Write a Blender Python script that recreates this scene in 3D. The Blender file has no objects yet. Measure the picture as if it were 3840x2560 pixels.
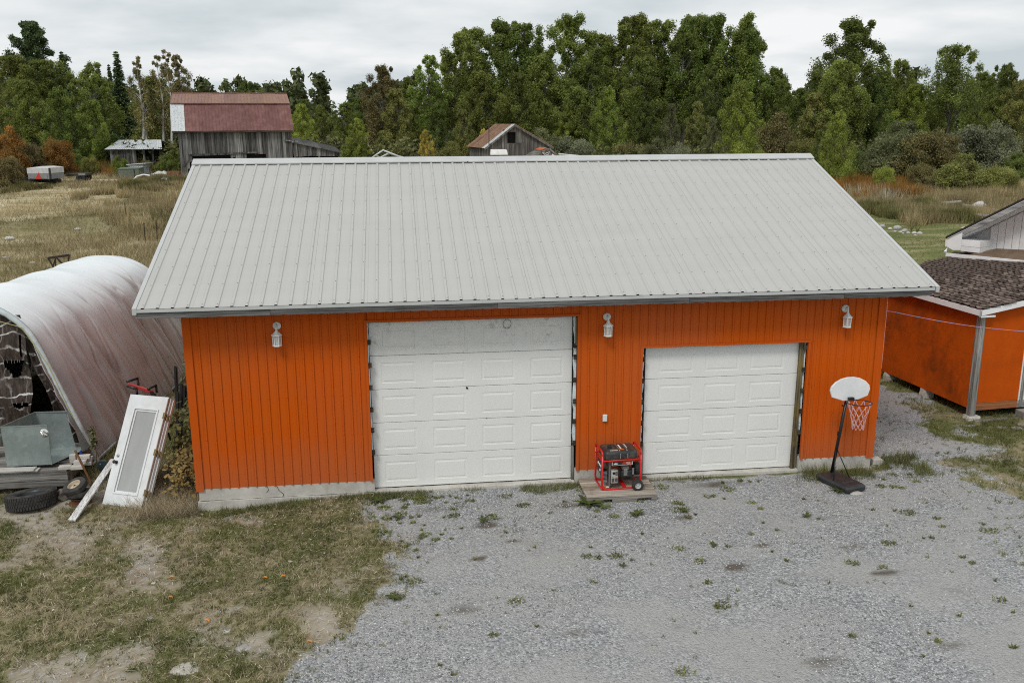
import bpy, math, random
import numpy as np
from mathutils import Vector, Matrix

random.seed(7)
rng = np.random.default_rng(7)
SC = bpy.context.scene
COL = SC.collection

# ------------------------------------------------------------------ camera
FPX = 3458.29                       # focal length in pixels of a 3840 wide frame
CAM = Vector((3.1143, -13.6088, 5.6205))
PITCH, YAW, ROLL = 0.2363, 0.1243, -0.0042
_fw = Vector((math.sin(YAW)*math.cos(PITCH), math.cos(YAW)*math.cos(PITCH), -math.sin(PITCH)))
_rt = Vector((math.cos(YAW), -math.sin(YAW), 0.0))
_up = _rt.cross(_fw)
C_R = _rt*math.cos(ROLL) + _up*math.sin(ROLL)
C_U = _up*math.cos(ROLL) - _rt*math.sin(ROLL)
C_F = _fw
cam_data = bpy.data.cameras.new('camera')
cam_data.sensor_width = 36.0
cam_data.lens = 36.0*FPX/3840.0
cam_data.clip_start = 0.1
cam_data.clip_end = 4000.0
cam = bpy.data.objects.new('camera', cam_data)
cam.matrix_world = Matrix(((C_R.x, C_U.x, -C_F.x, CAM.x), (C_R.y, C_U.y, -C_F.y, CAM.y), (C_R.z, C_U.z, -C_F.z, CAM.z), (0, 0, 0, 1)))
COL.objects.link(cam)
SC.camera = cam

# ------------------------------------------------------------------ sky and sun (overcast)
SUN_EL, SUN_AZ = math.radians(52), math.radians(215)     # azimuth measured clockwise from +y
world = bpy.data.worlds.new('World')
SC.world = world
world.use_nodes = True
wt = world.node_tree
for n in list(wt.nodes): wt.nodes.remove(n)
def wn(t, **k):
    n = wt.nodes.new(t)
    for a, b in k.items(): setattr(n, a, b)
    return n
w_out = wn('ShaderNodeOutputWorld'); w_bg = wn('ShaderNodeBackground')
w_sky = wn('ShaderNodeTexSky', sky_type='NISHITA', sun_disc=False, sun_elevation=SUN_EL, sun_rotation=SUN_AZ)
w_tc = wn('ShaderNodeTexCoord')
w_sep = wn('ShaderNodeSeparateXYZ'); wt.links.new(w_tc.outputs['Generated'], w_sep.inputs[0])
# cloud layer seen from below: direction projected on a flat cloud deck
w_zz = wn('ShaderNodeMath', operation='MAXIMUM'); w_zz.inputs[1].default_value = 0.0
wt.links.new(w_sep.outputs[2], w_zz.inputs[0])
w_za = wn('ShaderNodeMath', operation='ADD'); w_za.inputs[1].default_value = 0.16
wt.links.new(w_zz.outputs[0], w_za.inputs[0])
w_dx = wn('ShaderNodeMath', operation='DIVIDE'); w_dy = wn('ShaderNodeMath', operation='DIVIDE')
wt.links.new(w_sep.outputs[0], w_dx.inputs[0]); wt.links.new(w_za.outputs[0], w_dx.inputs[1])
wt.links.new(w_sep.outputs[1], w_dy.inputs[0]); wt.links.new(w_za.outputs[0], w_dy.inputs[1])
w_cmb = wn('ShaderNodeCombineXYZ')
wt.links.new(w_dx.outputs[0], w_cmb.inputs[0]); wt.links.new(w_dy.outputs[0], w_cmb.inputs[1])
w_n1 = wn('ShaderNodeTexNoise'); w_n1.inputs['Scale'].default_value = 0.85; w_n1.inputs['Detail'].default_value = 6; w_n1.inputs['Roughness'].default_value = 0.52
w_n2 = wn('ShaderNodeTexNoise'); w_n2.inputs['Scale'].default_value = 0.55; w_n2.inputs['Detail'].default_value = 3
wt.links.new(w_cmb.outputs[0], w_n1.inputs['Vector']); wt.links.new(w_cmb.outputs[0], w_n2.inputs['Vector'])
w_ramp = wn('ShaderNodeValToRGB')
e = w_ramp.color_ramp.elements
e[0].position = 0.36; e[0].color = (0.525, 0.585, 0.615, 1)
e[1].position = 0.62; e[1].color = (0.83, 0.84, 0.845, 1)
w_mid = e.new(0.5); w_mid.color = (0.685, 0.72, 0.735, 1)
wt.links.new(w_n1.outputs['Fac'], w_ramp.inputs[0])
w_cov = wn('ShaderNodeMapRange'); w_cov.inputs[1].default_value = 0.60; w_cov.inputs[2].default_value = 0.74; w_cov.inputs[3].default_value = 1.0; w_cov.inputs[4].default_value = 0.62
wt.links.new(w_n2.outputs['Fac'], w_cov.inputs[0])
w_sk = wn('ShaderNodeMix', data_type='RGBA', blend_type='MULTIPLY'); w_sk.inputs[0].default_value = 1.0
w_sk.inputs[7].default_value = (0.105, 0.105, 0.105, 1)
wt.links.new(w_sky.outputs[0], w_sk.inputs[6])
w_mix = wn('ShaderNodeMix', data_type='RGBA')
wt.links.new(w_cov.outputs[0], w_mix.inputs[0]); wt.links.new(w_sk.outputs[2], w_mix.inputs[6]); wt.links.new(w_ramp.outputs[0], w_mix.inputs[7])
wt.links.new(w_mix.outputs[2], w_bg.inputs[0]); w_bg.inputs[1].default_value = 1.0
wt.links.new(w_bg.outputs[0], w_out.inputs[0])

sun_d = bpy.data.lights.new('sun', 'SUN')
sun_d.energy = 1.5; sun_d.angle = math.radians(16); sun_d.color = (1.0, 0.97, 0.92)
sun = bpy.data.objects.new('sun', sun_d); COL.objects.link(sun)
_to_sun = Vector((math.sin(SUN_AZ)*math.cos(SUN_EL), math.cos(SUN_AZ)*math.cos(SUN_EL), math.sin(SUN_EL)))
sun.rotation_euler = _to_sun.to_track_quat('Z', 'Y').to_euler()
sun.location = (0, 0, 40)

SC.view_settings.view_transform = 'Standard'
SC.view_settings.look = 'None'
SC.view_settings.exposure = 0.14
SC.view_settings.gamma = 1.0
SC.view_settings.use_curve_mapping = False
SC.render.engine = 'CYCLES'
SC.cycles.filter_width = 1.1
SC.cycles.use_denoising = False
SC.cycles.max_bounces = 6
SC.cycles.diffuse_bounces = 3
SC.cycles.transparent_max_bounces = 8

# ------------------------------------------------------------------ rays of the surveyed photograph (2352 wide survey units) to places
def _ray(dx, dy):
    x, y = dx*3840/2352, dy*3840/2352
    return (C_F*FPX + C_R*(x-1920) + C_U*(1280-y)).normalized()
def at_y(dx, dy, Y):
    d = _ray(dx, dy); return CAM + d*((Y-CAM.y)/d.y)
def at_z(dx, dy, Z):
    d = _ray(dx, dy); return CAM + d*((Z-CAM.z)/d.z)
def sst(a, b, v):
    t = min(1.0, max(0.0, (v-a)/(b-a))); return t*t*(3-2*t)

# ------------------------------------------------------------------ value noise (numpy)
_perm = np.random.default_rng(3).random((256, 256))
def vnoise(x, y, scale=1.0, octaves=3, seed=0):
    x = np.asarray(x, float)*scale + seed*17.3; y = np.asarray(y, float)*scale + seed*31.7
    tot = np.zeros_like(x); amp = 1.0; s = 0.0
    for o in range(octaves):
        xi = np.floor(x).astype(int); yi = np.floor(y).astype(int)
        fx = x-xi; fy = y-yi; fx = fx*fx*(3-2*fx); fy = fy*fy*(3-2*fy)
        g = lambda a, b: _perm[a & 255, b & 255]
        v = (g(xi, yi)*(1-fx)+g(xi+1, yi)*fx)*(1-fy) + (g(xi, yi+1)*(1-fx)+g(xi+1, yi+1)*fx)*fy
        tot += v*amp; s += amp; amp *= 0.5; x = x*2.03+11.1; y = y*2.03+5.7
    return tot/s
def nsst(a, b, v):
    t = np.clip((np.asarray(v, float)-a)/(b-a), 0, 1); return t*t*(3-2*t)

# ------------------------------------------------------------------ mesh builder
class MB:
    def __init__(s): s.v = []; s.f = []; s.m = []
    def add(s, vs, fs, mi=0):
        o = len(s.v); s.v += [tuple(p) for p in vs]; s.f += [tuple(i+o for i in f) for f in fs]; s.m += [mi]*len(fs); return s
    def box(s, x0, x1, y0, y1, z0, z1, mi=0):
        return s.add([(x0,y0,z0),(x1,y0,z0),(x1,y1,z0),(x0,y1,z0),(x0,y0,z1),(x1,y0,z1),(x1,y1,z1),(x0,y1,z1)],
                     [(0,3,2,1),(4,5,6,7),(0,1,5,4),(1,2,6,5),(2,3,7,6),(3,0,4,7)], mi)
    def bar(s, a, b, w, h, up=(0,0,1), mi=0):       # box bar from a to b
        a = Vector(a); b = Vector(b); d = (b-a).normalized(); u = Vector(up)
        if abs(d.dot(u)) > .98: u = Vector((1,0,0))
        r = d.cross(u).normalized()*(w/2); t = r.cross(d).normalized()*(h/2)
        vs = [a-r-t, a+r-t, a+r+t, a-r+t, b-r-t, b+r-t, b+r+t, b-r+t]
        return s.add(vs, [(0,3,2,1),(4,5,6,7),(0,1,5,4),(1,2,6,5),(2,3,7,6),(3,0,4,7)], mi)
    def tube(s, pts, r, n=8, closed=False, mi=0, cap=True):
        pts = [Vector(p) for p in pts]; N = len(pts); rs = r if isinstance(r, (list, tuple)) else [r]*N
        rings = []; prev = None
        for i, p in enumerate(pts):
            if closed: d = (pts[(i+1) % N]-pts[i-1]).normalized()
            else: d = (pts[min(i+1, N-1)]-pts[max(i-1, 0)]).normalized()
            if prev is None:
                u = Vector((0,0,1)) if abs(d.z) < .9 else Vector((1,0,0))
                a = d.cross(u).normalized()
            else:
                a = (prev - d*prev.dot(d)).normalized()
            prev = a; b = d.cross(a)
            rings.append([p + (a*math.cos(2*math.pi*k/n)+b*math.sin(2*math.pi*k/n))*rs[i] for k in range(n)])
        vs = [q for rg in rings for q in rg]; fs = []
        for i in range(N if closed else N-1):
            j = (i+1) % N
            for k in range(n):
                fs.append((i*n+k, i*n+(k+1) % n, j*n+(k+1) % n, j*n+k))
        if not closed and cap:
            fs.append(tuple(range(n-1, -1, -1))); fs.append(tuple((N-1)*n+k for k in range(n)))
        return s.add(vs, fs, mi)
    def lathe(s, prof, n=24, c=(0,0,0), axis='z', mi=0):   # prof: (radius, height)
        vs = []; fs = []
        for (r, h) in prof:
            for k in range(n):
                a = 2*math.pi*k/n; x, y = r*math.cos(a), r*math.sin(a)
                p = (x, y, h) if axis == 'z' else ((x, h, y) if axis == 'y' else (h, x, y))
                vs.append((p[0]+c[0], p[1]+c[1], p[2]+c[2]))
        for i in range(len(prof)-1):
            for k in range(n):
                fs.append((i*n+k, i*n+(k+1) % n, (i+1)*n+(k+1) % n, (i+1)*n+k))
        return s.add(vs, fs, mi)
    def prism(s, poly, y0, y1, mi=0, axis='y'):     # polygon in xz extruded along y (or given axis)
        n = len(poly)
        if axis == 'y': A = [(x, y0, z) for x, z in poly]; B = [(x, y1, z) for x, z in poly]
        elif axis == 'z': A = [(x, z, y0) for x, z in poly]; B = [(x, z, y1) for x, z in poly]
        else: A = [(y0, x, z) for x, z in poly]; B = [(y1, x, z) for x, z in poly]
        fs = [tuple(range(n)), tuple(range(2*n-1, n-1, -1))]
        fs += [(i, i+n, (i+1) % n+n, (i+1) % n) for i in range(n)]
        return s.add(A+B, fs, mi)
    def xform(s, fn): s.v = [tuple(fn(Vector(p))) for p in s.v]; return s
    def mesh(s, name, mats, smooth=False, bevel=0):
        me = bpy.data.meshes.new(name); me.from_pydata(s.v, [], s.f)
        for m in (mats if isinstance(mats, (list, tuple)) else [mats]): me.materials.append(m)
        if isinstance(mats, (list, tuple)) and len(mats) > 1:
            me.polygons.foreach_set('material_index', s.m)
        if smooth: me.polygons.foreach_set('use_smooth', [True]*len(s.f))
        me.update()
        return me
    def build(s, name, mats, parent=None, smooth=False, bevel=0, loc=None, kind=None, label=None):
        o = bpy.data.objects.new(name, s.mesh(name, mats, smooth)); COL.objects.link(o)
        if parent is not None: o.parent = parent
        if loc is not None: o.location = loc
        if bevel:
            b = o.modifiers.new('bevel', 'BEVEL'); b.width = bevel; b.segments = 2; b.limit_method = 'ANGLE'
        if kind: o['kind'] = kind
        if label: o['label'] = label
        return o
def link_mesh(name, me, parent=None, loc=(0,0,0), rot=None, scale=None, kind=None):
    o = bpy.data.objects.new(name, me); COL.objects.link(o)
    if parent is not None: o.parent = parent
    o.location = loc
    if rot is not None: o.rotation_euler = rot
    if scale is not None: o.scale = scale
    if kind: o['kind'] = kind
    return o
def tag(o, label=None, cat=None, group=None, kind=None):
    if label: o['label'] = label
    if cat: o['category'] = cat
    if group: o['group'] = group
    if kind: o['kind'] = kind
    return o
def thing(name, label, cat, loc=(0,0,0), rz=0.0, group=None):
    o = bpy.data.objects.new(name, None); COL.objects.link(o)
    o.empty_display_size = 0.2
    o.location = loc; o.rotation_euler = (0, 0, rz)
    return tag(o, label, cat, group)
def copy_tree(o, parent=None):
    c = o.copy(); COL.objects.link(c); c.parent = parent
    for ch in o.children: copy_tree(ch, c)
    return c
def np_mesh(name, V, F, mat, smooth=False):
    V = np.asarray(V, np.float32).reshape(-1, 3); F = np.asarray(F, np.int32); k = F.shape[1]
    me = bpy.data.meshes.new(name)
    me.vertices.add(len(V)); me.vertices.foreach_set('co', V.ravel())
    me.loops.add(F.size); me.loops.foreach_set('vertex_index', F.ravel())
    me.polygons.add(len(F)); me.polygons.foreach_set('loop_start', np.arange(0, F.size, k, dtype=np.int32))
    me.polygons.foreach_set('loop_total', np.full(len(F), k, np.int32))
    if smooth: me.polygons.foreach_set('use_smooth', np.ones(len(F), bool))
    me.materials.append(mat)
    me.update(calc_edges=True)
    return me

# ------------------------------------------------------------------ materials
def ramp_set(r, stops):
    el = r.color_ramp.elements
    while len(el) > 2: el.remove(el[-1])
    for i, (p, c) in enumerate(stops):
        x = el[i] if i < 2 else el.new(p)
        x.position = p; x.color = (c[0], c[1], c[2], 1)
class NT:
    def __init__(s, name):
        s.mat = bpy.data.materials.new(name); s.mat.use_nodes = True; s.t = s.mat.node_tree
        for n in list(s.t.nodes): s.t.nodes.remove(n)
        s.out = s.t.nodes.new('ShaderNodeOutputMaterial')
    def n(s, t, ins=None, **k):
        x = s.t.nodes.new(t)
        for a, b in k.items(): setattr(x, a, b)
        if ins:
            for a, b in ins.items():
                if hasattr(b, 'is_output') or isinstance(b, bpy.types.NodeSocket): s.t.links.new(b, x.inputs[a])
                else: x.inputs[a].default_value = b
        return x
    def coord(s, scale=(1,1,1), rnd=False, space='Object'):
        tc = s.n('ShaderNodeTexCoord')
        v = tc.outputs[space]
        if rnd:
            oi = s.n('ShaderNodeObjectInfo'); m = s.n('ShaderNodeMath', {0: oi.outputs['Random'], 1: 83.0}, operation='MULTIPLY')
            v = s.n('ShaderNodeVectorMath', {0: v, 1: m.outputs[0]}, operation='ADD').outputs[0]
        return s.n('ShaderNodeMapping', {'Vector': v, 'Scale': scale}).outputs[0]
    def noise(s, v, scale=5, detail=4, rough=.55, dist=0):
        return s.n('ShaderNodeTexNoise', {'Vector': v, 'Scale': scale, 'Detail': detail, 'Roughness': rough, 'Distortion': dist}).outputs['Fac']
    def ramp(s, f, stops):
        r = s.n('ShaderNodeValToRGB', {0: f}); ramp_set(r, stops); return r.outputs[0]
    def mix(s, f, a, b, blend='MIX'):
        m = s.n('ShaderNodeMix', data_type='RGBA', blend_type=blend)
        for i, x in ((0, f), (6, a), (7, b)):
            if isinstance(x, bpy.types.NodeSocket): s.t.links.new(x, m.inputs[i])
            elif i == 0: m.inputs[0].default_value = x
            else: m.inputs[i].default_value = (x[0], x[1], x[2], 1)
        return m.outputs[2]
    def math(s, op, a, b=0.0):
        return s.n('ShaderNodeMath', {0: a, 1: b}, operation=op).outputs[0]
    def mrange(s, v, a, b, c=0.0, d=1.0):
        return s.n('ShaderNodeMapRange', {0: v, 1: a, 2: b, 3: c, 4: d}).outputs[0]
    def bsdf(s, col, rough=.8, metallic=0, spec=.4, bump=None, bstr=.3, bdist=.01, **k):
        b = s.n('ShaderNodeBsdfPrincipled')
        for key, x in (('Base Color', col), ('Roughness', rough), ('Metallic', metallic), ('Specular IOR Level', spec)):
            if isinstance(x, bpy.types.NodeSocket): s.t.links.new(x, b.inputs[key])
            elif key == 'Base Color': b.inputs[key].default_value = (x[0], x[1], x[2], 1)
            else: b.inputs[key].default_value = x
        for key, x in k.items(): b.inputs[key.replace('_', ' ')].default_value = x
        if bump is not None:
            bm = s.n('ShaderNodeBump', {'Height': bump, 'Strength': bstr, 'Distance': bdist}); s.t.links.new(bm.outputs[0], b.inputs['Normal'])
        s.t.links.new(b.outputs[0], s.out.inputs[0]); s.b = b
        return s.mat
def M(name, col, rough=.7, col2=None, scale=6.0, stretch=(1,1,1), lo=.35, hi=.65, metallic=0, spec=.4, bump=0.0, bscale=None, rnd=True, island=0.0, orand=0.0, dirt=None, dirt_scale=2.0, dirt_amt=.5, detail=5):
    t = NT(name)
    v = t.coord(stretch, rnd)
    f = t.noise(v, scale, detail)
    c = t.ramp(f, [(lo, col), (hi, col2 or tuple(x*.82 for x in col))])
    if dirt:
        df = t.noise(t.coord((1,1,1), rnd), dirt_scale, 6, .65)
        c = t.mix(t.mrange(df, .48, .72, 0, dirt_amt), c, dirt)
    if island or orand:
        src = t.n('ShaderNodeNewGeometry').outputs['Random Per Island'] if island else t.n('ShaderNodeObjectInfo').outputs['Random']
        a = island or orand
        k = t.mrange(src, 0, 1, 1-a, 1+a)
        hv = t.n('ShaderNodeHueSaturation', {'Value': k, 'Color': c}); c = hv.outputs[0]
    b = None
    if bump: b = t.noise(t.coord(stretch, rnd), bscale or scale*3, 4)
    return t.bsdf(c, rough, metallic, spec, b, bump, .02)
# ------------------------------------------------------------------ terrain
def gh(x, y):
    x = np.asarray(x, float); y = np.asarray(y, float)
    z = -0.05 - 0.13*nsst(2.6, 0.0, x) - 0.07*nsst(0.0, -2.6, x)
    left = nsst(16, -4, x)
    hill = 1.75*nsst(11, 60, y)*(0.35+0.65*left) + 1.2*nsst(60, 170, y)
    bump = (vnoise(x, y, .16, 3, 2)-.5)*.55*nsst(12, 26, y)*nsst(220, 60, y)
    berm = 0.40*np.exp(-((y-(27+0.35*x))/1.8)**2)*left + 0.45*np.exp(-((y-(38+0.3*x))/2.2)**2)*left + .25*np.exp(-((y-(20+0.3*x))/1.3)**2)*left
    fine = (vnoise(x, y, 1.7, 3, 5)-.5)*.05
    keep = nsst(0.0, 0.5, np.maximum(np.maximum(-x-.3, x-11.1), np.maximum(-y-.25, y-9)))   # level next to the slab
    far = 8.0*nsst(200, 900, np.hypot(x, y))*0
    return z + hill + bump + berm*nsst(12, 20, y) + fine*keep + far
def ghs(x, y): return float(gh(np.array([x]), np.array([y]))[0])
def on_ground(dx, dy):
    d = _ray(dx, dy); t = 4.0; last = t
    while t < 900:
        p = CAM + d*t
        if p.z < ghs(p.x, p.y): break
        last = t; t *= 1.02
    for _ in range(18):
        m = (last+t)/2; p = CAM + d*m
        if p.z < ghs(p.x, p.y): t = m
        else: last = m
    p = CAM + d*t; p.z = ghs(p.x, p.y); return p

# edge of the gravel yard on its left side: x as a function of y
_edge = sorted([(at_z(a, b, -.08).y, at_z(a, b, -.08).x) for a, b in ((858,1128),(846,1165),(852,1215),(866,1270),(872,1330),(838,1385),(800,1420),(745,1470),(712,1500),(690,1568))])
_ey = np.array([-60.0]+[q[0] for q in _edge]+[.6, 2.0, 9, 60]); _ex = np.array([_edge[0][1]-2.0]+[q[1] for q in _edge]+[2.7, 2.7, 2.7, 2.7])
def m_gravel(x, y):
    x = np.asarray(x, float); y = np.asarray(y, float)
    xb = np.interp(y, _ey, _ex)
    n = (vnoise(x, y, 1.1, 4, 9)-.5)*1.1; nf = (vnoise(x, y, 4.2, 4, 10)-.5)*1.3
    a = nsst(-.38, .38, x-xb+n*.75+nf*.55)
    right = nsst(-.3, .3, (12.9+.35*y - x) + n*2.3 + 1.2*nsst(-1.5, -4.0, y) + 40*nsst(-2.2, -5, y))     # grass on the right margin
    back = nsst(.5, -.5, y-4.2+n*3.0)
    wall = nsst(-.04, .22, -y+n*.45+.02) + nsst(11.05, 11.3, x)
    return np.clip(a*right*back*np.clip(wall, 0, 1), 0, 1)
def m_bare(x, y):          # worn bare patches inside the lawn
    x = np.asarray(x, float); y = np.asarray(y, float)
    n = vnoise(x, y*1.15, .75, 4, 21)
    n2 = vnoise(x+.4*y, y, 2.4, 3, 22)
    return nsst(.52, .66, .66*n+.34*n2 + .09*nsst(-2.6, -5.5, y))
def m_green(x, y):
    n = vnoise(np.asarray(x, float), np.asarray(y, float), .9, 4, 31)
    return .12+.88*nsst(.33, .62, .62*n+.38*vnoise(np.asarray(x, float), np.asarray(y, float), 3.3, 3, 33))
def m_lawn_right(x, y):
    x = np.asarray(x, float); y = np.asarray(y, float)
    return nsst(11.2, 11.8, x)*nsst(2.5, 5.5, y)*nsst(43, 33, y-0.12*(x-28))

xs = np.unique(np.concatenate([-np.geomspace(8, 2500, 46), np.arange(-8, 18.01, .11), np.geomspace(18, 2500, 60)]))
ys = np.unique(np.concatenate([-np.geomspace(8, 1200, 26), np.arange(-8, 5.01, .11), np.arange(5, 75, .6), np.geomspace(75, 2800, 46)]))
GX, GY = np.meshgrid(xs, ys)
GZ = gh(GX, GY)
nx, ny = len(xs), len(ys)
ii = (np.arange(ny-1)[:, None]*nx + np.arange(nx-1)[None, :]).ravel()
F = np.stack([ii, ii+1, ii+1+nx, ii+nx], 1)
V = np.stack([GX.ravel(), GY.ravel(), GZ.ravel()], 1)

t = NT('ground_surface')
co = t.coord((1,1,1))
A = lambda nm: t.n('ShaderNodeAttribute', attribute_name=nm).outputs['Fac']
fine = t.noise(co, 9, 5, .65); med = t.noise(co, 2.2, 5, .6)
vor = t.n('ShaderNodeTexVoronoi', {'Vector': co, 'Scale': 46.0}); vcol = vor.outputs['Color']; vd = vor.outputs['Distance']
vsep = t.n('ShaderNodeSeparateColor', {0: vcol}).outputs[0]
gcol = t.ramp(vsep, [(0.0, (.175,.18,.185)), (.35, (.28,.286,.292)), (.75, (.378,.383,.387)), (1.0, (.53,.53,.52))])
dust = t.mrange(t.noise(t.coord((1,1.3,1)), .55, 6, .62), .42, .60, 0, .8)
gcol = t.mix(dust, gcol, (.37,.365,.352))
damp = t.mrange(t.noise(t.coord((1,1.6,1)), 1.15, 5, .62), .62, .76, 0, .45)
gcol = t.mix(damp, gcol, (.20,.19,.175))
soil = t.ramp(med, [(.3, (.205,.165,.118)), (.55, (.30,.26,.20)), (.75, (.40,.365,.30))])
grass = t.mix(A('green'), t.ramp(fine, [(.3, (.20,.165,.10)), (.7, (.33,.28,.175))]), t.ramp(fine, [(.3, (.070,.085,.030)), (.7, (.15,.155,.06))]))
lawn = t.mix(A('bare'), grass, t.mix(t.mrange(fine, .50, .66, 0, .7), soil, gcol))
field = t.ramp(t.noise(t.coord((.5,1.5,1)), .55, 6, .6), [(.30, (.13,.105,.05)), (.42, (.29,.235,.13)), (.52, (.50,.43,.28)), (.68, (.62,.55,.39))])
field = t.mix(t.mrange(t.noise(co, .18, 4), .5, .68, 0, .55), field, (.15,.15,.055))
cut = t.ramp(t.noise(t.coord((.7,2.2,1)), .5, 5), [(.33, (.095,.118,.034)), (.5, (.155,.160,.060)), (.66, (.27,.245,.125))])
c = t.mix(A('field'), lawn, field)
c = t.mix(A('cut'), c, cut)
gm = t.mrange(t.math('ADD', A('gravel'), t.math('MULTIPLY', t.math('SUBTRACT', fine, .5), .7)), .40, .60)
gcol = t.mix(t.mrange(A('stain'), .10, .5, 0, .9), gcol, (.105,.085,.065))
c = t.mix(t.math('MULTIPLY', A('berm'), .75), c, t.ramp(fine, [(.3, (.10,.09,.035)), (.7, (.21,.185,.085))]))
c = t.mix(gm, c, gcol)
hgt = t.math('ADD', t.math('MULTIPLY', vd, t.math('MULTIPLY', gm, -.9)), t.math('MULTIPLY', fine, .8))
ground_mat = t.bsdf(c, .95, 0, .15, hgt, .75, .03)
gme = np_mesh('ground', V, F, ground_mat, True)
fl = nsst(9.5, 13, GY)*nsst(14, 6, GX) + nsst(12, 40, GY)*nsst(4, 8, GX)
fl = np.clip(np.maximum(fl, nsst(-5, -9, GX)*nsst(6, 11, GY)), 0, 1)*(1-m_lawn_right(GX, GY))
ST = np.zeros_like(GX)
for dx, dy, rx, ry, k in ((1690,1303,.16,.10,.9),(2032,1318,.22,.07,.75),(1120,1204,.18,.09,.9),(1190,1215,.14,.06,.7),(1100,1283,.09,.07,.9),(1300,1160,.20,.09,.85),(1065,1400,.22,.13,.45),(1010,1168,.5,.10,.35),(1895,1520,.3,.12,.4),(1330,1450,.25,.12,.3),(1960,1255,.3,.12,.35),(1560,1190,.15,.10,.5),(1750,1250,.12,.07,.6),(2180,1480,.25,.1,.35),(1560,1440,.2,.1,.3),(1890,1190,.3,.08,.3),(1640,1112,.5,.09,.6),(1420,1150,.4,.06,.5),(1180,1240,.12,.05,.8),(880,1300,.2,.1,.5)):
    p_ = at_z(dx, dy, -.05); ST = np.maximum(ST, k*np.exp(-((GX-p_.x)/rx)**2-((GY-p_.y)/ry)**2)*(.45+1.1*vnoise(GX, GY, 9, 3, 55)))
RO = nsst(-15.0, -10.5, GX+(vnoise(GX, GY, .25, 3, 58)-.5)*6)*nsst(11, 14, GY)*nsst(60, 45, GY)*nsst(8, 3, GX)*(.35+.65*vnoise(GX, GY, .9, 3, 59))
BE = np.clip(.75*RO+np.exp(-((GY-(27+.35*GX))/2.0)**2)+np.exp(-((GY-(38+.3*GX))/2.4)**2)+.8*np.exp(-((GY-(20+.3*GX))/1.4)**2), 0, 1)*nsst(14, 4, GX)*nsst(11, 14, GY)*nsst(.30, .55, vnoise(GX, GY, .3, 3, 56))
for nm, arr in (('stain', ST), ('berm', BE), ('gravel', m_gravel(GX, GY)), ('bare', m_bare(GX, GY)), ('green', m_green(GX, GY)), ('field', fl), ('cut', m_lawn_right(GX, GY))):
    at = gme.attributes.new(nm, 'FLOAT', 'POINT'); at.data.foreach_set('value', arr.ravel().astype(np.float32))
ground = bpy.data.objects.new('ground', gme); COL.objects.link(ground); tag(ground, 'gravel yard, worn lawn and rising dry hay field', kind='structure')

# ------------------------------------------------------------------ ground cover (uncountable)
def blades(name, P, h, w, lean, mat, label, tri=True):
    N = len(P); az = rng.random(N)*2*np.pi; la = rng.random(N)*2*np.pi
    d = np.stack([np.cos(az), np.sin(az), np.zeros(N)], 1)*(w/2)[:, None]
    tip = np.stack([np.cos(la)*lean*h, np.sin(la)*lean*h, h*np.sqrt(np.clip(1-lean**2*.6, .1, 1))], 1)
    V = np.stack([P-d, P+d, P+tip], 1).reshape(-1, 3)
    me = np_mesh(name, V, np.arange(3*N).reshape(-1, 3), mat)
    o = bpy.data.objects.new(name, me); COL.objects.link(o); tag(o, label, kind='stuff'); return o
def leafmat(name, a, b, rough=.7, trans=.25, orand=.0, hue=.0, scale=.35):
    t = NT(name)
    g = t.n('ShaderNodeNewGeometry').outputs['Random Per Island']
    c = t.ramp(g, [(0.0, a), (1.0, b)])
    big = t.noise(t.coord((1,1,1), True), scale, 3)
    c = t.n('ShaderNodeHueSaturation', {'Value': t.mrange(big, .3, .7, .62, 1.42), 'Color': c}).outputs[0]
    if orand or hue:
        oi = t.n('ShaderNodeObjectInfo').outputs['Random']
        c = t.n('ShaderNodeHueSaturation', {'Hue': t.mrange(oi, 0, 1, .5-hue, .5+hue), 'Value': t.mrange(t.math('FRACT', t.math('MULTIPLY', oi, 7.31)), 0, 1, 1-orand, 1+orand), 'Color': c}).outputs[0]
    b_ = t.n('ShaderNodeBsdfPrincipled'); b_.inputs['Roughness'].default_value = rough; b_.inputs['Specular IOR Level'].default_value = .25
    t.t.links.new(c, b_.inputs['Base Color'])
    tr = t.n('ShaderNodeBsdfTranslucent'); t.t.links.new(c, tr.inputs[0])
    mx = t.n('ShaderNodeMixShader'); mx.inputs[0].default_value = trans
    t.t.links.new(b_.outputs[0], mx.inputs[1]); t.t.links.new(tr.outputs[0], mx.inputs[2]); t.t.links.new(mx.outputs[0], t.out.inputs[0])
    return t.mat
MT_green = leafmat('short_green_grass', (.080,.098,.026), (.245,.24,.09), scale=1.5)
MT_straw = leafmat('dry_straw', (.20,.16,.095), (.54,.46,.32), scale=1.5)
MT_field = leafmat('hay_field_grass', (.24,.19,.10), (.60,.50,.32), scale=.3)
MT_fieldg = leafmat('field_green', (.085,.095,.034), (.25,.225,.09), scale=.3)

def sample(n, x0, x1, y0, y1, dens):
    x = rng.uniform(x0, x1, n); y = rng.uniform(y0, y1, n)
    k = rng.random(n) < dens(x, y)
    x, y = x[k], y[k]
    return np.stack([x, y, gh(x, y)], 1)
def slab(x, y): return ((np.asarray(x) > -.03) & (np.asarray(x) < 10.86) & (np.asarray(y) > -.03)).astype(float)
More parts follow.
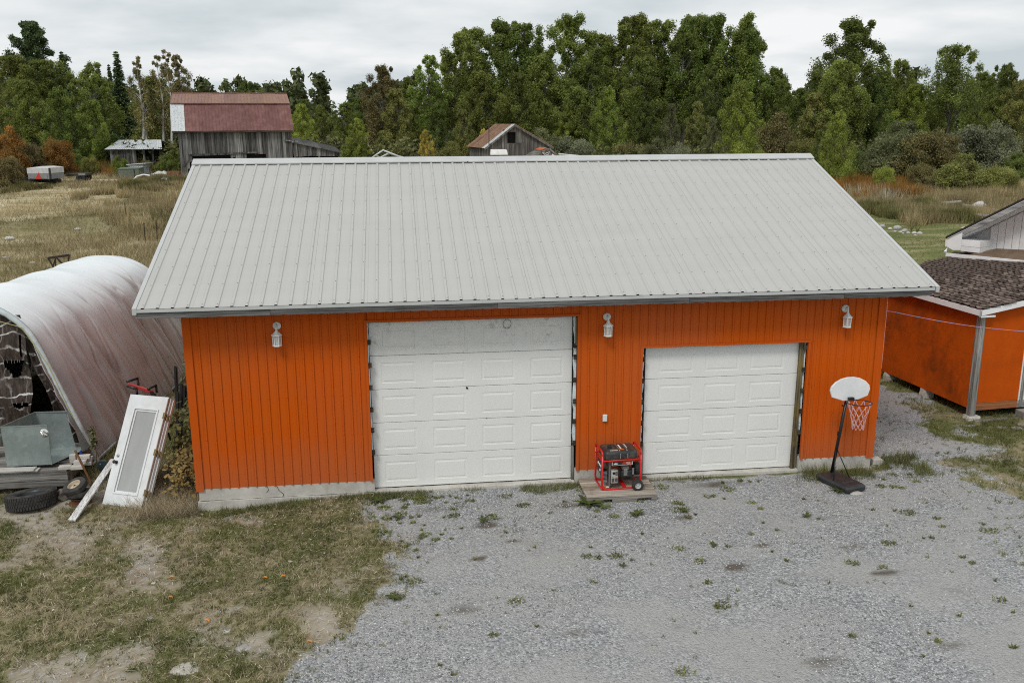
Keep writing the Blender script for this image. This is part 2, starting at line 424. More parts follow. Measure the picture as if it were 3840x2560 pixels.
# the lawn on the left
def d_green(x, y): return (1-m_gravel(x, y)*.985)*(1-.93*m_bare(x, y))*(.22+.78*m_green(x, y))*(1-slab(x, y))
def d_dry(x, y): return (1-m_gravel(x, y)*.99)*(1-.85*m_bare(x, y))*(1.0-.65*m_green(x, y))*(1-slab(x, y))
def tufts(name, P, per, rad, h, w, lean, mat, label):
    N = len(P); a = rng.random((N, per))*2*np.pi; q = rad*np.sqrt(rng.random((N, per)))
    X = P[:, None, 0]+q*np.cos(a); Y = P[:, None, 1]+q*np.sin(a)
    k = (.55+.9*rng.random(N))[:, None]*np.ones((1, per))
    Q = np.stack([X.ravel(), Y.ravel(), gh(X.ravel(), Y.ravel())], 1); n = len(Q)
    return blades(name, Q, rng.uniform(*h, n)*k.ravel(), rng.uniform(*w, n), rng.uniform(*lean, n), mat, label)
tufts('lawn_grass', sample(34000, -6, 3.6, -6.6, 1.2, d_green), 9, .035, (.02, .075), (.005, .012), (.25, .95), MT_green, 'short green grass of the worn lawn on the left')
tufts('straw_grass', sample(22000, -6, 3.6, -6.6, 3.0, d_dry), 9, .045, (.025, .085), (.004, .010), (.5, .98), MT_straw, 'dry straw coloured grass of the worn lawn')
# right hand margin of the yard
def d_right(x, y): return (1-m_gravel(x, y)*.97)*(x > 10.9)*(.25+.75*m_green(x, y))
tufts('yard_grass', sample(22000, 10.9, 17.0, -5.0, 7.0, d_right), 8, .045, (.025, .085), (.006, .013), (.2, .9), MT_green, 'green grass patches between garage and house')
# tufts along the foot of the garage wall
def d_wall(x, y): return (np.abs(y+.10+.06*np.sin(5*x)) < .13*vnoise(x, y, 1.7, 2, 77)*2)*.55*nsst(.44, .66, vnoise(x, y, .9, 3, 78))*(x > -.2)*(x < 11.5)
P = sample(90000, -.2, 11.5, -.5, -.03, d_wall); n = len(P)
blades('wall_foot_grass', P, rng.uniform(.02, .10, n), rng.uniform(.004, .010, n), rng.uniform(.1, .9, n), MT_green, 'grass tufts along the foot of the garage wall')
def d_hoop(x, y): return nsst(.46, .6, vnoise(x, y, 2.3, 2, 71))*nsst(9.2, 9.7, x)*nsst(-.62, -.3, y)
P = sample(9000, 9.2, 12.2, -.6, .4, lambda x, y: d_hoop(x, y)*(1-slab(x, y))); n = len(P)
blades('hoop_grass', P, rng.uniform(.06, .22, n), rng.uniform(.005, .010, n), rng.uniform(.1, .7, n), MT_green, 'longer grass behind the basketball hoop base')
# small weeds in the gravel: low rosettes of short blades
wx = []; 
for _ in range(300):
    cx, cy = rng.uniform(2.2, 12.5), -.25-5.9*rng.random()**1.7
    if rng.random() < .45: cx = float(np.interp(cy, _ey, _ex))+abs(rng.normal())*1.1
    if vnoise(np.array([cx]), np.array([cy]), .55, 3, 41)[0] < .47 and rng.random() < .75: continue
    r = .015+.13*rng.random()**2.6; k = int(10+620*r*rng.uniform(.4, 1))
    a = rng.random(k)*2*np.pi; q = r*np.sqrt(rng.random(k))
    wx.append(np.stack([cx+q*np.cos(a), cy+q*np.sin(a)*.8], 1))
W = np.concatenate(wx); P = np.stack([W[:, 0], W[:, 1], gh(W[:, 0], W[:, 1])], 1); n = len(P)
blades('gravel_weeds', P, rng.uniform(.018, .06, n), rng.uniform(.010, .028, n), rng.uniform(.6, .99, n), leafmat('low_weed', (.085,.105,.028), (.24,.24,.085), scale=1.2), 'small green weeds scattered over the gravel yard')
def d_strag(x, y):
    g = m_gravel(x, y); xb = np.interp(y, _ey, _ex)
    return g*(.85*np.exp(-np.clip(x-xb, 0, 9)/.45)+.5*nsst(10.6, 13.5, x)+.10)*nsst(.52, .70, vnoise(x, y, 1.6, 3, 47))*(1-slab(x, y))
tufts('straggling_grass', sample(9000, 1.5, 14, -6.4, 4.0, d_strag), 9, .03, (.015, .06), (.005, .013), (.3, .97), MT_green, 'straggling grass tufts growing into the gravel')
# hay field on the left hill
def d_field(x, y): return nsst(10.5, 13, y)*nsst(.34, .62, vnoise(x, y, .28, 4, 51))*(x < 12-.0*y)*.9 + .05
P = sample(330000, -34, 4, 9.8, 64, lambda x, y: d_field(x, y)*np.clip(30/(y+8), .2, 1)*(x > -7-.5*y)); n = len(P)
sc_ = 0.6+P[:, 1]/70
blades('hay_grass', P, rng.uniform(.08, .40, n)*(.1+1.8*nsst(.35, .7, vnoise(P[:, 0], P[:, 1], .33, 3, 52))), rng.uniform(.010, .022, n)*sc_, rng.uniform(.3, .95, n), MT_field, 'long dry hay grass on the hill beyond the shelter')
P = sample(120000, -34, 4, 9.8, 64, lambda x, y: np.clip(nsst(.5, .68, vnoise(x, y, .22, 4, 61))+np.exp(-((y-(27+.35*x))/2.0)**2)+np.exp(-((y-(38+.3*x))/2.4)**2), 0, 1)*np.clip(30/(y+8), .2, 1)*(x > -7-.5*y)); n = len(P)
blades('field_green_grass', P, rng.uniform(.08, .26, n), rng.uniform(.012, .026, n)*(0.6+P[:, 1]/70), rng.uniform(.3, .9, n), MT_fieldg, 'dull green grass patches on the hill')
P = sample(90000, -34, 4, 9.8, 62, lambda x, y: nsst(.50, .66, vnoise(x, y, .42, 4, 63))*np.clip(30/(y+8), .2, 1)*(x > -7-.5*y)); n = len(P)
blades('field_brown_grass', P, rng.uniform(.12, .42, n), rng.uniform(.012, .026, n)*(0.6+P[:, 1]/70), rng.uniform(.2, .85, n), leafmat('field_brown', (.14,.115,.05), (.36,.285,.145), scale=.4), 'brown rough grass patches on the hill')
P = sample(150000, -20, 4, 10.5, 55, lambda x, y: nsst(-15.0, -10.5, x+(vnoise(x, y, .25, 3, 58)-.5)*6)*nsst(.34, .6, vnoise(x, y, .5, 3, 64))*np.clip(26/(y+6), .2, 1)); n = len(P)
blades('rough_field_grass', P, rng.uniform(.15, .55, n)*(.4+1.1*vnoise(P[:, 0], P[:, 1], .6, 3, 65)), rng.uniform(.010, .022, n)*(0.6+P[:, 1]/70), rng.uniform(.1, .75, n), leafmat('rough_tan', (.15,.12,.055), (.46,.375,.215), scale=.5), 'rough tan grass on the near bank of the field')
# tall weeds: belt in front of the old barn and belt beyond the mown lawn
def belt(name, corners, n, h0, h1, w, mat, label, lean=.5, seed=90, thr=.38):
    a = [on_ground(*c) for c in corners]; xs_ = [p.x for p in a]; ys_ = [p.y for p in a]
    poly = [(p.x, p.y) for p in a]
    x = rng.uniform(min(xs_), max(xs_), n); y = rng.uniform(min(ys_), max(ys_), n)
    jx = x+(vnoise(x, y, .35, 3, seed+31)-.5)*7; jy = y+(vnoise(x, y, .35, 3, seed+37)-.5)*9
    ins = np.zeros(n, bool); j = len(poly)-1
    for i in range(len(poly)):
        (xi, yi), (xj, yj) = poly[i], poly[j]
        ins ^= ((yi > jy) != (yj > jy)) & (jx < (xj-xi)*(jy-yi)/(yj-yi+1e-9)+xi); j = i
    ins &= rng.random(n) < nsst(thr, thr+.2, vnoise(x, y, .45, 3, seed))
    x, y = x[ins], y[ins]; P = np.stack([x, y, gh(x, y)], 1); k = len(P)
    return blades(name, P, rng.uniform(h0, h1, k)*(.35+1.3*vnoise(x, y, .8, 3, seed+7)), rng.uniform(w*.6, w*1.4, k), rng.uniform(.05, lean, k), mat, label)
MT_pale = leafmat('pale_dry_weeds', (.17,.135,.06), (.48,.39,.22), scale=.6)
MT_orange = leafmat('rust_goldenrod', (.17,.085,.020), (.40,.20,.045), scale=.9)
MT_brown = leafmat('brown_weeds', (.075,.078,.026), (.25,.215,.085), scale=.7)
belt('field_weeds', ((225,450),(300,478),(415,480),(420,425),(300,425),(230,428)), 50000, .15, .55, .03, MT_pale, 'tall tan grass clumps on the upper field', seed=98, thr=.42)
belt('field_brush_weeds', ((270,585),(390,545),(425,440),(300,455)), 36000, .10, .34, .025, MT_brown, 'brown rough grass beside the garage roof edge', seed=99, thr=.47)
belt('field_tan_grass', ((250,590),(390,560),(425,430),(270,440)), 50000, .12, .50, .025, MT_pale, 'tan rough grass beside the garage roof edge', seed=103, thr=.42)
belt('barn_weeds', ((150,442),(420,432),(420,414),(270,414),(150,424)), 40000, .12, .34, .04, MT_pale, 'pale dry weeds below the old barn', seed=91)
belt('far_barn_weeds', ((215,405),(420,400),(420,380),(205,384)), 50000, .4, 1.0, .05, MT_brown, 'brown weeds behind the white tank', seed=101, thr=.34)
belt('rust_weeds', ((195,408),(272,408),(265,384),(200,384)), 22000, .5, 1.1, .07, MT_orange, 'rust coloured goldenrod patch by the white tank', seed=92, thr=.40)
belt('rust_weed_front', ((270,428),(345,430),(350,414),(275,413)), 9000, .12, .32, .05, MT_orange, 'rusty weeds in front of the green bin', seed=102, thr=.42)
belt('brown_weed_belt', ((0,448),(60,440),(150,432),(150,424),(60,428),(0,432)), 20000, .2, .5, .05, MT_brown, 'brown weeds along the edge of the hay field', seed=93)
belt('barn_foot_weeds', ((330,440),(420,436),(420,405),(345,410)), 26000, .15, .5, .05, MT_brown, 'brown weeds at the foot of the barn post', seed=104, thr=.36)
belt('lawn_edge_weeds', ((1930,500),(2060,497),(2190,515),(2352,520),(2352,425),(1990,430),(1880,440)), 190000, .3, .85, .03, MT_pale, 'tall pale dry grass beyond the mown lawn', seed=94, thr=.30)
belt('lawn_edge_brush_weeds', ((1930,502),(2060,500),(2190,516),(2150,480),(1960,478)), 70000, .25, .65, .05, leafmat('edge_brush', (.095,.105,.034), (.27,.245,.10), scale=.8), 'dark brushy weeds along the back of the mown lawn', seed=95, thr=.25)
belt('goldenrod_weeds', ((1960,462),(2090,468),(2110,450),(2080,432),(1940,430)), 60000, .6, 1.1, .045, MT_orange, 'orange goldenrod patch beyond the mown lawn', seed=96, thr=.30)
belt('white_aster_weeds', ((1965,468),(2040,472),(2060,452),(1980,450)), 2200, .9, 1.3, .05, leafmat('aster_white', (.30,.29,.20), (.52,.50,.40)), 'whitish seed heads among the goldenrod', seed=97, thr=.5)
def d_mown(x, y): return m_lawn_right(x, y)*.8*np.clip(22/(y+4), .2, 1)
P = sample(110000, 11.5, 36, 5, 42, lambda x, y: d_mown(x, y)*(x > 8+.45*y)); n = len(P)
blades('mown_lawn', P, rng.uniform(.03, .08, n), rng.uniform(.015, .035, n), rng.uniform(.2, .9, n), leafmat('mown_grass', (.075,.095,.024), (.22,.205,.08), scale=.35), 'mown green lawn behind the garage')

# loose gravel stones
OV = np.array([(1,0,0),(-1,0,0),(0,1,0),(0,-1,0),(0,0,1),(0,0,-1)], float)
OF = np.array([(0,2,4),(2,1,4),(1,3,4),(3,0,4),(2,0,5),(1,2,5),(3,1,5),(0,3,5)])
def stones(name, P, r, mat, label, flat=.65):
    N = len(P); a = rng.random(N)*2*np.pi
    J = OV[None]*(1+rng.uniform(-.35, .35, (N, 6, 1))) + rng.uniform(-.22, .22, (N, 6, 3))
    J = J*np.stack([r*rng.uniform(.7, 1.3, N), r*rng.uniform(.7, 1.2, N), r*flat*rng.uniform(.6, 1.1, N)], 1)[:, None, :]
    c, s = np.cos(a)[:, None], np.sin(a)[:, None]
    X = J[..., 0]*c-J[..., 1]*s; Y = J[..., 0]*s+J[..., 1]*c
    V = np.stack([X, Y, J[..., 2]], 2) + P[:, None, :]
    Fs = (OF[None]+(np.arange(N)*6)[:, None, None]).reshape(-1, 3)
    o = bpy.data.objects.new(name, np_mesh(name, V.reshape(-1, 3), Fs, mat)); COL.objects.link(o); tag(o, label, kind='stuff'); return o
t = NT('gravel_stone')
g = t.n('ShaderNodeNewGeometry').outputs['Random Per Island']
gstone = t.bsdf(t.ramp(g, [(0, (.125,.13,.135)), (.3, (.255,.263,.27)), (.7, (.40,.405,.41)), (1, (.62,.615,.60))]), .9, 0, .25)
def d_stone(x, y): return m_gravel(x, y)*(.04+.96*nsst(.38, .62, vnoise(x, y*1.3, .6, 4, 44)))
P = sample(100000, 1.2, 13.5, -6.6, 1.5, lambda x, y: d_stone(x, y)*(1-slab(x, y))); n = len(P)
stones('gravel', P+np.array([0,0,.002]), rng.uniform(.006, .0165, n), gstone, 'loose grey blue crushed stone of the yard')
# pale fallen leaves and chips on the lawn
def cards(name, P, s, mat, label):
    N = len(P); q = rng.normal(size=(N, 3)); q[:, 2] = np.abs(q[:, 2])+1.2; nrm = q/np.linalg.norm(q, axis=1)[:, None]
    a = np.cross(nrm, rng.normal(size=(N, 3))); a /= np.linalg.norm(a, axis=1)[:, None]; b = np.cross(nrm, a)
    a *= s[:, None]; b *= (s*.6)[:, None]
    V = np.stack([P-a, P+b*.9, P+a, P-b], 1).reshape(-1, 3)
    o = bpy.data.objects.new(name, np_mesh(name, V, np.arange(4*N).reshape(-1, 4), mat)); COL.objects.link(o); tag(o, label, kind='stuff'); return o
P = sample(800, -4, 4, -6, -.1, lambda x, y: (1-m_gravel(x, y))*.6*(.3+1.4*np.exp(-((x-1.8)**2+(y+.7)**2)/1.2))); P[:, 2] += .035; n = len(P)
cards('fallen_leaves', P, rng.uniform(.012, .035, n), leafmat('pale_fallen_leaf', (.25,.20,.12), (.58,.54,.44), trans=.1), 'pale fallen leaves lying on the worn lawn')

def d_clover(x, y): return (1-m_gravel(x, y))*(1-m_bare(x, y))*m_green(x, y)*nsst(.45, .62, vnoise(x, y, 1.3, 3, 66))*(1-slab(x, y))
P = sample(60000, -5, 3.4, -6.4, -.2, d_clover); P[:, 2] += rng.uniform(.004, .04, len(P)); n = len(P)
cards('clover_grass', P, rng.uniform(.006, .016, n), leafmat('clover_leaf', (.085,.115,.030), (.20,.225,.08), scale=1.5), 'low clover and plantain leaves in the lawn')

P = sample(9000, -5, 3.3, -6.4, -.1, lambda x, y: (1-m_gravel(x, y))*.8); P[:, 2] += rng.uniform(.006, .035, len(P)); n = len(P)
a_ = rng.random(n)*6.283; L_ = rng.uniform(.03, .10, n)/2; D_ = np.stack([np.cos(a_)*L_, np.sin(a_)*L_, rng.normal(size=n)*.006], 1); S_ = np.stack([-np.sin(a_)*.003, np.cos(a_)*.003, np.zeros(n)], 1)
o = bpy.data.objects.new('straw_litter', np_mesh('straw_litter', np.stack([P-D_-S_, P+D_-S_, P+D_+S_, P-D_+S_], 1).reshape(-1, 3), np.arange(4*n).reshape(-1, 4), leafmat('loose_straw', (.30,.25,.16), (.62,.55,.40), trans=.1))); COL.objects.link(o); tag(o, 'loose straw stems lying on the lawn', kind='stuff')
P = sample(30000, -5, 3.3, -6.4, -.1, lambda x, y: (1-m_gravel(x, y))*m_bare(x, y)*nsst(.45, .65, vnoise(x, y, 1.9, 3, 45))); n = len(P)
stones('lawn_gravel', P+np.array([0,0,.002]), rng.uniform(.005, .014, n), gstone, 'grey stones showing in the bare lawn patches')
# ------------------------------------------------------------------ garage materials
def painted(name, col, faded, rough=.42):
    t = NT(name)
    f = t.noise(t.coord((1,1,.35), True), 1.6, 5, .6)
    c = t.ramp(f, [(.35, col), (.7, faded)])
    s = t.noise(t.coord((1,1,.25), True), 38, 3, .5)
    c = t.mix(t.mrange(s, .72, .80, 0, .45), c, tuple(min(1, x*1.5+.05) for x in col))
    big = t.noise(t.coord((1,1,.6)), .45, 4, .6)
    c = t.mix(t.mrange(big, .42, .66, 0, .55), c, (.47,.105,.028))
    zs = t.n('ShaderNodeSeparateXYZ', {0: t.coord()}).outputs[2]
    c = t.mix(t.math('MULTIPLY', t.mrange(t.math('ADD', zs, t.math('MULTIPLY', t.noise(t.coord(), 1.7, 5, .65), .9)), 1.35, .55), .5), c, (.42,.135,.06))
    drip = t.noise(t.coord((22,22,.5)), 1.0, 4, .6)
    c = t.mix(t.mrange(drip, .58, .72, 0, .35), c, (.30,.042,.003))
    return t.bsdf(c, .55, 0, .12, t.noise(t.coord((1,1,1)), 3.0, 2), .12, .02)
MT_orange_metal = painted('orange_painted_steel', (.56,.088,.0015), (.52,.092,.004))
MT_orange_trim = painted('orange_trim_steel', (.53,.080,.0015), (.50,.085,.004))
t = NT('grey_roof_steel')
f = t.noise(t.coord((.5,2.5,2.5)), 1.1, 5, .6); st = t.noise(t.coord((9,.35,.35)), 1.5, 4, .6)
cc = t.mix(t.mrange(st, .5, .75, 0, .35), t.ramp(f, [(.3, (.450,.447,.425)), (.7, (.425,.422,.40))]), (.385,.38,.355))
MT_roof = t.bsdf(cc, .50, 0, .35)
MT_roof_flash = M('grey_flashing', (.50,.51,.50), .42, (.45,.46,.45), scale=3)
MT_screw = M('screw_head', (.24,.24,.23), .5, metallic=.3)
def woodmat(name, dark, light, tint=None, scale=1.0, axis=2, orand=.25, tint_amt=.0):
    t = NT(name)
    st = [14*scale]*3; st[axis] = .55*scale
    st2 = [60*scale]*3; st2[axis] = 1.6*scale
    a = t.noise(t.coord(tuple(st), True), 1, 5, .62); b = t.noise(t.coord(tuple(st2), True), 1, 3, .6)
    c = t.ramp(a, [(.32, dark), (.5, tuple((x+y)/2 for x, y in zip(dark, light))), (.68, light)])
    c = t.mix(t.mrange(b, .5, .62, 0, .65), c, tuple(x*.45 for x in dark))
    if tint: c = t.mix(t.mrange(t.noise(t.coord((1,1,1), True), 2.2*scale, 4), .5, .7, 0, tint_amt), c, tint)
    k = t.mrange(t.n('ShaderNodeObjectInfo').outputs['Random'], 0, 1, 1-orand, 1+orand)
    c = t.n('ShaderNodeHueSaturation', {'Value': k, 'Color': c}).outputs[0]
    return t.bsdf(c, .9, 0, .2, b, .5, .01)
MT_wood_grey_x = woodmat('weathered_fascia', (.05,.05,.05), (.21,.21,.205), axis=0)
MT_wood_dark_z = woodmat('dark_stained_post', (.045,.035,.02), (.22,.18,.10), (.26,.17,.04), axis=2, tint_amt=.6)
MT_wood_block = woodmat('furring_block', (.018,.016,.014), (.10,.085,.06), axis=0)
t = NT('cast_concrete')
f = t.noise(t.coord((1,1,1)), 2.3, 7, .68); f2 = t.noise(t.coord((1,1,.3)), 4.5, 5, .6)
cc = t.ramp(f, [(.30, (.36,.34,.30)), (.52, (.50,.48,.435)), (.72, (.60,.58,.54))])
cc = t.mix(t.mrange(f2, .55, .72, 0, .5), cc, (.30,.285,.25))
MT_concrete = t.bsdf(cc, .92, 0, .2, t.noise(t.coord(), 24, 5), .35, .01)
t = NT('white_door_paint')
f = t.noise(t.coord((1,1,1)), 1.2, 5, .6)
cc = t.ramp(f, [(.3, (.72,.72,.695)), (.7, (.77,.77,.745))])
MT_door = t.bsdf(cc, .48, 0, .4, t.noise(t.coord((60,60,6)), 1.5, 2), .05, .004)
t = NT('grimy_door_paint')
f = t.noise(t.coord((1,1,1)), 9, 7, .72); g2 = t.noise(t.coord((1,1,1)), 2.1, 4, .6)
cc = t.ramp(f, [(.35, (.74,.74,.71)), (.62, (.68,.68,.65))])
cc = t.mix(t.mrange(t.math('ADD', t.math('MULTIPLY', f, .6), t.math('MULTIPLY', g2, .5)), .61, .645, 0, .55), cc, (.38,.365,.31))
MT_door_grimy = t.bsdf(cc, .6, 0, .3)
MT_black = M('black_rubber', (.018,.018,.018), .7)
MT_wrap = M('white_house_wrap', (.62,.70,.72), .45, (.50,.56,.58), scale=5, bump=.4, bscale=9)
MT_dark = M('dark_interior', (.012,.011,.010), .9)

GW, HE, HR, RY, OV_, OL, OR_ = 10.8192, 3.0687, 4.8788, 4.4442, .4525, .5654, .6075
DEPTH = 2*RY
BX0, BX1, BZ = 2.63, 5.83, 2.685       # big opening
SX0, SX1, SZ = 6.875, 9.575, 2.145     # small opening
ZB = .17
garage = thing('garage', 'long orange metal garage with two white overhead doors and a grey steel roof', 'garage', (0, 0, 0))

# ribbed sheet in the xz plane (front at y = 0, ribs stand towards -y); x0..x1 local to world, rib every p
def rib_profile(x0, x1, p, rw, rh, off=0.0):
    pts = [(x0, 0.0)]
    k = math.floor((x0-off)/p)
    while True:
        c = off+k*p
        if c-rw/2 > x1-1e-4: break
        for q in ((c-rw/2, 0.0), (c-rw*.28, rh), (c+rw*.28, rh), (c+rw/2, 0.0)):
            if x0+1e-4 < q[0] < x1-1e-4: pts.append(q)
        k += 1
    pts.append((x1, 0.0)); return pts
WP, WRW, WRH = .1355, .034, .017
def wall_sheet(x0, x1, z0, z1, y=0.0, sgn=-1):
    pr = rib_profile(x0, x1, WP, WRW, WRH, .05)
    m = MB(); n = len(pr)
    A = [(x, y+sgn*h, z0) for x, h in pr]; B = [(x, y+sgn*h, z1) for x, h in pr]
    m.add(A+B, [(i, i+1, n+i+1, n+i) if sgn < 0 else (i+1, i, n+i, n+i+1) for i in range(n-1)])
    m.add([(x0, y+.02*-sgn, z0), (x1, y+.02*-sgn, z0), (x1, y+.02*-sgn, z1), (x0, y+.02*-sgn, z1)], [(3,2,1,0)])
    return m
SHW = .813
def wall_run(x0, x1, z0, z1):
    k = 0
    cuts = [x0]+[c for c in [i*SHW-.0177 for i in range(1, 16)] if x0+.06 < c < x1-.06]+[x1]
    for a, b in zip(cuts, cuts[1:]):
        wall_sheet(a+.0008, b-.0008, z0+random.uniform(-.003, .003), z1, -.001*(k % 2)).build('wall_sheet', MT_orange_metal, garage); k += 1
ZT = HE-.09
wall_run(.0, BX0, ZB, ZT); wall_run(BX0, BX1, BZ, ZT); wall_run(BX1, SX0, ZB, ZT); wall_run(SX0, SX1, SZ, ZT); wall_run(SX1, GW, ZB, ZT)
# wall screws: small heads in level rows
m = MB()
for z in (.32, .95, 1.57, 2.17, 2.75):
    k = 0
    while True:
        x = .05+k*WP; k += 1
        if x > GW-.05: break
        if (BX0 < x < BX1 and z < BZ+.02) or (SX0 < x < SX1 and z < SZ+.02): continue
        m.lathe([(.0001, -WRH-.006), (.008, -WRH-.005), (.009, -WRH+.001)], 6, (x, 0, z), 'y')
m.build('wall_screws', MT_orange_trim, garage, kind='stuff')
# side and back walls, plain ribbed sheets too
for (X, s) in ((0.0, -1), (GW, 1)):
    for k in range(int(DEPTH//SHW)+1):
        a, b = k*SHW, min((k+1)*SHW, DEPTH)
        if b-a < .02: continue
        z1 = lambda y: HE-.1 + (min(y, DEPTH-y)+OV_)*(HR-HE)/(RY+OV_)
        pr = rib_profile(a, b, WP, WRW, WRH, .05); n = len(pr)
        mm = MB(); A = [(X+s*h, y, ZB) for y, h in pr]; B = [(X+s*h, y, z1(y)-.03) for y, h in pr]
        mm.add(A+B, [(i, i+1, n+i+1, n+i) if s > 0 else (i+1, i, n+i, n+i+1) for i in range(n-1)])
        mm.build('wall_sheet', MT_orange_metal, garage)
for k in range(14):
    a, b = k*SHW, min((k+1)*SHW, GW)
    if b > a: wall_sheet(a+.001, b-.001, ZB, ZT, DEPTH, 1).build('wall_sheet', MT_orange_metal, garage)
# corner and opening trims
MB().box(-.022, .085, -.024, -.016, ZB-.03, ZT).box(-.03, -.022, -.024, .09, ZB-.03, ZT).build('corner_trim', MT_orange_trim, garage)
MB().box(GW-.10, GW+.022, -.024, -.016, ZB-.03, ZT).box(GW+.022, GW+.03, -.024, .09, ZB-.03, ZT).build('corner_trim', MT_orange_trim, garage)
def opening_trim(x0, x1, z1):
    for a in (x0-.042, x1+.004):
        MB().box(a, a+.038, -.027, -.015, ZB-.005, z1+.0).build('door_trim', MT_orange_trim, garage)
    MB().box(x0-.045, x1+.045, -.029, -.013, z1+.002, z1+.034).build('door_trim', MT_orange_trim, garage)
opening_trim(BX0, BX1, BZ); opening_trim(SX0, SX1, SZ)
# foundation: upper pour and lower pour with a rough ledge
fo = MB().box(-.0, BX0+.02, .002, .2, -.02, ZB+.01).build('foundation', MT_concrete, garage)
MB().box(BX1-.01, SX0+.01, .002, .2, -.12, ZB+.01).build('foundation', MT_concrete, garage)
MB().box(SX1-.01, GW, .002, .2, -.12, ZB+.01).build('foundation', MT_concrete, garage)
def rough_block(x0, x1, y0, y1, z0, z1, n, amp, seed, mat, name, parent):
    r = random.Random(seed); m = MB(); vs = []; fs = []
    for i in range(n+1):
        x = x0+(x1-x0)*i/n
        vs += [(x, y0+r.uniform(-amp, amp), z0), (x, y0+r.uniform(-amp, amp), z1+r.uniform(-amp, amp)), (x, y1, z1+.002), (x, y1, z0)]
    for i in range(n):
        a, b = i*4, i*4+4
        fs += [(a, b, b+1, a+1), (a+1, b+1, b+2, a+2), (a+2, b+2, b+3, a+3)]
    fs += [(0,1,2,3), (n*4+3, n*4+2, n*4+1, n*4)]
    return MB().add(vs, fs).build(name, mat, parent)
rough_block(-.02, BX0+.0, -.028, .19, -.5, -.03, 30, .007, 3, MT_concrete, 'footing', fo)
rough_block(GW-.42, GW+.01, -.02, .19, -.5, -.03, 6, .006, 4, MT_concrete, 'footing', fo)
rough_block(BX0+.012, BX1-.02, -.035, .3, -.5, -.012, 30, .007, 5, MT_concrete, 'door_sill', fo)
rough_block(SX0+.02, SX1-.02, -.03, .3, -.5, -.012, 26, .007, 6, MT_concrete, 'door_sill', fo)
m = MB()          # hairline cracks: thin open fissures standing proud as a dark wedge
def crack(pts, w):
    for a, b in zip(pts, pts[1:]): m.bar((a[0], .0, a[1]), (b[0], .0, b[1]), .006, w, (1,0,0) if abs(a[0]-b[0]) < abs(a[1]-b[1]) else (0,0,1))
crack([(1.16,.17),(1.19,.09),(1.26,.02),(1.24,-.02)], .006); m.build('crack', MT_dark, fo); m = MB()
crack([(1.02,.16),(1.04,.11),(1.0,.06)], .004); m.build('crack', MT_dark, fo)
m = MB().box(.0, GW, .2, DEPTH, -.1, -.02)
m.build('slab', MT_concrete, garage)
for q in ((.0, .2, .2, DEPTH), (GW-.2, GW, .2, DEPTH), (.2, GW-.2, DEPTH-.2, DEPTH)): MB().box(*q, -.4, ZB).build('foundation', MT_concrete, garage)
# concrete blocks stacked at the right corner
for z in (-.13, -.03):
    b = MB().box(10.90, 11.07, .05, .22, z, z+.094).build('concrete_block', MT_concrete, bevel=.008)
    tag(b, ('lower' if z < -.1 else 'upper')+' of two concrete blocks stacked beside the right garage corner', 'block', 'concrete blocks at the garage corner')
# ---- overhead doors
def panel_ring(m, x0, x1, z0, z1, y, dep=.0042):
    """raised panel pressed into a door section: groove rings, front towards -y"""
    rings = []
    for ins, dy in ((0, 0), (.008, dep), (.030, dep), (.046, -.0005), (.052, -.0005)):
        rings.append([(x0+ins, y+dy, z0+ins), (x1-ins, y+dy, z0+ins), (x1-ins, y+dy, z1-ins), (x0+ins, y+dy, z1-ins)])
    vs = [p for r in rings for p in r]; fs = []
    for i in range(len(rings)-1):
        for k in range(4): fs.append((i*4+k, i*4+(k+1) % 4, (i+1)*4+(k+1) % 4, (i+1)*4+k))
    e = (len(rings)-1)*4; fs.append((e, e+1, e+2, e+3)); m.add(vs, fs)
def door_section(x0, x1, z0, z1, starts, pw, y, dep=.0042):
    g = .0035; m = MB(); h = z1-z0; pz0, pz1 = z0+h*.18, z0+h*.79
    m.add([(x0,y,z0+g),(x1,y,z0+g),(x1,y,pz0),(x0,y,pz0)], [(0,1,2,3)])
    m.add([(x0,y,pz1),(x1,y,pz1),(x1,y,z1-g-.006),(x0,y,z1-g-.006)], [(0,1,2,3)])
    m.add([(x0,y,z1-g-.006),(x1,y,z1-g-.006),(x1,y+.012,z1-g),(x0,y+.012,z1-g)], [(0,1,2,3)])
    m.add([(x0,y+.04,z0+g),(x1,y+.04,z0+g),(x1,y,z0+g),(x0,y,z0+g)], [(0,1,2,3)])
    cur = x0
    for s in starts:
        a, b = x0+s, x0+s+pw
        m.add([(cur,y,pz0),(a,y,pz0),(a,y,pz1),(cur,y,pz1)], [(0,1,2,3)])
        panel_ring(m, a, b, pz0, pz1, y, dep); cur = b
    m.add([(cur,y,pz0),(x1,y,pz0),(x1,y,pz1),(cur,y,pz1)], [(0,1,2,3)])
    m.add([(x0,y,z0+g),(x0,y,z1-g),(x0,y+.04,z1-g),(x0,y+.04,z0+g)], [(0,1,2,3)]); m.add([(x1,y,z0+g),(x1,y,z1-g),(x1,y+.04,z1-g),(x1,y+.04,z0+g)], [(3,2,1,0)])
    return m
S_ = .5334
def overhead_door(x0, x1, n, starts, pw, grimy, label):
    d = bpy.data.objects.new('overhead_door', None); COL.objects.link(d); d.parent = garage; d['label'] = label
    for i in range(n):
        o = door_section(x0, x1, i*S_, (i+1)*S_, starts, pw, .12+(0.001 if i % 2 else 0), .009 if (grimy and i == n-1) else .0042).build('door_section', MT_door_grimy if (grimy and i == n-1) else MT_door, d)
        if grimy and i == n-1: o['label'] = 'grimy flaking top section'
    MB().box(x0, x1, .155, .165, .0, n*S_).build('door_back', MT_dark, d)
    MB().box(x0, x1, .118, .15, -.012, .003).build('bottom_seal', MT_black, d)
    return d
bd = overhead_door(2.645, 5.776, 5, (.17, .94, 1.705, 2.47), .52, True, 'big white five section overhead door with a grimy top section')
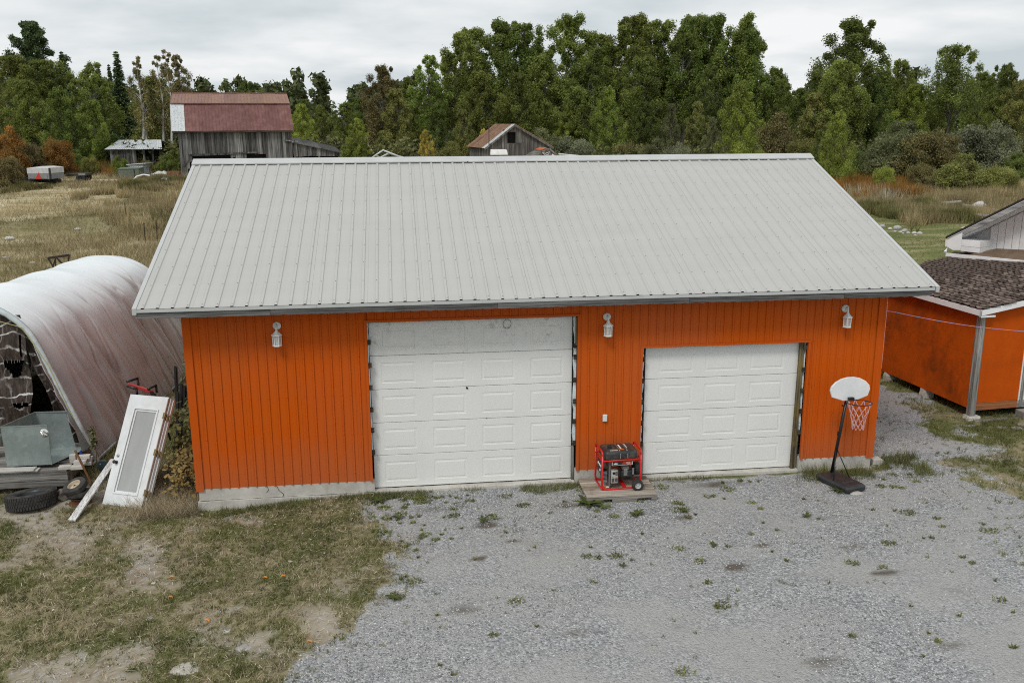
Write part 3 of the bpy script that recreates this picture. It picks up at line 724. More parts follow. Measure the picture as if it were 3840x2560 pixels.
sd = overhead_door(6.943, 9.486, 4, (.235, .99, 1.745), .56, False, 'smaller white four section overhead door, three panels wide')
p = at_y(1073, 891, .11); q = at_y(1118, 960, .11)
MB().lathe([(.0001, 0), (.016, .001), (.013, .012)], 10, (p.x, .106, p.z), 'y').box(p.x-.016, p.x+.002, .106, .119, p.z-.006, p.z+.02).build('lock_hole', MT_dark, bd)
MB().lathe([(.0001, 0), (.007, .001), (.006, .008)], 8, (q.x, .112, q.z), 'y').build('lock_hole', MT_dark, bd)
c = at_y(1166, 746, .0)
MB().tube([(c.x+.062*math.cos(a), .075-.02*math.sin(a), c.z-.002+.076*math.sin(a)) for a in [2*math.pi*k/22 for k in range(23)]], .0035, 6, cap=False).build('cable_loop', MT_black, bd)
# ---- jambs: house wrap strips, furring blocks, posts, header
def jamb(x0, x1, z1, blocks, lead):
    s = 1 if x1 > x0 else -1
    m = MB(); n = 26; L = []; R = []
    r = random.Random(int(x0*100))
    zl = .58
    for i in range(n+1):
        z = zl+(z1-zl)*i/n; w = lead*(.55+.45*math.sin(i*.85+x0)+r.uniform(-.12, .12))
        L.append((x0, .055, z)); R.append((x0+s*max(.012, abs(x1-x0)*.55+w*.35), .085+.02*math.sin(i*1.1), z))
    vs = L+R; m.add(vs, [((i, i+1, n+2+i, n+1+i) if s < 0 else (i+1, i, n+1+i, n+2+i)) for i in range(n)])
    m.build('house_wrap', MT_wrap, garage)
    for z in blocks:
        MB().box(min(x0, x0+s*.048), max(x0, x0+s*.048), .012, .052, z-.035, z+.035).build('furring_block', MT_wood_block, garage)
    MB().box(min(x0, x1), max(x0, x1), .095, .20, -.02, z1).build('jamb_backing', MT_dark, garage)
    MB().box(min(x0+s*.02, x1), max(x0+s*.02, x1), .06, .092, -.02, .56).build('jamb_post', MT_wood_grey_z, garage)
MT_wood_grey_z = woodmat('weathered_jamb', (.07,.065,.06), (.36,.34,.30), axis=2)
jamb(BX0, BX0+.022, BZ, (.62, .98, 1.31, 1.66, 2.01, 2.37), .02)
jamb(BX1, BX1-.058, BZ, (.62, .98, 1.31, 1.66, 2.03, 2.21), .06)
MB().box(BX1-.022, BX1-.002, .008, .05, 2.22, BZ-.02).build('furring_block', MT_wood_dark_z, garage)
jamb(SX0, SX0+.072, SZ, (.55, .90, 1.25, 1.6, 1.95), .02)
jamb(SX1, SX1-.05, SZ, (.62, .98, 1.33, 1.68, 2.05), .03)
MB().bar((9.492, .075, -.03), (9.515, .075, SZ-.01), .075, .05, (0,1,0)).build('door_post', MT_wood_dark_z, garage, bevel=.004)
for (a, b, z) in ((BX0, BX1, BZ), (SX0, SX1, SZ)):
    MB().box(a, b, .02, .22, z-.012, z+.03).build('door_header', MT_dark, garage)
# ---- roof
slope = math.atan2(HR-HE, RY+OV_); SL = math.hypot(HR-HE, RY+OV_)
ex_, ez_ = math.cos(slope), math.sin(slope)
RP, RRW, RRH = .2023, .052, .016
def roof_pt(x, s, h, back=False):
    y = -OV_ + s*ex_ - h*ez_; z = HE + s*ez_ + h*ex_
    return (x, y if not back else DEPTH-y, z)
XL, XR = -OL, GW+OR_
SHW = .8092
nsheet = int(math.ceil((XR-XL)/SHW))
for back in (False, True):
    for k in range(nsheet):
        a, b = XL+k*SHW, min(XL+(k+1)*SHW, XR)
        pr = rib_profile(a+.0005, b-.0005, RP, RRW, RRH, XL+.13)
        n = len(pr); dz = .0012*(k % 3); m = MB(); rows = 2
        s0 = random.uniform(-.008, .004)
        A = [roof_pt(x, s0, h+dz, back) for x, h in pr]; B = [roof_pt(x, SL-.01, h+dz, back) for x, h in pr]
        m.add(A+B, [(i, i+1, n+i+1, n+i) if not back else (i+1, i, n+i, n+i+1) for i in range(n-1)])
        o = m.build('roof_sheet', MT_roof, garage)
        if not back:
            sm = MB(); kk = 0
            while True:
                x = XL+.13+kk*RP; kk += 1
                if x > b: break
                if x < a: continue
                for r_ in range(10):
                    c0 = Vector(roof_pt(x+random.uniform(-.004, .004), .06+r_*(SL-.22)/9+random.uniform(-.012, .012), RRH+dz, back))
                    sm.box(c0.x-.005, c0.x+.005, c0.y-.005, c0.y+.005, c0.z-.002, c0.z+.006)
            if sm.v: sm.build('roof_screws', MT_screw, o, kind='stuff')
# deck under the sheets, rake edges, drip edge, fascia boards, ridge cap
m = MB()
for back in (False, True):
    A = [roof_pt(XL+.02, .03, -.012, back), roof_pt(XR-.02, .03, -.012, back), roof_pt(XR-.02, SL-.05, -.012, back), roof_pt(XL+.02, SL-.05, -.012, back)]
    B = [(p[0], p[1], p[2]-.07) for p in A]
    m.add(A+B, [(0,1,2,3),(7,6,5,4),(0,4,5,1),(1,5,6,2),(2,6,7,3),(3,7,4,0)])
m.build('roof_deck', MT_wood_grey_x, garage)
for X0, X1 in ((XL-.012, XL+.045), (XR-.045, XR+.012)):
    m = MB()
    for back in (False, True):
        A = [roof_pt(X0, -.005, .012, back), roof_pt(X1, -.005, .012, back), roof_pt(X1, SL-.01, .012, back), roof_pt(X0, SL-.01, .012, back)]
        B = [(p[0], p[1], p[2]-.09) for p in A]
        m.add(A+B, [(0,1,2,3),(7,6,5,4),(0,4,5,1),(1,5,6,2),(2,6,7,3),(3,7,4,0)])
    m.build('rake_trim', MT_roof_flash, garage)
cuts = [XL, 1.95, 5.1, 8.2, XR-.06]
for a, b in zip(cuts, cuts[1:]):
    MB().box(a+.001, b-.001, -OV_-.006+random.uniform(0, .002), -OV_+.004, HE-.052, HE-.006).build('drip_edge', MT_roof_flash, garage)
cuts = [XL+.035, 1.30, 4.55, 7.45, 9.9, XR-.09]
for i, (a, b) in enumerate(zip(cuts, cuts[1:])):
    dz = random.uniform(-.003, .003)
    MB().box(a, b-.004, -OV_+.006, -OV_+.045, HE-.138+dz, HE-.050+dz*.3).build('fascia_board', MT_wood_grey_x, garage, bevel=.003)
MB().box(XL, XR-.05, DEPTH+OV_-.045, DEPTH+OV_-.006, HE-.15, HE-.05).build('fascia_board', MT_wood_grey_x, garage)
# scalloped pale underlay edge hanging just below the fascia, in the soffit
m = MB(); x = XL+.5
while x < GW+.3:
    w = random.uniform(.14, .22)
    m.tube([(x+w*j/6, -OV_+.055, HE-.142-.010*math.sin(math.pi*j/6)) for j in range(7)], .0022, 4); x += w
m.build('soffit_underlay', M('pale_underlay', (.55,.52,.48), .7), garage)
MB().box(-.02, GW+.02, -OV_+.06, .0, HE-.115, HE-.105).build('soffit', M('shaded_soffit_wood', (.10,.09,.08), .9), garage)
cuts = [XL-.015, 1.40, 4.5, 7.6, XR+.015]
for i, (a, b) in enumerate(zip(cuts, cuts[1:])):
    prof = [(-.20, -.078), (-.20, -.060), (-.185, -.050), (-.10, -.0195), (-.09, -.008), (-.03, .014), (0, .022), (.03, .014), (.09, -.008), (.10, -.0195), (.185, -.050), (.20, -.060), (.20, -.078)]
    P2 = [(RY+y, HR+RRH+.012+z*1.0) for y, z in prof]
    n = len(P2); d = .002*(i % 2)
    MB().add([(a, y, z+d) for y, z in P2]+[(b+.02*(i < 3), y, z+d) for y, z in P2], [(j+1, j, n+j, n+j+1) for j in range(n-1)]).build('ridge_cap', MT_roof_flash, garage)

# ------------------------------------------------------------------ wall lanterns
MT_white = M('white_enamel', (.74,.74,.72), .5, (.62,.62,.58), scale=14)
t = NT('clear_lantern_glass'); g = t.n('ShaderNodeBsdfPrincipled'); g.inputs['Base Color'].default_value = (.9,.93,.93,1); g.inputs['Roughness'].default_value = .05
g.inputs['Alpha'].default_value = .28; t.t.links.new(g.outputs[0], t.out.inputs[0]); MT_glass = t.mat
MT_bulb = M('frosted_bulb', (.72,.72,.70), .35)
def lantern(x, z, label):
    L = thing('wall_lantern', label, 'lamp', (x, -.016, z), 0, 'white lanterns on the garage front')
    MB().lathe([(.0, -.022), (.045, -.022), (.056, -.016), (.062, -.004), (.062, .004)], 20, (0, 0, .135), 'y').build('wall_plate', MT_white, L, smooth=True)
    MB().tube([(0,-.01,.12), (0,-.05,.165), (0,-.085,.165), (0,-.10,.13), (0,-.10,.085)], [.012,.011,.011,.012,.014], 8).build('arm', MT_white, L, smooth=True)
    R = 6; cy = -.10
    m = MB().lathe([(.0, .098), (.018, .094), (.026, .070), (.048, .046), (.058, .036), (.078, .022), (.083, .012), (.070, .006), (.0, .006)], R, (0, cy, 0)); m.build('cap', MT_white, L)
    MB().lathe([(.0, -.155), (.050, -.155), (.070, -.146), (.072, -.136), (.055, -.128), (.0, -.128)], R, (0, cy, 0)).build('base', MT_white, L)
    for k in range(R):
        a = 2*math.pi*k/R
        MB().bar((.064*math.cos(a), cy+.064*math.sin(a), .012), (.058*math.cos(a), cy+.058*math.sin(a), -.134), .010, .010).build('cage_bar', MT_white, L)
    MB().lathe([(.056, .008), (.051, -.130)], R, (0, cy, 0)).build('glass', MT_glass, L)
    MB().lathe([(.0, -.128), (.016, -.125), (.018, -.075), (.012, -.072)], 10, (0, cy, 0)).build('socket', MT_white, L)
    MB().lathe([(.010, -.075), (.024, -.055), (.031, -.030), (.026, -.008), (.0, .003)], 12, (0, cy, 0)).build('bulb', MT_bulb, L, smooth=True)
for (dx, dy, lb) in ((636, 776, 'white wall lantern left of the big overhead door'), (1396.5, 754, 'white wall lantern between the two overhead doors'), (1945.5, 734, 'white wall lantern right of the small overhead door')):
    p = at_y(dx, dy, -.10); lantern(p.x, p.z+.03, lb)
p = at_y(1389, 959, -.02)
ob = thing('outlet_box', 'small light grey outlet box on the orange wall above the generator', 'outlet', (p.x, -.014, p.z))
MB().box(-.036, .036, -.03, .0, -.056, .056).build('housing', MT_white, ob, bevel=.005)
MB().box(-.031, .031, -.036, -.0305, -.050, .046).build('flap_cover', MT_white, ob, bevel=.003)
# ------------------------------------------------------------------ pallet
MT_pal = woodmat('pallet_wood', (.26,.22,.17), (.52,.475,.41), (.075,.05,.025), axis=0, tint_amt=.9, orand=.2)
MT_paly = woodmat('pallet_stringer_wood', (.13,.12,.11), (.36,.33,.29), axis=0)
PZ = ghs(6.4, -.45)-.005
pal = thing('pallet', 'low weathered wooden pallet against the garage between the doors', 'pallet', (6.395, -.455, PZ), math.radians(-1))
PW, PD, PH = .548, .375, .115
for y in (-PD, -.01, PD-.035):          # notched stringers run across the front
    poly = [(-PW, 0), (-PW+.16, 0), (-PW+.16, .05), (-PW+.40, .05), (-PW+.40, 0), (.24, 0), (.24, .05), (.46, .05), (.46, 0), (PW, 0), (PW, PH-.022), (-PW, PH-.022)]
    MB().prism(poly, y, y+.035).build('stringer', MT_paly, pal)
yy = -PD-.005
for i, (w, dz) in enumerate(((.19, .0), (.215, .002), (.175, -.001), (.165, .001))):
    MB().box(-PW-.006+random.uniform(0, .01), PW+.006-random.uniform(0, .012), yy, yy+w-.008, PH-.022+dz, PH-.001+dz).build('deck_board', MT_pal, pal, bevel=.003); yy += w
# ------------------------------------------------------------------ generator
MT_red = M('red_frame_paint', (.62,.008,.010), .32, (.42,.012,.010), scale=8, spec=.5)
MT_tank = M('black_fuel_tank', (.022,.024,.026), .42, (.045,.045,.042), scale=6, dirt=(.16,.13,.10), dirt_amt=.55, dirt_scale=7)
MT_engine = M('black_engine_cover', (.02,.021,.023), .4, (.035,.035,.036), scale=12)
MT_alu = M('cast_aluminium', (.42,.42,.41), .38, (.28,.28,.27), scale=18, metallic=.6)
MT_chrome = M('stamped_muffler_steel', (.60,.58,.54), .4, (.45,.43,.40), scale=10, metallic=.35)
MT_label_white = M('white_print', (.75,.75,.73), .5)
MT_label_orange = M('warning_orange', (.65,.16,.02), .5)
MT_label_red = M('red_print', (.42,.045,.02), .45)
MT_tyre = M('tyre_rubber', (.020,.020,.020), .82, (.045,.042,.038), scale=14, dirt=(.16,.14,.115), dirt_amt=.45, dirt_scale=5)
gz0 = PZ+PH+.002
gen = thing('generator', 'red and black portable generator with two wheels standing on the pallet', 'generator', (6.42, -.40, gz0), math.radians(1.5))
GX_, GY_ = .305, .215
R_ = .0155
def arc(c, a0, a1, r, n, f): return [f(c[0]+r*math.cos(a0+(a1-a0)*k/n), c[1]+r*math.sin(a0+(a1-a0)*k/n)) for k in range(n+1)]
# front and back hoops in the xz plane
for y in (-GY_, GY_):
    pts = [(-GX_, y, .56)] + [(-GX_, y, .12)] + arc((-GX_+.06, .075), math.pi, 1.5*math.pi, .06, 5, lambda a, b: (a, y, b)) + arc((GX_-.06, .075), 1.5*math.pi, 2*math.pi, .06, 5, lambda a, b: (a, y, b)) + [(GX_, y, .12), (GX_, y, .56)]
    MB().tube(pts, R_, 10).build('frame_tube', MT_red, gen, smooth=True)
    MB().tube([(-GX_, y, .475), (GX_, y, .475)], R_*.85, 8).build('frame_tube', MT_red, gen, smooth=True)
for x in (-GX_, GX_):                   # top carrying hoops, left and right end
    pts = [(x, -GY_, .545)] + arc((-GY_+.06, .56), math.pi, math.pi/2, .06, 5, lambda a, b: (x, a, b)) + arc((GY_-.06, .56), math.pi/2, 0, .06, 5, lambda a, b: (x, a, b)) + [(x, GY_, .545)]
    MB().tube(pts, R_, 10).build('frame_tube', MT_red, gen, smooth=True)
    MB().tube([(x, -GY_, .02), (x, GY_, .02)], R_*.9, 8).build('frame_tube', MT_red, gen, smooth=True)
    MB().tube([(x, -GY_, .475), (x, GY_, .475)], R_*.8, 8).build('frame_tube', MT_red, gen, smooth=True)
# fuel tank: rounded slab with two grooves
def rbox(x0, x1, y0, y1, z0, z1, r, n=4, top=.06):
    m = MB(); rows = []
    prof = [(0, z0, 0.0), (0, z0, .0)] ; prof = [(.012, z0), (0, z0+.012)] + [(0, z1-top)] + [(top*(1-math.cos(a)), z1-top+top*math.sin(a)) for a in [math.pi/2*k/5 for k in range(1, 6)]]
    for ins, z in prof:
        ring = []
        for cx, cy, a0 in ((x1-r, y1-r, 0), (x0+r, y1-r, 90), (x0+r, y0+r, 180), (x1-r, y0+r, 270)):
            for k in range(n+1):
                a = math.radians(a0+90*k/n); ring.append((cx+(r-ins*.999 if r > ins else .001)*math.cos(a) , cy+(r-ins if r > ins else .001)*math.sin(a), z))
        rows.append(ring)
    N = len(rows[0]); vs = [p for r_ in rows for p in r_]; fs = []
    for i in range(len(rows)-1):
        for k in range(N): fs.append((i*N+k, i*N+(k+1) % N, (i+1)*N+(k+1) % N, (i+1)*N+k))
    fs.append(tuple((len(rows)-1)*N+k for k in range(N))); fs.append(tuple(range(N-1, -1, -1)))
    return m.add(vs, fs)
tk = rbox(-.275, .275, -.205, .205, .485, .615, .085, 5, .055).build('fuel_tank', MT_tank, gen, smooth=False)
for x in (-.02, .095):
    MB().tube([(x, -.207, .50), (x, -.204, .565), (x, -.155, .6165), (x, .155, .6165), (x, .204, .565)], .006, 6).build('tank_strap', MT_alu, tk)
MB().lathe([(.0, .05), (.026, .05), (.032, .044), (.034, .0)], 16, (-.15, -.03, .612)).build('fuel_cap', MT_black, tk)
MB().box(-.17, -.05, -.155, -.135, .6155, .6175).build('tank_sticker', MT_label_white, tk)
MB().box(.005, .028, -.08, .10, .6158, .6175).build('tank_sticker', MT_label_white, tk)
MB().box(-.0, .055, -.13, -.098, .6158, .6178).build('tank_sticker', MT_label_orange, tk)
MB().box(.11, .122, -.07, .12, .6158, .6175).build('tank_sticker', MT_label_white, tk)
# name panel under the tank with its print
pn = MB().box(-.155, .165, -GY_-.004, -GY_+.004, .405, .455).build('name_panel', MT_engine, gen)
pn.location.y = -.006
MB().box(-.158, -.150, -GY_-.0065, -GY_-.0045, .402, .456).box(-.150, .166, -GY_-.0065, -GY_-.0045, .402, .4055).box(.160, .168, -GY_-.0065, -GY_-.0045, .404, .456).build('panel_border', MT_label_white, pn)
MB().prism([(.0, .41), (.158, .41), (.158, .454), (.03, .454), (.0, .425)], -GY_-.006, -GY_-.0045).build('panel_flash', MT_label_red, pn)
MB().prism([(-.135, .428), (-.12, .436), (-.075, .436), (-.06, .428), (-.075, .421), (-.12, .421)], -GY_-.0062, -GY_-.0045).prism([(-.112, .436), (-.0975, .441), (-.083, .436)], -GY_-.0062, -GY_-.0045).prism([(-.112, .421), (-.0975, .416), (-.083, .421)], -GY_-.0062, -GY_-.0045).build('maker_badge', MT_label_white, pn)
def text_part(name, body, size, loc, rot, mat, parent, shear=0.0, ext=.0006):
    cu = bpy.data.curves.new(name, 'FONT'); cu.body = body; cu.size = size; cu.extrude = ext; cu.shear = shear; cu.resolution_u = 2
    tmp = bpy.data.objects.new('tmp_text', cu); COL.objects.link(tmp)
    dg = bpy.context.evaluated_depsgraph_get(); me = bpy.data.meshes.new_from_object(tmp.evaluated_get(dg))
    bpy.data.objects.remove(tmp); me.materials.clear(); me.materials.append(mat)
    o = bpy.data.objects.new(name, me); COL.objects.link(o); o.parent = parent; o.location = loc; o.rotation_euler = rot; return o
text_part('lettering', '5500', .031, (.063, -GY_-.0075, .4295), (math.pi/2, 0, 0), MT_label_white, pn, .25)
text_part('lettering', '8500', .021, (.085, -GY_-.0075, .4105), (math.pi/2, 0, 0), MT_label_white, pn, .25)
MB().box(.132, .152, -GY_-.0078, -GY_-.0066, .431, .434).box(.132, .152, -GY_-.0078, -GY_-.0066, .413, .4155).build('panel_print', MT_label_white, pn)
# engine, muffler, alternator
en = MB().box(.02, .20, -.10, .13, .10, .30).build('engine', MT_engine, gen, bevel=.02)
rbox(.0, .225, -.175, -.03, .175, .285, .05, 4, .03).build('air_cleaner', MT_engine, en)
MB().lathe([(.0, 0), (.085, .0), (.105, .02), (.11, .09)], 20, (.245, .02, .24), 'x').build('recoil_housing', MT_engine, en)
MB().box(.045, .105, -.185, -.165, .205, .32).build('rocker_cover', MT_alu, en, bevel=.008)
MB().box(.03, .125, -.165, -.10, .30, .345).build('cylinder_head', MT_alu, en, bevel=.004)
m = MB()
for k in range(6): m.box(.028, .13, -.172, -.10, .30+k*.009, .304+k*.009)
m.build('cooling_fins', MT_alu, en)
MB().box(.175, .205, -.20, -.185, .225, .33).build('lever', MT_alu, en, bevel=.006)
mf = MB().box(-.155, -.045, -.195, -.11, .095, .305).build('muffler', MT_chrome, gen, bevel=.012)
m = MB()
for k in range(6): m.box(-.092, -.052, -.199, -.1955, .225+k*.013, .2305+k*.013)
for k in range(6):
    m.box(-.148, -.107, -.199, -.1955, .122+k*.011, .127+k*.011); m.box(-.094, -.054, -.199, -.1955, .122+k*.011, .127+k*.011)
m.build('louvre', MT_dark, mf)
MB().lathe([(.0, -.0005), (.021, -.0005), (.021, .006)], 14, (-.115, -.1985, .262), 'y').build('exhaust_outlet', MT_dark, mf)
for x, z in ((-.133, .205), (-.066, .207), (-.133, .108), (-.066, .108)):
    MB().lathe([(.0, -.004), (.007, -.003), (.008, .003)], 8, (x, -.197, z), 'y').build('bolt', MT_alu, mf)
MB().box(-.185, -.165, -.175, .13, .03, .45).build('heat_shield', M('dull_grey_sheet', (.16,.16,.16), .5), gen)
al = MB().lathe([(.0, -.27), (.075, -.27), (.09, -.25), (.09, -.20)], 18, (0, -.02, .19), 'x').build('alternator', MT_engine, gen)
m = MB()
for k in range(9): m.box(-.285, -.205, -.135, -.128, .09+k*.022, .102+k*.022)
m.build('vent_slats', MT_alu, al)
MB().box(-.30, -.285, -.16, .12, .22, .44).build('control_panel', MT_engine, gen, bevel=.004)
for y, z in ((-.10, .36), (-.03, .36), (.05, .36), (-.06, .28)):
    MB().lathe([(.0, -.008), (.020, -.008), (.024, .0)], 12, (-.3, y, z), 'x').build('socket', MT_label_white, gen)
MB().box(-.26, -.19, -.21, -.15, .03, .05).build('warning_sticker', MT_label_orange, gen)
MB().box(-.235, -.195, -.22, -.185, .047, .051).build('warning_sticker', MT_label_white, gen)
MB().box(.03, .085, -.19, .19, .028, .048).build('cross_rail', MT_red, gen)
# wheels
def wheel_parts(par, c, rt, w, rim_r, mat_rim, axis_rot, nhole=5, tread=True):
    wh = bpy.data.objects.new('wheel', None); COL.objects.link(wh); wh.parent = par; wh.location = c; wh.rotation_euler = axis_rot
    ty = MB().lathe([(rim_r, -w*.42), (rim_r+.2*(rt-rim_r), -w*.5), (rt*.93, -w*.48), (rt*.985, -w*.36), (rt, -w*.15), (rt, w*.15), (rt*.985, w*.36), (rt*.93, w*.48), (rim_r+.2*(rt-rim_r), w*.5), (rim_r, w*.42)], 32).build('tyre', MT_tyre, wh, smooth=True)
    if tread:
        m = MB(); n = 26
        for k in range(n):
            a = 2*math.pi*k/n
            for zz, ph in ((-w*.28, 0), (w*.28, .5)):
                b = a+ph*2*math.pi/n; ca, sa = math.cos(b), math.sin(b)
                m.bar((rt*.96*ca, rt*.96*sa, zz), (rt*1.025*ca, rt*1.025*sa, zz), rt*.14, w*.34, (0,0,1))
        m.build('tread_blocks', MT_tyre, ty)
    rm = MB().lathe([(rim_r*1.02, w*.44), (rim_r*.92, w*.40), (rim_r*.86, w*.22), (rim_r*.45, w*.20), (rim_r*.34, w*.30), (.0, w*.31)], 24).lathe([(rim_r*1.02, -w*.44), (rim_r*.92, -w*.40), (rim_r*.86, -w*.1), (.0, -w*.1)], 24).build('rim', mat_rim, wh, smooth=False)
    for k in range(nhole):
        a = 2*math.pi*(k+.3)/nhole
        MB().lathe([(.0, .002), (rim_r*.105, .002), (rim_r*.105, -.002)], 8, (rim_r*.64*math.cos(a), rim_r*.64*math.sin(a), w*.215)).build('rim_hole', MT_dark, rm)
    return wh
MT_rim_grey = M('grey_plastic_rim', (.48,.48,.47), .5)
wheel_parts(gen, (.245, -GY_-.055, .076), .086, .066, .046, MT_rim_grey, (math.pi/2, 0, 0))
wheel_parts(gen, (.245, GY_+.04, .076), .086, .066, .046, MT_rim_grey, (math.pi/2, 0, 0))
MB().tube([(.245, -GY_-.05, .076), (.245, GY_+.04, .076)], .009, 8).build('axle', MT_alu, gen)

# ------------------------------------------------------------------ basketball hoop
hz = ghs(10, -.7)
MT_hoopblack = M('black_hoop_plastic', (.020,.021,.023), .42, (.03,.031,.033), scale=9, dirt=(.06,.057,.053), dirt_amt=.25)
MT_hoopsteel = M('black_hoop_steel', (.012,.012,.013), .35)
MT_board = M('white_backboard', (.74,.745,.75), .38, (.66,.67,.68), scale=3)
bh = thing('basketball_hoop', 'small black portable basketball hoop with white fan backboard at the garage corner', 'basketball hoop', (9.98, -.64, hz), math.radians(17))
# base: rounded tank, long axis towards the camera (-y)
def loft(rings, mat, name, par, smooth=False, cap=True):
    n = len(rings[0]); vs = [p for r in rings for p in r]; fs = []
    for i in range(len(rings)-1):
        for k in range(n): fs.append((i*n+k, i*n+(k+1) % n, (i+1)*n+(k+1) % n, (i+1)*n+k))
    if cap: fs += [tuple(range(n-1, -1, -1)), tuple((len(rings)-1)*n+k for k in range(n))]
    return MB().add(vs, fs).build(name, mat, par, smooth)
def rrect(hx, hy, r, z, n=4, cy=0, cx=0):
    out = []
    for sx, sy, a0 in ((1, 1, 0), (-1, 1, 90), (-1, -1, 180), (1, -1, 270)):
        for k in range(n+1):
            a = math.radians(a0+90*k/n); out.append((cx+sx*(hx-r)+r*math.cos(a), cy+sy*(hy-r)+r*math.sin(a), z))
    return out
base = loft([rrect(.185,.345,.05,.0), rrect(.205,.365,.06,.03), rrect(.205,.365,.06,.075), rrect(.175,.335,.05,.105), rrect(.14,.30,.04,.112)], MT_hoopblack, 'base', bh)
loft([rrect(.105,.135,.02,.1115,3,-.05), rrect(.098,.128,.02,.122,3,-.05), rrect(.09,.12,.02,.123,3,-.05)], MT_hoopblack, 'base_lid', base)
MB().lathe([(.0, .014), (.02, .012), (.024, .0)], 12, (-.01, -.235, .111)).build('fill_cap', MT_black, base)
bh.rotation_euler = (0, 0, math.radians(17))
# pole from the back of the base, leaning a little
def hl(wx, wy, wz):      # world -> local of the hoop
    d = Vector((wx-9.98, wy+.64, wz-hz)); a = -math.radians(17)
    return (d.x*math.cos(a)-d.y*math.sin(a), d.x*math.sin(a)+d.y*math.cos(a), d.z)
pb = hl(9.96, -.37, hz+.06); pt = hl(10.085, -.44, 1.36)
MB().tube([pb, pt], .026, 12).build('pole', MT_hoopsteel, bh, smooth=True)
MB().lathe([(.031, -.03), (.031, .03)], 12, hl(10.02, -.405, .72)).build('pole_joint', MT_hoopsteel, bh)
MB().bar(hl(10.03, -.46, 1.20), hl(10.02, -.42, 1.20), .02, .02).build('bolt', MT_hoopsteel, bh)
st = hl(9.995, -.39, .50)
for sx in (-.17, .17): MB().tube([st, (sx, -.03, .085)], .009, 8).build('strut', MT_hoopsteel, bh, smooth=True)
# backboard: fan shape
bb = bpy.data.objects.new('backboard', None)
out = [(-.115,-.19), (.115,-.19), (.30,-.125), (.335,-.02), (.318,.045), (.25,.115), (.15,.165), (.05,.185), (-.05,.185), (-.15,.165), (-.25,.115), (-.318,.045), (-.335,-.02), (-.30,-.125)]
bc = hl(10.095, -.485, 1.495)
m = MB(); n = len(out)
f0 = [(x, -.012, z) for x, z in out]; f1 = [(x*.975, -.018, z*.97) for x, z in out]; bk = [(x, .012, z) for x, z in out]
m.add(bk+f0+f1, [tuple(range(n))]+[(i, n+i, n+(i+1) % n, (i+1) % n) for i in range(n)]+[(n+i, 2*n+i, 2*n+(i+1) % n, n+(i+1) % n) for i in range(n)]+[tuple(2*n+i for i in range(n-1, -1, -1))])
bb = m.build('backboard', MT_board, bh, loc=bc); bb.rotation_euler = (math.radians(-3), 0, math.radians(-15))
MB().box(-.045, .045, -.075, -.02, -.185, -.13).build('bracket', MT_hoopsteel, bb, bevel=.004)
RR = .185; rc = (.02, -.265, -.165)
rim = MB().tube([(rc[0]+RR*math.cos(2*math.pi*k/28), rc[1]+RR*math.sin(2*math.pi*k/28), rc[2]) for k in range(28)], .0085, 8, closed=True).build('rim', MT_hoopsteel, bb, smooth=True)
for sx in (-1, 1): MB().tube([(.04*sx, -.05, -.17), (rc[0]+.14*sx, rc[1]+.12, rc[2]-.002)], .005, 6).build('rim_brace', MT_hoopsteel, bb)
m = MB(); NS = 9; lv = [(1.0, 0.0), (.80, -.10), (.66, -.19), (.56, -.275), (.50, -.355), (.47, -.42)]
def npt(i, k):
    r, z = lv[i]; a = 2*math.pi*(k+.5*(i % 2))/NS
    return Vector((rc[0]+RR*r*math.cos(a), rc[1]+RR*r*math.sin(a), rc[2]+z+random.uniform(-.006, .006)))
pts = [[npt(i, k) for k in range(NS)] for i in range(len(lv))]
for i in range(len(lv)-1):
    for k in range(NS):
        for dk in ((0, -1) if i % 2 == 0 else (0, 1)):
            a, b = pts[i][k], pts[i+1][(k+dk) % NS]
            mid = (a+b)/2+Vector((random.uniform(-.006, .006), random.uniform(-.006, .006), -.008))
            m.tube([a, mid, b], .0042, 5)
t = NT('multicoloured_net'); r_ = t.n('ShaderNodeNewGeometry').outputs['Random Per Island']
net_mat = t.bsdf(t.ramp(r_, [(.0, (.66,.56,.56)), (.35, (.60,.25,.28)), (.7, (.64,.42,.36)), (1.0, (.40,.34,.55))]), .8)
m.build('net', net_mat, rim)
st_ = MB().lathe([(.0,.0),(.08,.0),(.09,.02),(.05,.045),(.0,.05)], 7, (0,0,0)).build('flat_stone', M('pale_fieldstone', (.48,.46,.42), .9, (.36,.34,.31)), loc=(10.06, -1.02, hz-.012)); st_.scale = (1.3, .7, 1); tag(st_, 'pale flat stone under the front edge of the hoop base', 'stone')

# ------------------------------------------------------------------ tarp shelter
def tarp_mat():
    t = NT('silver_tarp')
    co = t.coord((1,1,1))
    sep = t.n('ShaderNodeSeparateXYZ', {0: co})
    # sky reflection put into the colour: silver top, blending to mauve grey lower down
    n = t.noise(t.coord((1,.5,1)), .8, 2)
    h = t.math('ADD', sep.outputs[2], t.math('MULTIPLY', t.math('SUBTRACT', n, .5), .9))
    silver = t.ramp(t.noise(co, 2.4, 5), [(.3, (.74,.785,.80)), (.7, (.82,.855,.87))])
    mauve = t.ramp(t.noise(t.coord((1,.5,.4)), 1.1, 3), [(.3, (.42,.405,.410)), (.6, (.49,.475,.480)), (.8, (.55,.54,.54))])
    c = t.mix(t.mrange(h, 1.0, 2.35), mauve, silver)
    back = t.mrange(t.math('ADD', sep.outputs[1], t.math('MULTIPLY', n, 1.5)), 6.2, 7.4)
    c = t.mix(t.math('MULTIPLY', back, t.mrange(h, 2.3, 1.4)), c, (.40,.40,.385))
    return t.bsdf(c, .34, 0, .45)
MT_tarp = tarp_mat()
PROF = [(2.02,-.26), (1.86,.22), (1.70,.70), (1.54,1.14), (1.41,1.50), (1.28,1.87), (1.14,2.16), (.93,2.40), (.66,2.59), (.33,2.71), (0,2.75)]
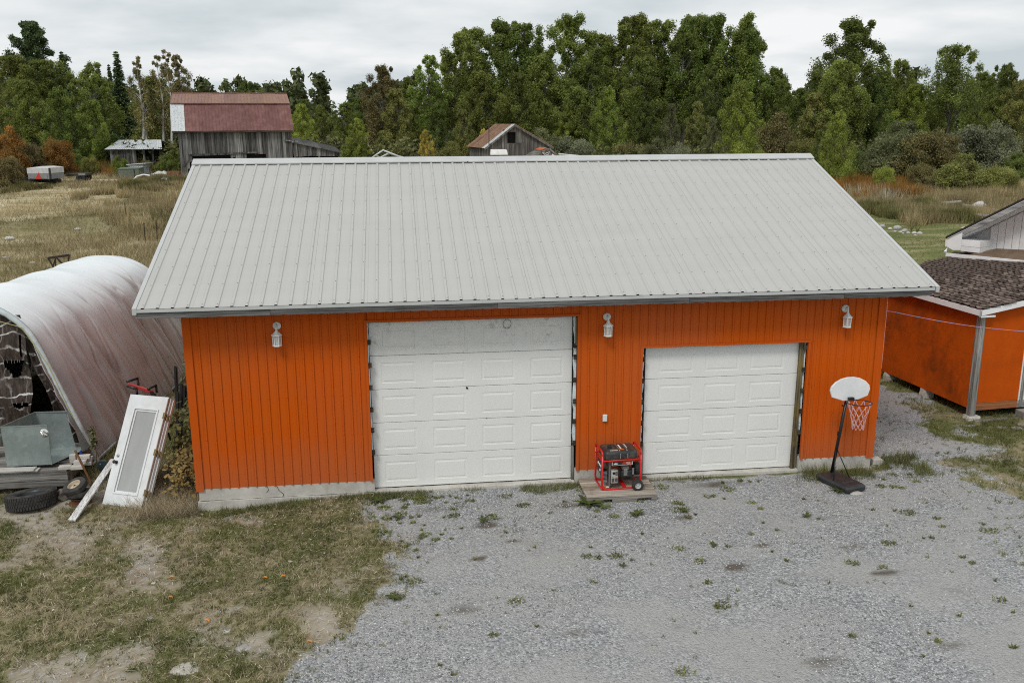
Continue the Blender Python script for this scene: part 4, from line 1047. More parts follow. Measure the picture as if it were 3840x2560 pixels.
PROF = PROF + [(-x, z) for x, z in PROF[-2::-1]]
Y0, Y1 = 2.46, 9.7
def axis_x(y): return -4.22+(y-2.5)*.072
shelter = thing('tarp_shelter', 'arched storage shelter under a silver tarp, brown torn curtains at its open end', 'shelter', (0, 0, 0))
# resample profile
pl = []
for i_ in range(len(PROF)-1):       # Catmull-Rom through the hoop profile
    p0, p1, p2, p3 = PROF[max(0, i_-1)], PROF[i_], PROF[i_+1], PROF[min(len(PROF)-1, i_+2)]
    for k in range(9):
        t_ = k/9; pl.append(tuple(.5*(2*p1[c_]+(p2[c_]-p0[c_])*t_+(2*p0[c_]-5*p1[c_]+4*p2[c_]-p3[c_])*t_**2+(3*p1[c_]-p0[c_]-3*p2[c_]+p3[c_])*t_**3) for c_ in (0, 1)))
pl.append(PROF[-1])
NY = 420; ya = np.linspace(Y0, Y1, NY); U = np.linspace(0, 1, len(pl))
PX = np.array([q[0] for q in pl]); PZ_ = np.array([q[1] for q in pl])
YY, UU = np.meshgrid(ya, U)
hoops = np.array([2.62, 4.3, 6.1, 7.9, 9.6])
ph = np.min(np.abs(YY[..., None]-hoops), axis=2)
sag = -.035*np.sin(np.clip(ph/.9, 0, 1)*np.pi/2)*np.sin(UU*np.pi)          # sags between the hoops
side = np.abs(UU-.5)*2
# long diagonal folds running down the sides
_fy = YY*1.0-.95*side**1.3
fold = (np.abs(vnoise(_fy, UU*0+.3, 1.7, 2, 81)-.5)*-.42+.06)*nsst(.2, .6, side)
wr = (-.060*np.clip(1-np.abs(vnoise(_fy*1.0, side*.5, 3.4, 2, 82)-.5)/.11, 0, 1)-.045*np.clip(1-np.abs(vnoise(_fy*1.3+.8*side, side*.6, 2.4, 1, 83)-.5)/.08, 0, 1))*nsst(.12, .45, side)*(.35+.65*nsst(.35, .6, vnoise(YY, side*2, .8, 2, 84)))+(vnoise(YY, UU*4, 1.1, 2, 85)-.5)*.05
cr = -.045*np.exp(-((((_fy*1.15+.3*vnoise(YY, UU*3, 1.0, 2, 88)) % 1.0)-.5)/.04)**2)*nsst(.3, .65, side)*(.45+.55*nsst(4.5, 7.5, YY))
off = sag+fold+wr+cr
# normals of the profile
dX = np.gradient(PX); dZ = np.gradient(PZ_); L_ = np.hypot(dX, dZ); NXp = dZ/L_; NZp = -dX/L_
sgn = np.where((NXp*PX+NZp*(PZ_-.8)) > 0, 1, -1); NXp *= sgn; NZp *= sgn
endf = np.clip((Y1-YY)/.9, 0, 1)**.5                         # droops at the far end
TX = -4.22+(YY-2.5)*.072 + (PX[:, None]+NXp[:, None]*off)*(.86+.14*endf)
TZ = (PZ_[:, None]+NZp[:, None]*off)*np.where(PZ_[:, None] > .3, (.90+.10*endf), 1) - .022*(YY-2.5)*nsst(.6, 2.2, PZ_)[:, None]
V = np.stack([TX.ravel(), YY.ravel(), TZ.ravel()], 1)
nr, nc = YY.shape
ii = (np.arange(nr-1)[:, None]*nc+np.arange(nc-1)[None, :]).ravel()
F = np.stack([ii, ii+1, ii+1+nc, ii+nc], 1)
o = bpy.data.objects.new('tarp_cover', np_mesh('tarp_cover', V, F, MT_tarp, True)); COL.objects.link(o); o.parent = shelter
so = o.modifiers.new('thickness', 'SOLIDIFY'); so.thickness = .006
# silver hem around the front arch
MT_hem = M('silver_hem', (.60,.67,.68), .35, (.48,.55,.56), scale=7, bump=.4, bscale=10)
rings = []
for i, (x, z) in enumerate(pl):
    k = .5+.5*math.sin(i*1.3)
    nx_, nz_ = NXp[i], NZp[i]; cx = axis_x(Y0)+x
    w_ = .060+.010*k
    rings.append([(cx+nx_*.035, Y0+.02, z+nz_*.035), (cx+nx_*.03, Y0-.035, z+nz_*.03), (cx-nx_*w_*.5, Y0-.05, z-nz_*w_*.5), (cx-nx_*w_, Y0-.015, z-nz_*w_)])
loft(rings, MT_hem, 'hem', shelter, True, False)
MT_pipe = M('galvanised_pipe', (.45,.47,.48), .4, (.35,.36,.37), scale=9, metallic=.6)
for y in hoops: MB().tube([(axis_x(y)+(x*.965)*(1 if y < 9 else .9), y+.02, (z-.05)*(1 if y < 9 else .9)-.022*(y-2.5)*sst(.6, 2.2, z)-.06) for x, z in PROF], .024, 8).build('hoop_pipe', MT_pipe, shelter, smooth=True)
MB().tube([(axis_x(2.3)+1.97, 2.30, -.19), (axis_x(8.8)+1.97, 8.8, -.16)], .03, 8).build('base_rail', MT_pipe, shelter, smooth=True)
MB().tube([(axis_x(2.3)-1.97, 2.30, -.22), (axis_x(8.8)-1.97, 8.8, -.2)], .03, 8).build('base_rail', MT_pipe, shelter, smooth=True)
# brown woven curtains at the front
t = NT('torn_brown_tarp')
co = t.coord((1,1,1), False)
wz = t.n('ShaderNodeTexWave', {'Vector': t.coord((1,1,1)), 'Scale': 1.3, 'Distortion': 9.0, 'Detail': 5.0, 'Detail Scale': 1.2}, bands_direction='Z').outputs['Fac']
wx_ = t.n('ShaderNodeTexWave', {'Vector': t.coord((1,1,1)), 'Scale': 1.1, 'Distortion': 9.0, 'Detail': 5.0, 'Detail Scale': 1.1}, bands_direction='X').outputs['Fac']
lines_ = t.math('MAXIMUM', t.mrange(wz, .93, .985), t.math('MULTIPLY', t.mrange(wx_, .97, .995), .25))
bc_ = t.ramp(t.noise(t.coord((5,5,1.2)), 3, 6, .65), [(.3, (.018,.012,.009)), (.55, (.045,.029,.021)), (.8, (.095,.068,.056))])
wear = t.mrange(t.noise(t.coord((9,9,2)), 2.4, 5, .7), .50, .64)
thr = t.math('MULTIPLY', lines_, t.mrange(t.noise(t.coord(), 3.2, 5), .40, .60))
c = t.mix(t.math('MULTIPLY', wear, .22), bc_, (.26,.225,.205))
c = t.mix(thr, c, (.68,.66,.64))
MT_curtain = t.bsdf(c, .6, 0, .35, t.noise(t.coord((6,6,1.5)), 2.5, 4), .7, .04)
MT_fray = M('frayed_white_thread', (.62,.60,.58), .8)
def curtain(name, edge_l, edge_r, ztop, zbot, holes, seed, y=2.44, ragged=True):
    """a hanging cloth between two x(z) edges; holes is a list of (u0,u1,z0,z1)"""
    nz, nu = 120, 64; vs = []; fs = []; r = random.Random(seed)
    for j in range(nz+1):
        z = zbot+(ztop-zbot)*j/nz
        for i in range(nu+1):
            u = i/nu; x = edge_l(z)+(edge_r(z)-edge_l(z))*u
            vs.append((x, y+.05*math.sin(u*9+seed)*(.4+.6*(1-j/nz))+.03*math.sin(z*7+u*5), z+(.02*math.sin(u*21+seed) if j in (0,) else 0)))
    fr = MB()
    def inhole(u, z):
        for (u0, u1, z0, z1, sagk) in holes:
            if u0 < u < u1:
                s = math.sin(math.pi*(u-u0)/(u1-u0)); s = s*(1+.16*math.sin(u*61+seed)+.10*math.sin(u*137)); lo = z1-(z1-z0)*(max(0, s)**.6 if sagk else 1)
                if lo < z < z1: return True
        return False
    for j in range(nz):
        for i in range(nu):
            u = (i+.5)/nu; z = zbot+(ztop-zbot)*(j+.5)/nz
            if inhole(u, z):
                continue
            a = j*(nu+1)+i; fs.append((a, a+1, a+nu+2, a+nu+1))
            zz = zbot+(ztop-zbot)*(j-.5)/nz
            if j > 0 and inhole(u, zz):
                if r.random() < .6:
                    p = Vector(vs[a])+Vector((r.uniform(0, (edge_r(z)-edge_l(z))/nu), -.006, 0)); fr.bar(p+Vector((0,0,.02)), p+Vector((r.uniform(-.008,.008), -.004, -r.uniform(.01,.05))), .003, .002)
    o = MB().add(vs, fs).build(name, MT_curtain, shelter, True)
    if fr.v: fr.build('frayed_edge', MT_fray, o)
    return o
def edge(pts, y):
    q = sorted((at_y(a, b, y).z, at_y(a, b, y).x) for a, b in pts); zs_ = [v[0] for v in q]; xs_ = [v[1] for v in q]
    return lambda z: float(np.interp(z, zs_, xs_))
_hz = [q[1] for q in PROF[:11]]; _hx = [q[0] for q in PROF[:11]]
curtain('curtain', lambda z: axis_x(2.6)-float(np.interp(z, _hz, _hx))+.06, edge(((50,745),(57,765),(66,830),(77,904),(70,960),(64,1000),(60,1050)), 2.60), 2.44, .14, [(.82,.985,1.36,1.66,True), (.95,.970,1.72,2.1,False), (.88,.995,.80,.90,True)], 3, 2.60)
curtain('curtain', edge(((52,745),(60,790),(84,850),(121,926),(141,994),(164,1033),(172,1060)), 2.62), edge(((62,752),(84,775),(116,842),(150,920),(180,985),(207,1040),(214,1060)), 2.62), 2.30, .14, [(.25,.90,1.55,1.80,True)], 5, 2.62)
MT_rope = M('yellow_rope', (.62,.55,.20), .7)
q = [at_y(-30, 730, 2.42), at_y(50, 752, 2.40), at_y(84, 800, 2.40), at_y(112, 843, 2.40), at_y(158, 940, 2.40), at_y(206, 1036, 2.40)]
MB().tube(q, .0055, 5).build('rope', MT_rope, shelter)
MB().prism([(axis_x(9)+x*.86, (z-.12)*.88) for x, z in PROF], 9.0, 9.03).build('rear_curtain', MT_curtain, shelter)

# ------------------------------------------------------------------ timber deck in front of the shelter
MT_deck = woodmat('grey_deck_timber', (.14,.13,.12), (.36,.345,.32), (.10,.08,.06), axis=0, tint_amt=.4)
DZ = .135
dk = thing('timber_platform', 'grey timber platform at the mouth of the tarp shelter', 'platform', (0, 0, 0))
f = lambda x: 1.30+(x+2.4)*-.02
for (z0, z1, dy) in ((-.14, -.03, .01), (-.028, .112, .0)):
    MB().box(-6.0, -2.30, 1.20+dy, 1.29+dy, z0, z1).build('beam', MT_deck, dk, bevel=.006)
MB().box(-2.40, -2.31, 1.30, 2.55, -.10, .11).build('beam', MT_deck, dk, bevel=.005)
yy = 1.19
while yy < 2.5:
    w = random.choice((.14, .135, .145)); MB().box(-6.0, -2.30+random.uniform(-.02, .015), yy, yy+w-.008, .115, DZ+random.uniform(-.002, .004)).build('deck_plank', MT_deck, dk, bevel=.003); yy += w
MT_pale_plank = woodmat('pale_plank', (.38,.37,.34), (.62,.61,.57), axis=0, orand=.08)
b = thing('stacked_boards', 'pale grooved boards lying under the galvanised box', 'boards', (0, 0, 0))
MB().box(-5.2, -2.735, 1.16, 1.30, DZ+.006, DZ+.034).build('board', MT_pale_plank, b, bevel=.003)
MB().box(-5.1, -2.78, 1.13, 1.28, DZ+.035, DZ+.062).build('board', MT_pale_plank, b, bevel=.003)
# galvanised box: open top duct plenum with sloped end
t = NT('galvanised_sheet'); v1 = t.n('ShaderNodeTexVoronoi', {'Vector': t.coord((1,1,1)), 'Scale': 14.0}).outputs['Color']
gs = t.n('ShaderNodeSeparateColor', {0: v1}).outputs[0]
MT_galv = t.bsdf(t.mix(t.mrange(t.noise(t.coord(), 3, 5), .4, .7, 0, .6), t.ramp(gs, [(0, (.30,.355,.35)), (1, (.38,.43,.42))]), (.22,.27,.26)), .45, .45, .5)
bx = thing('galvanised_box', 'open galvanised sheet metal box with a round foil patch', 'metal box', (0, 0, 0))
b0 = at_y(18, 1071, 1.32); b1 = at_y(120, 1072, 1.32); zb_ = DZ+.066
x0, x1 = b0.x-.01, b1.x; zt = at_y(60, 978, 1.32).z; yb = 2.12
m = MB()
m.add([(x0,1.32,zb_),(x1,1.32,zb_),(x1+.0,1.32,zt),(x0-.02,1.32,zt)], [(0,1,2,3)])
cx, cz = (x0+x1)/2-.02, zb_+(zt-zb_)*.48
m.v = []; m.f = []; m.m = []
m.add([(x0,1.32,zb_),(x1,1.32,zb_),(x1,1.32,zt),(x0-.02,1.32,zt),(cx,1.312,cz)], [(0,1,4),(1,2,4),(2,3,4),(3,0,4)])
m.build('front_panel', MT_galv, bx)
MB().add([(x0-.02,1.32,zt),(x0,1.32,zb_),(x0+.10,yb,zb_),(x0+.22,yb,zt-.02)], [(0,1,2,3)]).build('side_panel', MT_galv, bx)
MB().add([(x0+.10,yb,zb_),(x1+.12,yb,zb_),(x1+.02,yb,zt-.02),(x0+.22,yb,zt-.02)], [(0,1,2,3)]).build('back_panel', MT_galv, bx)
MB().add([(x0,1.32,zb_+.002),(x1,1.32,zb_+.002),(x1+.36,yb,zb_+.002),(x0+.1,yb,zb_+.002)], [(0,1,2,3)]).build('floor_panel', MT_galv, bx)
MB().add([(x1+.36,yb-.01,zb_),(x1+.30,yb-.25,zb_),(x1+.10,yb-.05,zt-.02),(x1+.02,yb-.01,zt-.02)], [(0,1,2,3)]).build('side_panel', MT_galv, bx)
rimpts = [(x1,1.32,zt),(x0-.02,1.32,zt),(x0+.22,yb,zt-.02),(x1+.06,yb-.02,zt-.02)]
m = MB()
for a_, b_ in zip(rimpts, rimpts[1:]): m.bar(a_, b_, .012, .016)
m.bar((x1,1.318,zb_), (x1,1.318,zt), .012, .012); m.build('folded_rim', MT_galv, bx)
pf = at_y(101, 994, 1.30); r = random.Random(5)
vs = [(pf.x, 1.300, pf.z)]+[(pf.x+.068*math.cos(2*math.pi*k/16), 1.307+r.uniform(-.004,.004), pf.z+.068*math.sin(2*math.pi*k/16)) for k in range(16)]+[(pf.x+.036*math.cos(2*math.pi*(k+.5)/16), 1.300+r.uniform(-.010,.004), pf.z+.036*math.sin(2*math.pi*(k+.5)/16)) for k in range(16)]
fs = [(0, 17+k, 17+(k+1) % 16) for k in range(16)]+[(17+k, 1+(k+1) % 16, 17+(k+1) % 16) for k in range(16)]+[(17+k, 1+k, 1+(k+1) % 16) for k in range(16)]
MB().add(vs, [tuple(reversed(q_)) for q_ in fs]).build('foil_patch', M('crumpled_foil', (.75,.75,.74), .22, metallic=.9), bx)
# paving blocks stacked on the platform
MT_block = M('pale_paving_block', (.52,.50,.46), .9, (.44,.42,.38), scale=9)
def block(x, y, z, rz, label, s=(.19,.10,.055)):
    o = MB().box(-s[0]/2, s[0]/2, -s[1]/2, s[1]/2, 0, s[2]).build('paving_block', MT_block, loc=(x, y, z), bevel=.006); o.rotation_euler = (0, 0, math.radians(rz)); tag(o, label, 'paving block', 'pale paving blocks on the platform')
def dkp(zx, zy, z):      # survey units inside the platform close-up
    p = at_z((zx*.3061)*2352/3840, (1500+zy*.3061)*2352/3840, z); return p.x, p.y
for (zx, zy, lev, rz, lb) in ((800,820,0,4,'paving block lying alone left of the stack'), (950,820,0,2,'lowest front paving block of the stack'), (1050,770,0,8,'lowest rear paving block of the stack'),
                              (985,755,1,3,'middle front paving block of the stack'), (1060,715,1,6,'middle rear paving block of the stack'), (1030,690,2,5,'topmost paving block of the stack on the platform')):
    x, y = dkp(zx, zy, DZ+.002+.0285+lev*.057); block(x, y, DZ+.003+lev*.0565, rz, lb)
x, y = dkp(905, 735, DZ+.06); o = MB().box(-.05, .05, -.03, .03, 0, .15).build('paving_block', MT_block, loc=(x-.02, y+.03, DZ+.004), bevel=.006); tag(o, 'paving block standing upright at the left of the stack', 'paving block', 'pale paving blocks on the platform')
x, y = dkp(770, 735, DZ+.02); o = MB().box(-.16, .16, -.06, .06, 0, .02).build('loose_board', MT_deck, loc=(x, y, DZ+.008)); o.rotation_euler = (.03, .05, .15); tag(o, 'short grey board behind the galvanised box floor', 'board')
x, y = dkp(20, 680, DZ); o = MB().tube([(-.16,0,.0), (.0,0,.14), (.12,0,.34)], [.10,.10,.05], 10).build('duct_elbow', MT_galv, loc=(x-.06, y-.1, DZ+.07)); tag(o, 'bent galvanised duct piece at the left picture edge', 'duct')
x, y = dkp(960, 640, DZ+.14); o = MB().lathe([(.0,0),(.02,.0),(.022,.03),(.012,.05),(.0,.052)], 10).build('blue_bottle', M('blue_plastic', (.02,.06,.30), .35), loc=(x, y+.12, DZ+.004)); o.scale = (1.2,1.2,2.6); tag(o, 'small blue bottle behind the paving blocks', 'bottle')
# drum deep inside the shelter
o = MB().lathe([(.0,.86),(.27,.86),(.285,.84),(.285,.58),(.295,.57),(.285,.56),(.285,.30),(.295,.29),(.285,.28),(.285,.0)], 24).build('plastic_drum', M('dark_teal_drum', (.01,.045,.06), .4), loc=(-2.95, 3.6, -.2)); tag(o, 'dark blue drum in the shadow inside the shelter', 'drum')

# ------------------------------------------------------------------ tyres, wheels and scrap
MT_rim_black = M('black_steel_rim', (.030,.036,.040), .45, (.05,.055,.058), scale=9, metallic=.3)
MT_rim_rust = M('rusty_rim', (.16,.055,.015), .8, (.07,.03,.015), scale=9)
MT_rim_cream = M('cream_rim', (.55,.50,.40), .6, (.40,.30,.18), scale=9)
p = at_z(72, 1142, -.12)
tb = thing('truck_tyre', 'big truck tyre on a black steel rim lying flat in the grass', 'tyre', (p.x, p.y, ghs(p.x, p.y)+.115))
tb.rotation_euler = (math.radians(-9), math.radians(-5), 0)
RT, WT, RM = .37, .225, .205
ty = MB().lathe([(RM, -WT*.40), (RM+.03, -WT*.5), (RT*.86, -WT*.5), (RT*.955, -WT*.42), (RT*.985, -WT*.30), (RT*.985, WT*.30), (RT*.955, WT*.42), (RT*.86, WT*.5), (RM+.05, WT*.47), (RM+.02, WT*.42), (RM, WT*.36)], 48).build('tyre', MT_tyre, tb, smooth=True)
m = MB(); n = 54
for k in range(n):
    a = 2*math.pi*k/n
    for zz, ph, hh in ((-WT*.36, 0, .05), (-WT*.15, .5, .036), (WT*.08, 0, .036), (WT*.31, .5, .055)):
        b = a+ph*2*math.pi/n; m.bar((RT*.965*math.cos(b), RT*.965*math.sin(b), zz), (RT*1.012*math.cos(b), RT*1.012*math.sin(b), zz), .028, hh, (0,0,1))
m.build('tread_blocks', MT_tyre, ty)
rm = MB().lathe([(RM*1.04, WT*.40), (RM, WT*.38), (RM*.95, WT*.30), (RM*.88, -.0), (RM*.80, -.015), (RM*.52, .018), (RM*.42, .012), (RM*.25, .016), (RM*.24, -.01), (.0, -.01)], 40).build('rim', MT_rim_black, tb, smooth=False)
for k in range(10):
    a = 2*math.pi*k/10; MB().lathe([(.0,.002),(.014,.002),(.014,-.006)], 10, (RM*.69*math.cos(a), RM*.69*math.sin(a), .003)).build('rim_hole', MT_dark, rm)
for k in range(6):
    a = 2*math.pi*k/6; MB().lathe([(.0,.004),(.009,.003),(.009,-.002)], 6, (RM*.36*math.cos(a), RM*.36*math.sin(a), .016)).build('lug_hole', MT_rim_rust, rm)
# stack of small wheels: rusty rim below, tyre on it, tilted wheel with cream rim on top
p = at_z(181, 1142, -.14)
gz_ = ghs(p.x, p.y)
o = MB().lathe([(.155,.0),(.17,.006),(.165,.018),(.135,.03),(.13,.085),(.16,.105),(.168,.115),(.155,.118),(.12,.09),(.11,.03),(.0,.03)], 28).build('bare_wheel_rim', MT_rim_rust, loc=(p.x+.02, p.y, gz_)); tag(o, 'rusty bare wheel rim at the bottom of the small wheel stack', 'wheel rim', kind='thing')
o = MB().lathe([(.10,-.03),(.12,-.05),(.165,-.048),(.185,-.03),(.178,-.022),(.19,-.014),(.183,-.005),(.19,.004),(.183,.013),(.188,.02),(.165,.045),(.12,.05),(.10,.03),(.095,.0),(.10,-.03)], 30).build('spare_tyre', MT_tyre, None, True, loc=(p.x+.015, p.y, gz_+.165)); o.rotation_euler = (math.radians(-7), math.radians(-3), 0); tag(o, 'grey ribbed small tyre in the middle of the small wheel stack', 'tyre', kind='thing')
o = thing('trolley_wheel_with_tyre', 'small wheel with a cream rim lying tilted on top of the wheel stack', 'wheel', (p.x-.03, p.y-.01, gz_+.285), 0); o.rotation_euler = (math.radians(17), math.radians(-16), 0)
MB().lathe([(.098,-.04),(.13,-.055),(.17,-.048),(.188,-.028),(.181,-.02),(.193,-.010),(.185,.0),(.193,.01),(.181,.02),(.188,.028),(.17,.048),(.13,.055),(.098,.04)], 30).build('tyre', MT_tyre, o, smooth=True)
MB().lathe([(.102,.045),(.094,.036),(.085,-.005),(.045,.005),(.03,.022),(.0,.022)], 24).build('rim', MT_rim_cream, o)
MB().lathe([(.0,.003),(.019,.003),(.019,-.01)], 12, (0,0,.022)).build('hub_hole', MT_dark, o)
# dented tin can on its side
p = at_z(143, 1130, -.12); r = random.Random(9)
rings = []
for j, (rr, yy_) in enumerate(((.0,-.10),(.07,-.10),(.078,-.095),(.072,-.06),(.08,-.02),(.07,.03),(.078,.08),(.07,.085),(.0,.085))):
    rings.append([(max(.001,rr*(1+r.uniform(-.14,.14)*(0<j<8)))*math.cos(2*math.pi*k/14), yy_, max(.001,rr)*math.sin(2*math.pi*k/14)) for k in range(14)])
o = loft(rings, M('dirty_tin', (.34,.32,.30), .4, (.12,.10,.085), scale=9, metallic=.5), 'tin_can', None, False, False); o.location = (p.x, p.y, ghs(p.x, p.y)+.075); o.rotation_euler = (0,0,math.radians(28)); tag(o, 'dented dirty tin lying between the truck tyre and the small wheels', 'can')
# brown wooden handle leaning on the platform
a = at_y(172, 1033, 1.14); b = at_z(216, 1118, -.2)
o = MB().bar((a.x, a.y, a.z), (b.x, b.y, b.z-.03), .034, .022, (0,1,0)).build('wooden_stake', woodmat('oiled_stake', (.12,.06,.03), (.28,.15,.075), axis=2, orand=0), bevel=.004); tag(o, 'brown wooden stake leaning on the platform behind the wheels', 'stake')
# leaning white board
a = at_z(165, 1198, ghs(-1.9, 0)+.01); b = at_y(262, 1055, 1.35)
MT_peel = woodmat('peeling_white_paint', (.42,.41,.40), (.76,.76,.75), axis=1, orand=0)
o = MB().bar((a.x, a.y, a.z+.02), (b.x, b.y, b.z), .11, .03, (0,-.4,1)).build('white_board', MT_peel, bevel=.003); tag(o, 'long narrow board with peeling white paint leaning beside the white doors', 'board')
# hand winch on its post
p = at_y(240, 1068, 1.75)
w = thing('trailer_winch', 'dark blue grey hand winch on a short post behind the white doors', 'winch', (p.x, p.y, -.24))
MT_winch = M('blue_grey_winch', (.03,.05,.06), .45)
MB().tube([(0,0,0), (.0,0,p.z+.24-.06)], .035, 10).build('post', MT_winch, w)
MB().lathe([(.0,-.035),(.095,-.035),(.10,-.025),(.10,.025),(.095,.035),(.0,.035)], 20, (-.02,-.01,p.z+.24), 'y').build('drum_cover', MT_winch, w)
MB().bar((.02,-.01,p.z+.24), (.16,-.02,p.z+.19), .05, .06).build('arm', MT_winch, w)
for a_ in (.0, 2.2): MB().lathe([(.0,-.008),(.012,-.006),(.013,.0)], 8, (-.02+.05*math.cos(a_),-.046,p.z+.24+.05*math.sin(a_)), 'y').build('bolt', MT_alu, w)

# ------------------------------------------------------------------ white doors leaning in the gap
MT_dwhite = M('white_door_enamel', (.70,.72,.73), .42, (.62,.64,.65), scale=4, dirt=(.45,.40,.33), dirt_amt=.35, dirt_scale=3)
t = NT('dusty_door_glass'); gl = t.bsdf(t.ramp(t.noise(t.coord((2,2,.6)), 2, 4), [(.3, (.30,.305,.30)), (.7, (.36,.365,.36))]), .16, 0, .6); MT_dglass = t.mat
MT_brass = M('aged_brass', (.28,.20,.08), .45, (.14,.10,.05), scale=20, metallic=.7)
BLp = Vector((-1.611, .583, -.222)); ang, lean_, DW, DH, tilt_ = -.466, .528, .752, 1.776, -.027
_e = Vector((math.cos(ang), math.sin(ang), 0)); _u = Vector((-math.sin(ang)*math.sin(lean_), math.cos(ang)*math.sin(lean_), math.cos(lean_)))
exd = (_e*math.cos(tilt_)-_u*math.sin(tilt_)).normalized(); ud = (_e*math.sin(tilt_)+_u*math.cos(tilt_)).normalized()
nd = exd.cross(ud).normalized()      # out of the face, towards the yard
def door_matrix(off, du=0, dx=0):
    o = BLp - nd*off + exd*dx + ud*du
    e2 = exd; 
    return Matrix(((e2.x, nd.x, ud.x, o.x), (e2.y, nd.y, ud.y, o.y), (e2.z, nd.z, ud.z, o.z), (0,0,0,1)))
def white_door(i, label, glass):
    e_ = bpy.data.objects.new('leaning_door', None); COL.objects.link(e_); e_.matrix_world = door_matrix(.046*i, -.012*i, .016*i); e_['label'] = label; e_['category'] = 'door'; e_['kind'] = 'thing'; e_['group'] = 'white doors leaning beside the garage'
    W_, H_, T_ = DW, DH, .042
    gx0, gx1, gz0_, gz1 = W_*.22, W_*.80, H_*.115, H_*.87
    m = MB()
    for (a, b, c_, d) in ((0, gx0, 0, H_), (gx1, W_, 0, H_), (gx0, gx1, 0, gz0_), (gx0, gx1, gz1, H_)): m.box(a, b, -T_, 0, c_, d)
    m.build('door_leaf', MT_dwhite, e_)
    m = MB(); w = .022
    for (a, b, c_, d) in ((gx0-w, gx1+w, gz0_-w, gz0_), (gx0-w, gx1+w, gz1, gz1+w), (gx0-w, gx0, gz0_, gz1), (gx1, gx1+w, gz0_, gz1)): m.box(a, b, -.012, .014, c_, d)
    m.build('glazing_frame', MT_dwhite, e_)
    m = MB(); w = .03
    for (a, b, c_, d) in ((gx0, gx1, gz0_, gz0_+w), (gx0, gx1, gz1-w, gz1), (gx0, gx0+w, gz0_+w, gz1-w), (gx1-w, gx1, gz0_+w, gz1-w)): m.box(a, b, -.028, -.010, c_, d)
    m.build('inner_frame', MT_dwhite, e_)
    MB().box(gx0, gx1, -.034, -.024, gz0_, gz1).build('glass', MT_dglass, e_)
    for z in (.14, .50, .83):
        h = MB().box(W_-.03, W_+.0015, -.003, .003, H_*z-.05, H_*z+.05).tube([(W_+.006, .002, H_*z-.052), (W_+.006, .002, H_*z+.052)], .008, 8).build('hinge', MT_brass, e_)
    if i == 0:
        k = MB().lathe([(.028,.0),(.028,.006),(.012,.01),(.012,.035),(.026,.045),(.030,.06),(.024,.072),(.0,.076)], 16, (.07, 0, H_*.375), 'y').build('door_knob', M('dark_bronze_knob', (.05,.04,.035), .35, metallic=.5), e_, smooth=True)
        MB().box(.045, .095, 0, .003, H_*.42, H_*.50).build('lock_plate', MT_label_white, e_)
        MB().lathe([(.024,.0),(.024,.012),(.018,.02),(.0,.02)], 16, (.07, 0, H_*.435), 'y').build('deadbolt', MT_alu, e_, smooth=True)
        MB().box(W_-.012, W_+.001, -.0405, .0015, .02, H_-.02).build('edge_strip', M('bare_edge_wood', (.45,.38,.33), .7), e_)
white_door(0, 'front white door with a tall glass pane and dark knob leaning by the garage', True)
white_door(1, 'middle white door, mostly hidden behind the front one', True)
white_door(2, 'rearmost white door of the three leaning by the garage', True)

# ------------------------------------------------------------------ red and black saw stand behind the doors
MT_sred = M('red_stand_paint', (.62,.06,.06), .4, (.50,.05,.05), scale=9)
sp = Vector(at_y(332, 895, 2.35))
ss = thing('saw_stand', 'folding saw stand with a red rail and black arms behind the white doors', 'saw stand', (sp.x, sp.y, ghs(sp.x, sp.y)))
def sl(dx, dy, Y): q_ = Vector(at_y(dx, dy, Y)); return (q_.x-sp.x, q_.y-sp.y, q_.z-ghs(sp.x, sp.y))
MB().bar(sl(294,882,2.30), sl(350,900,2.35), .05, .055).build('rail', MT_sred, ss, bevel=.01)
MB().bar(sl(346,898,2.34), sl(358,915,2.34), .05, .055).build('rail_end', MT_black, ss, bevel=.008)
for A_, B_, Cc in (((292,876,2.3), (316,868,2.5), (318,886,2.42)), ((292,886,2.28), (314,893,2.2), (315,908,2.2)), ((340,893,2.3), (358,884,2.5), (360,902,2.45))):
    MB().tube([sl(*A_), sl(*B_)], .024, 8).build('support_arm', MT_engine, ss, smooth=True)
    MB().tube([sl(*B_), sl(*Cc)], .020, 8).build('roller', MT_black, ss, smooth=True)
for A_, B_ in (((352,905,2.38), (368,1040,2.1)), ((356,905,2.4), (392,1010,2.6)), ((352,910,2.5), (350,1010,2.9))):
    MB().tube([sl(*A_), sl(*B_)], .018, 8).build('leg', MT_black, ss, smooth=True)
MB().tube([sl(368,955,2.3), sl(374,975,2.3)], .03, 8).build('handle', M('orange_grip', (.62,.12,.03), .5), ss)
# dark posts standing in the gap
for k, (dx, d0, d1, lb) in enumerate(((408,900,1040,'left of the dark metal posts standing in the brambles'), (416,880,1050,'second of the dark metal posts in the brambles'), (424,885,1050,'third dark metal post, next to the garage wall'), (402,840,905,'upper dark post end above the brambles'))):
    a, b = Vector(at_y(dx, d0, 2.6+.15*k)), Vector(at_y(dx-4, d1, 2.4+.15*k))
    o = MB().bar(a, (b.x, b.y, min(b.z, -.2)), .035, .035).bar(a+Vector((.015,0,-.02)), (b.x+.016, b.y+.02, min(b.z, -.2)), .012, .05).build('metal_post', MT_black); tag(o, lb, 'post', 'dark metal posts in the brambles')
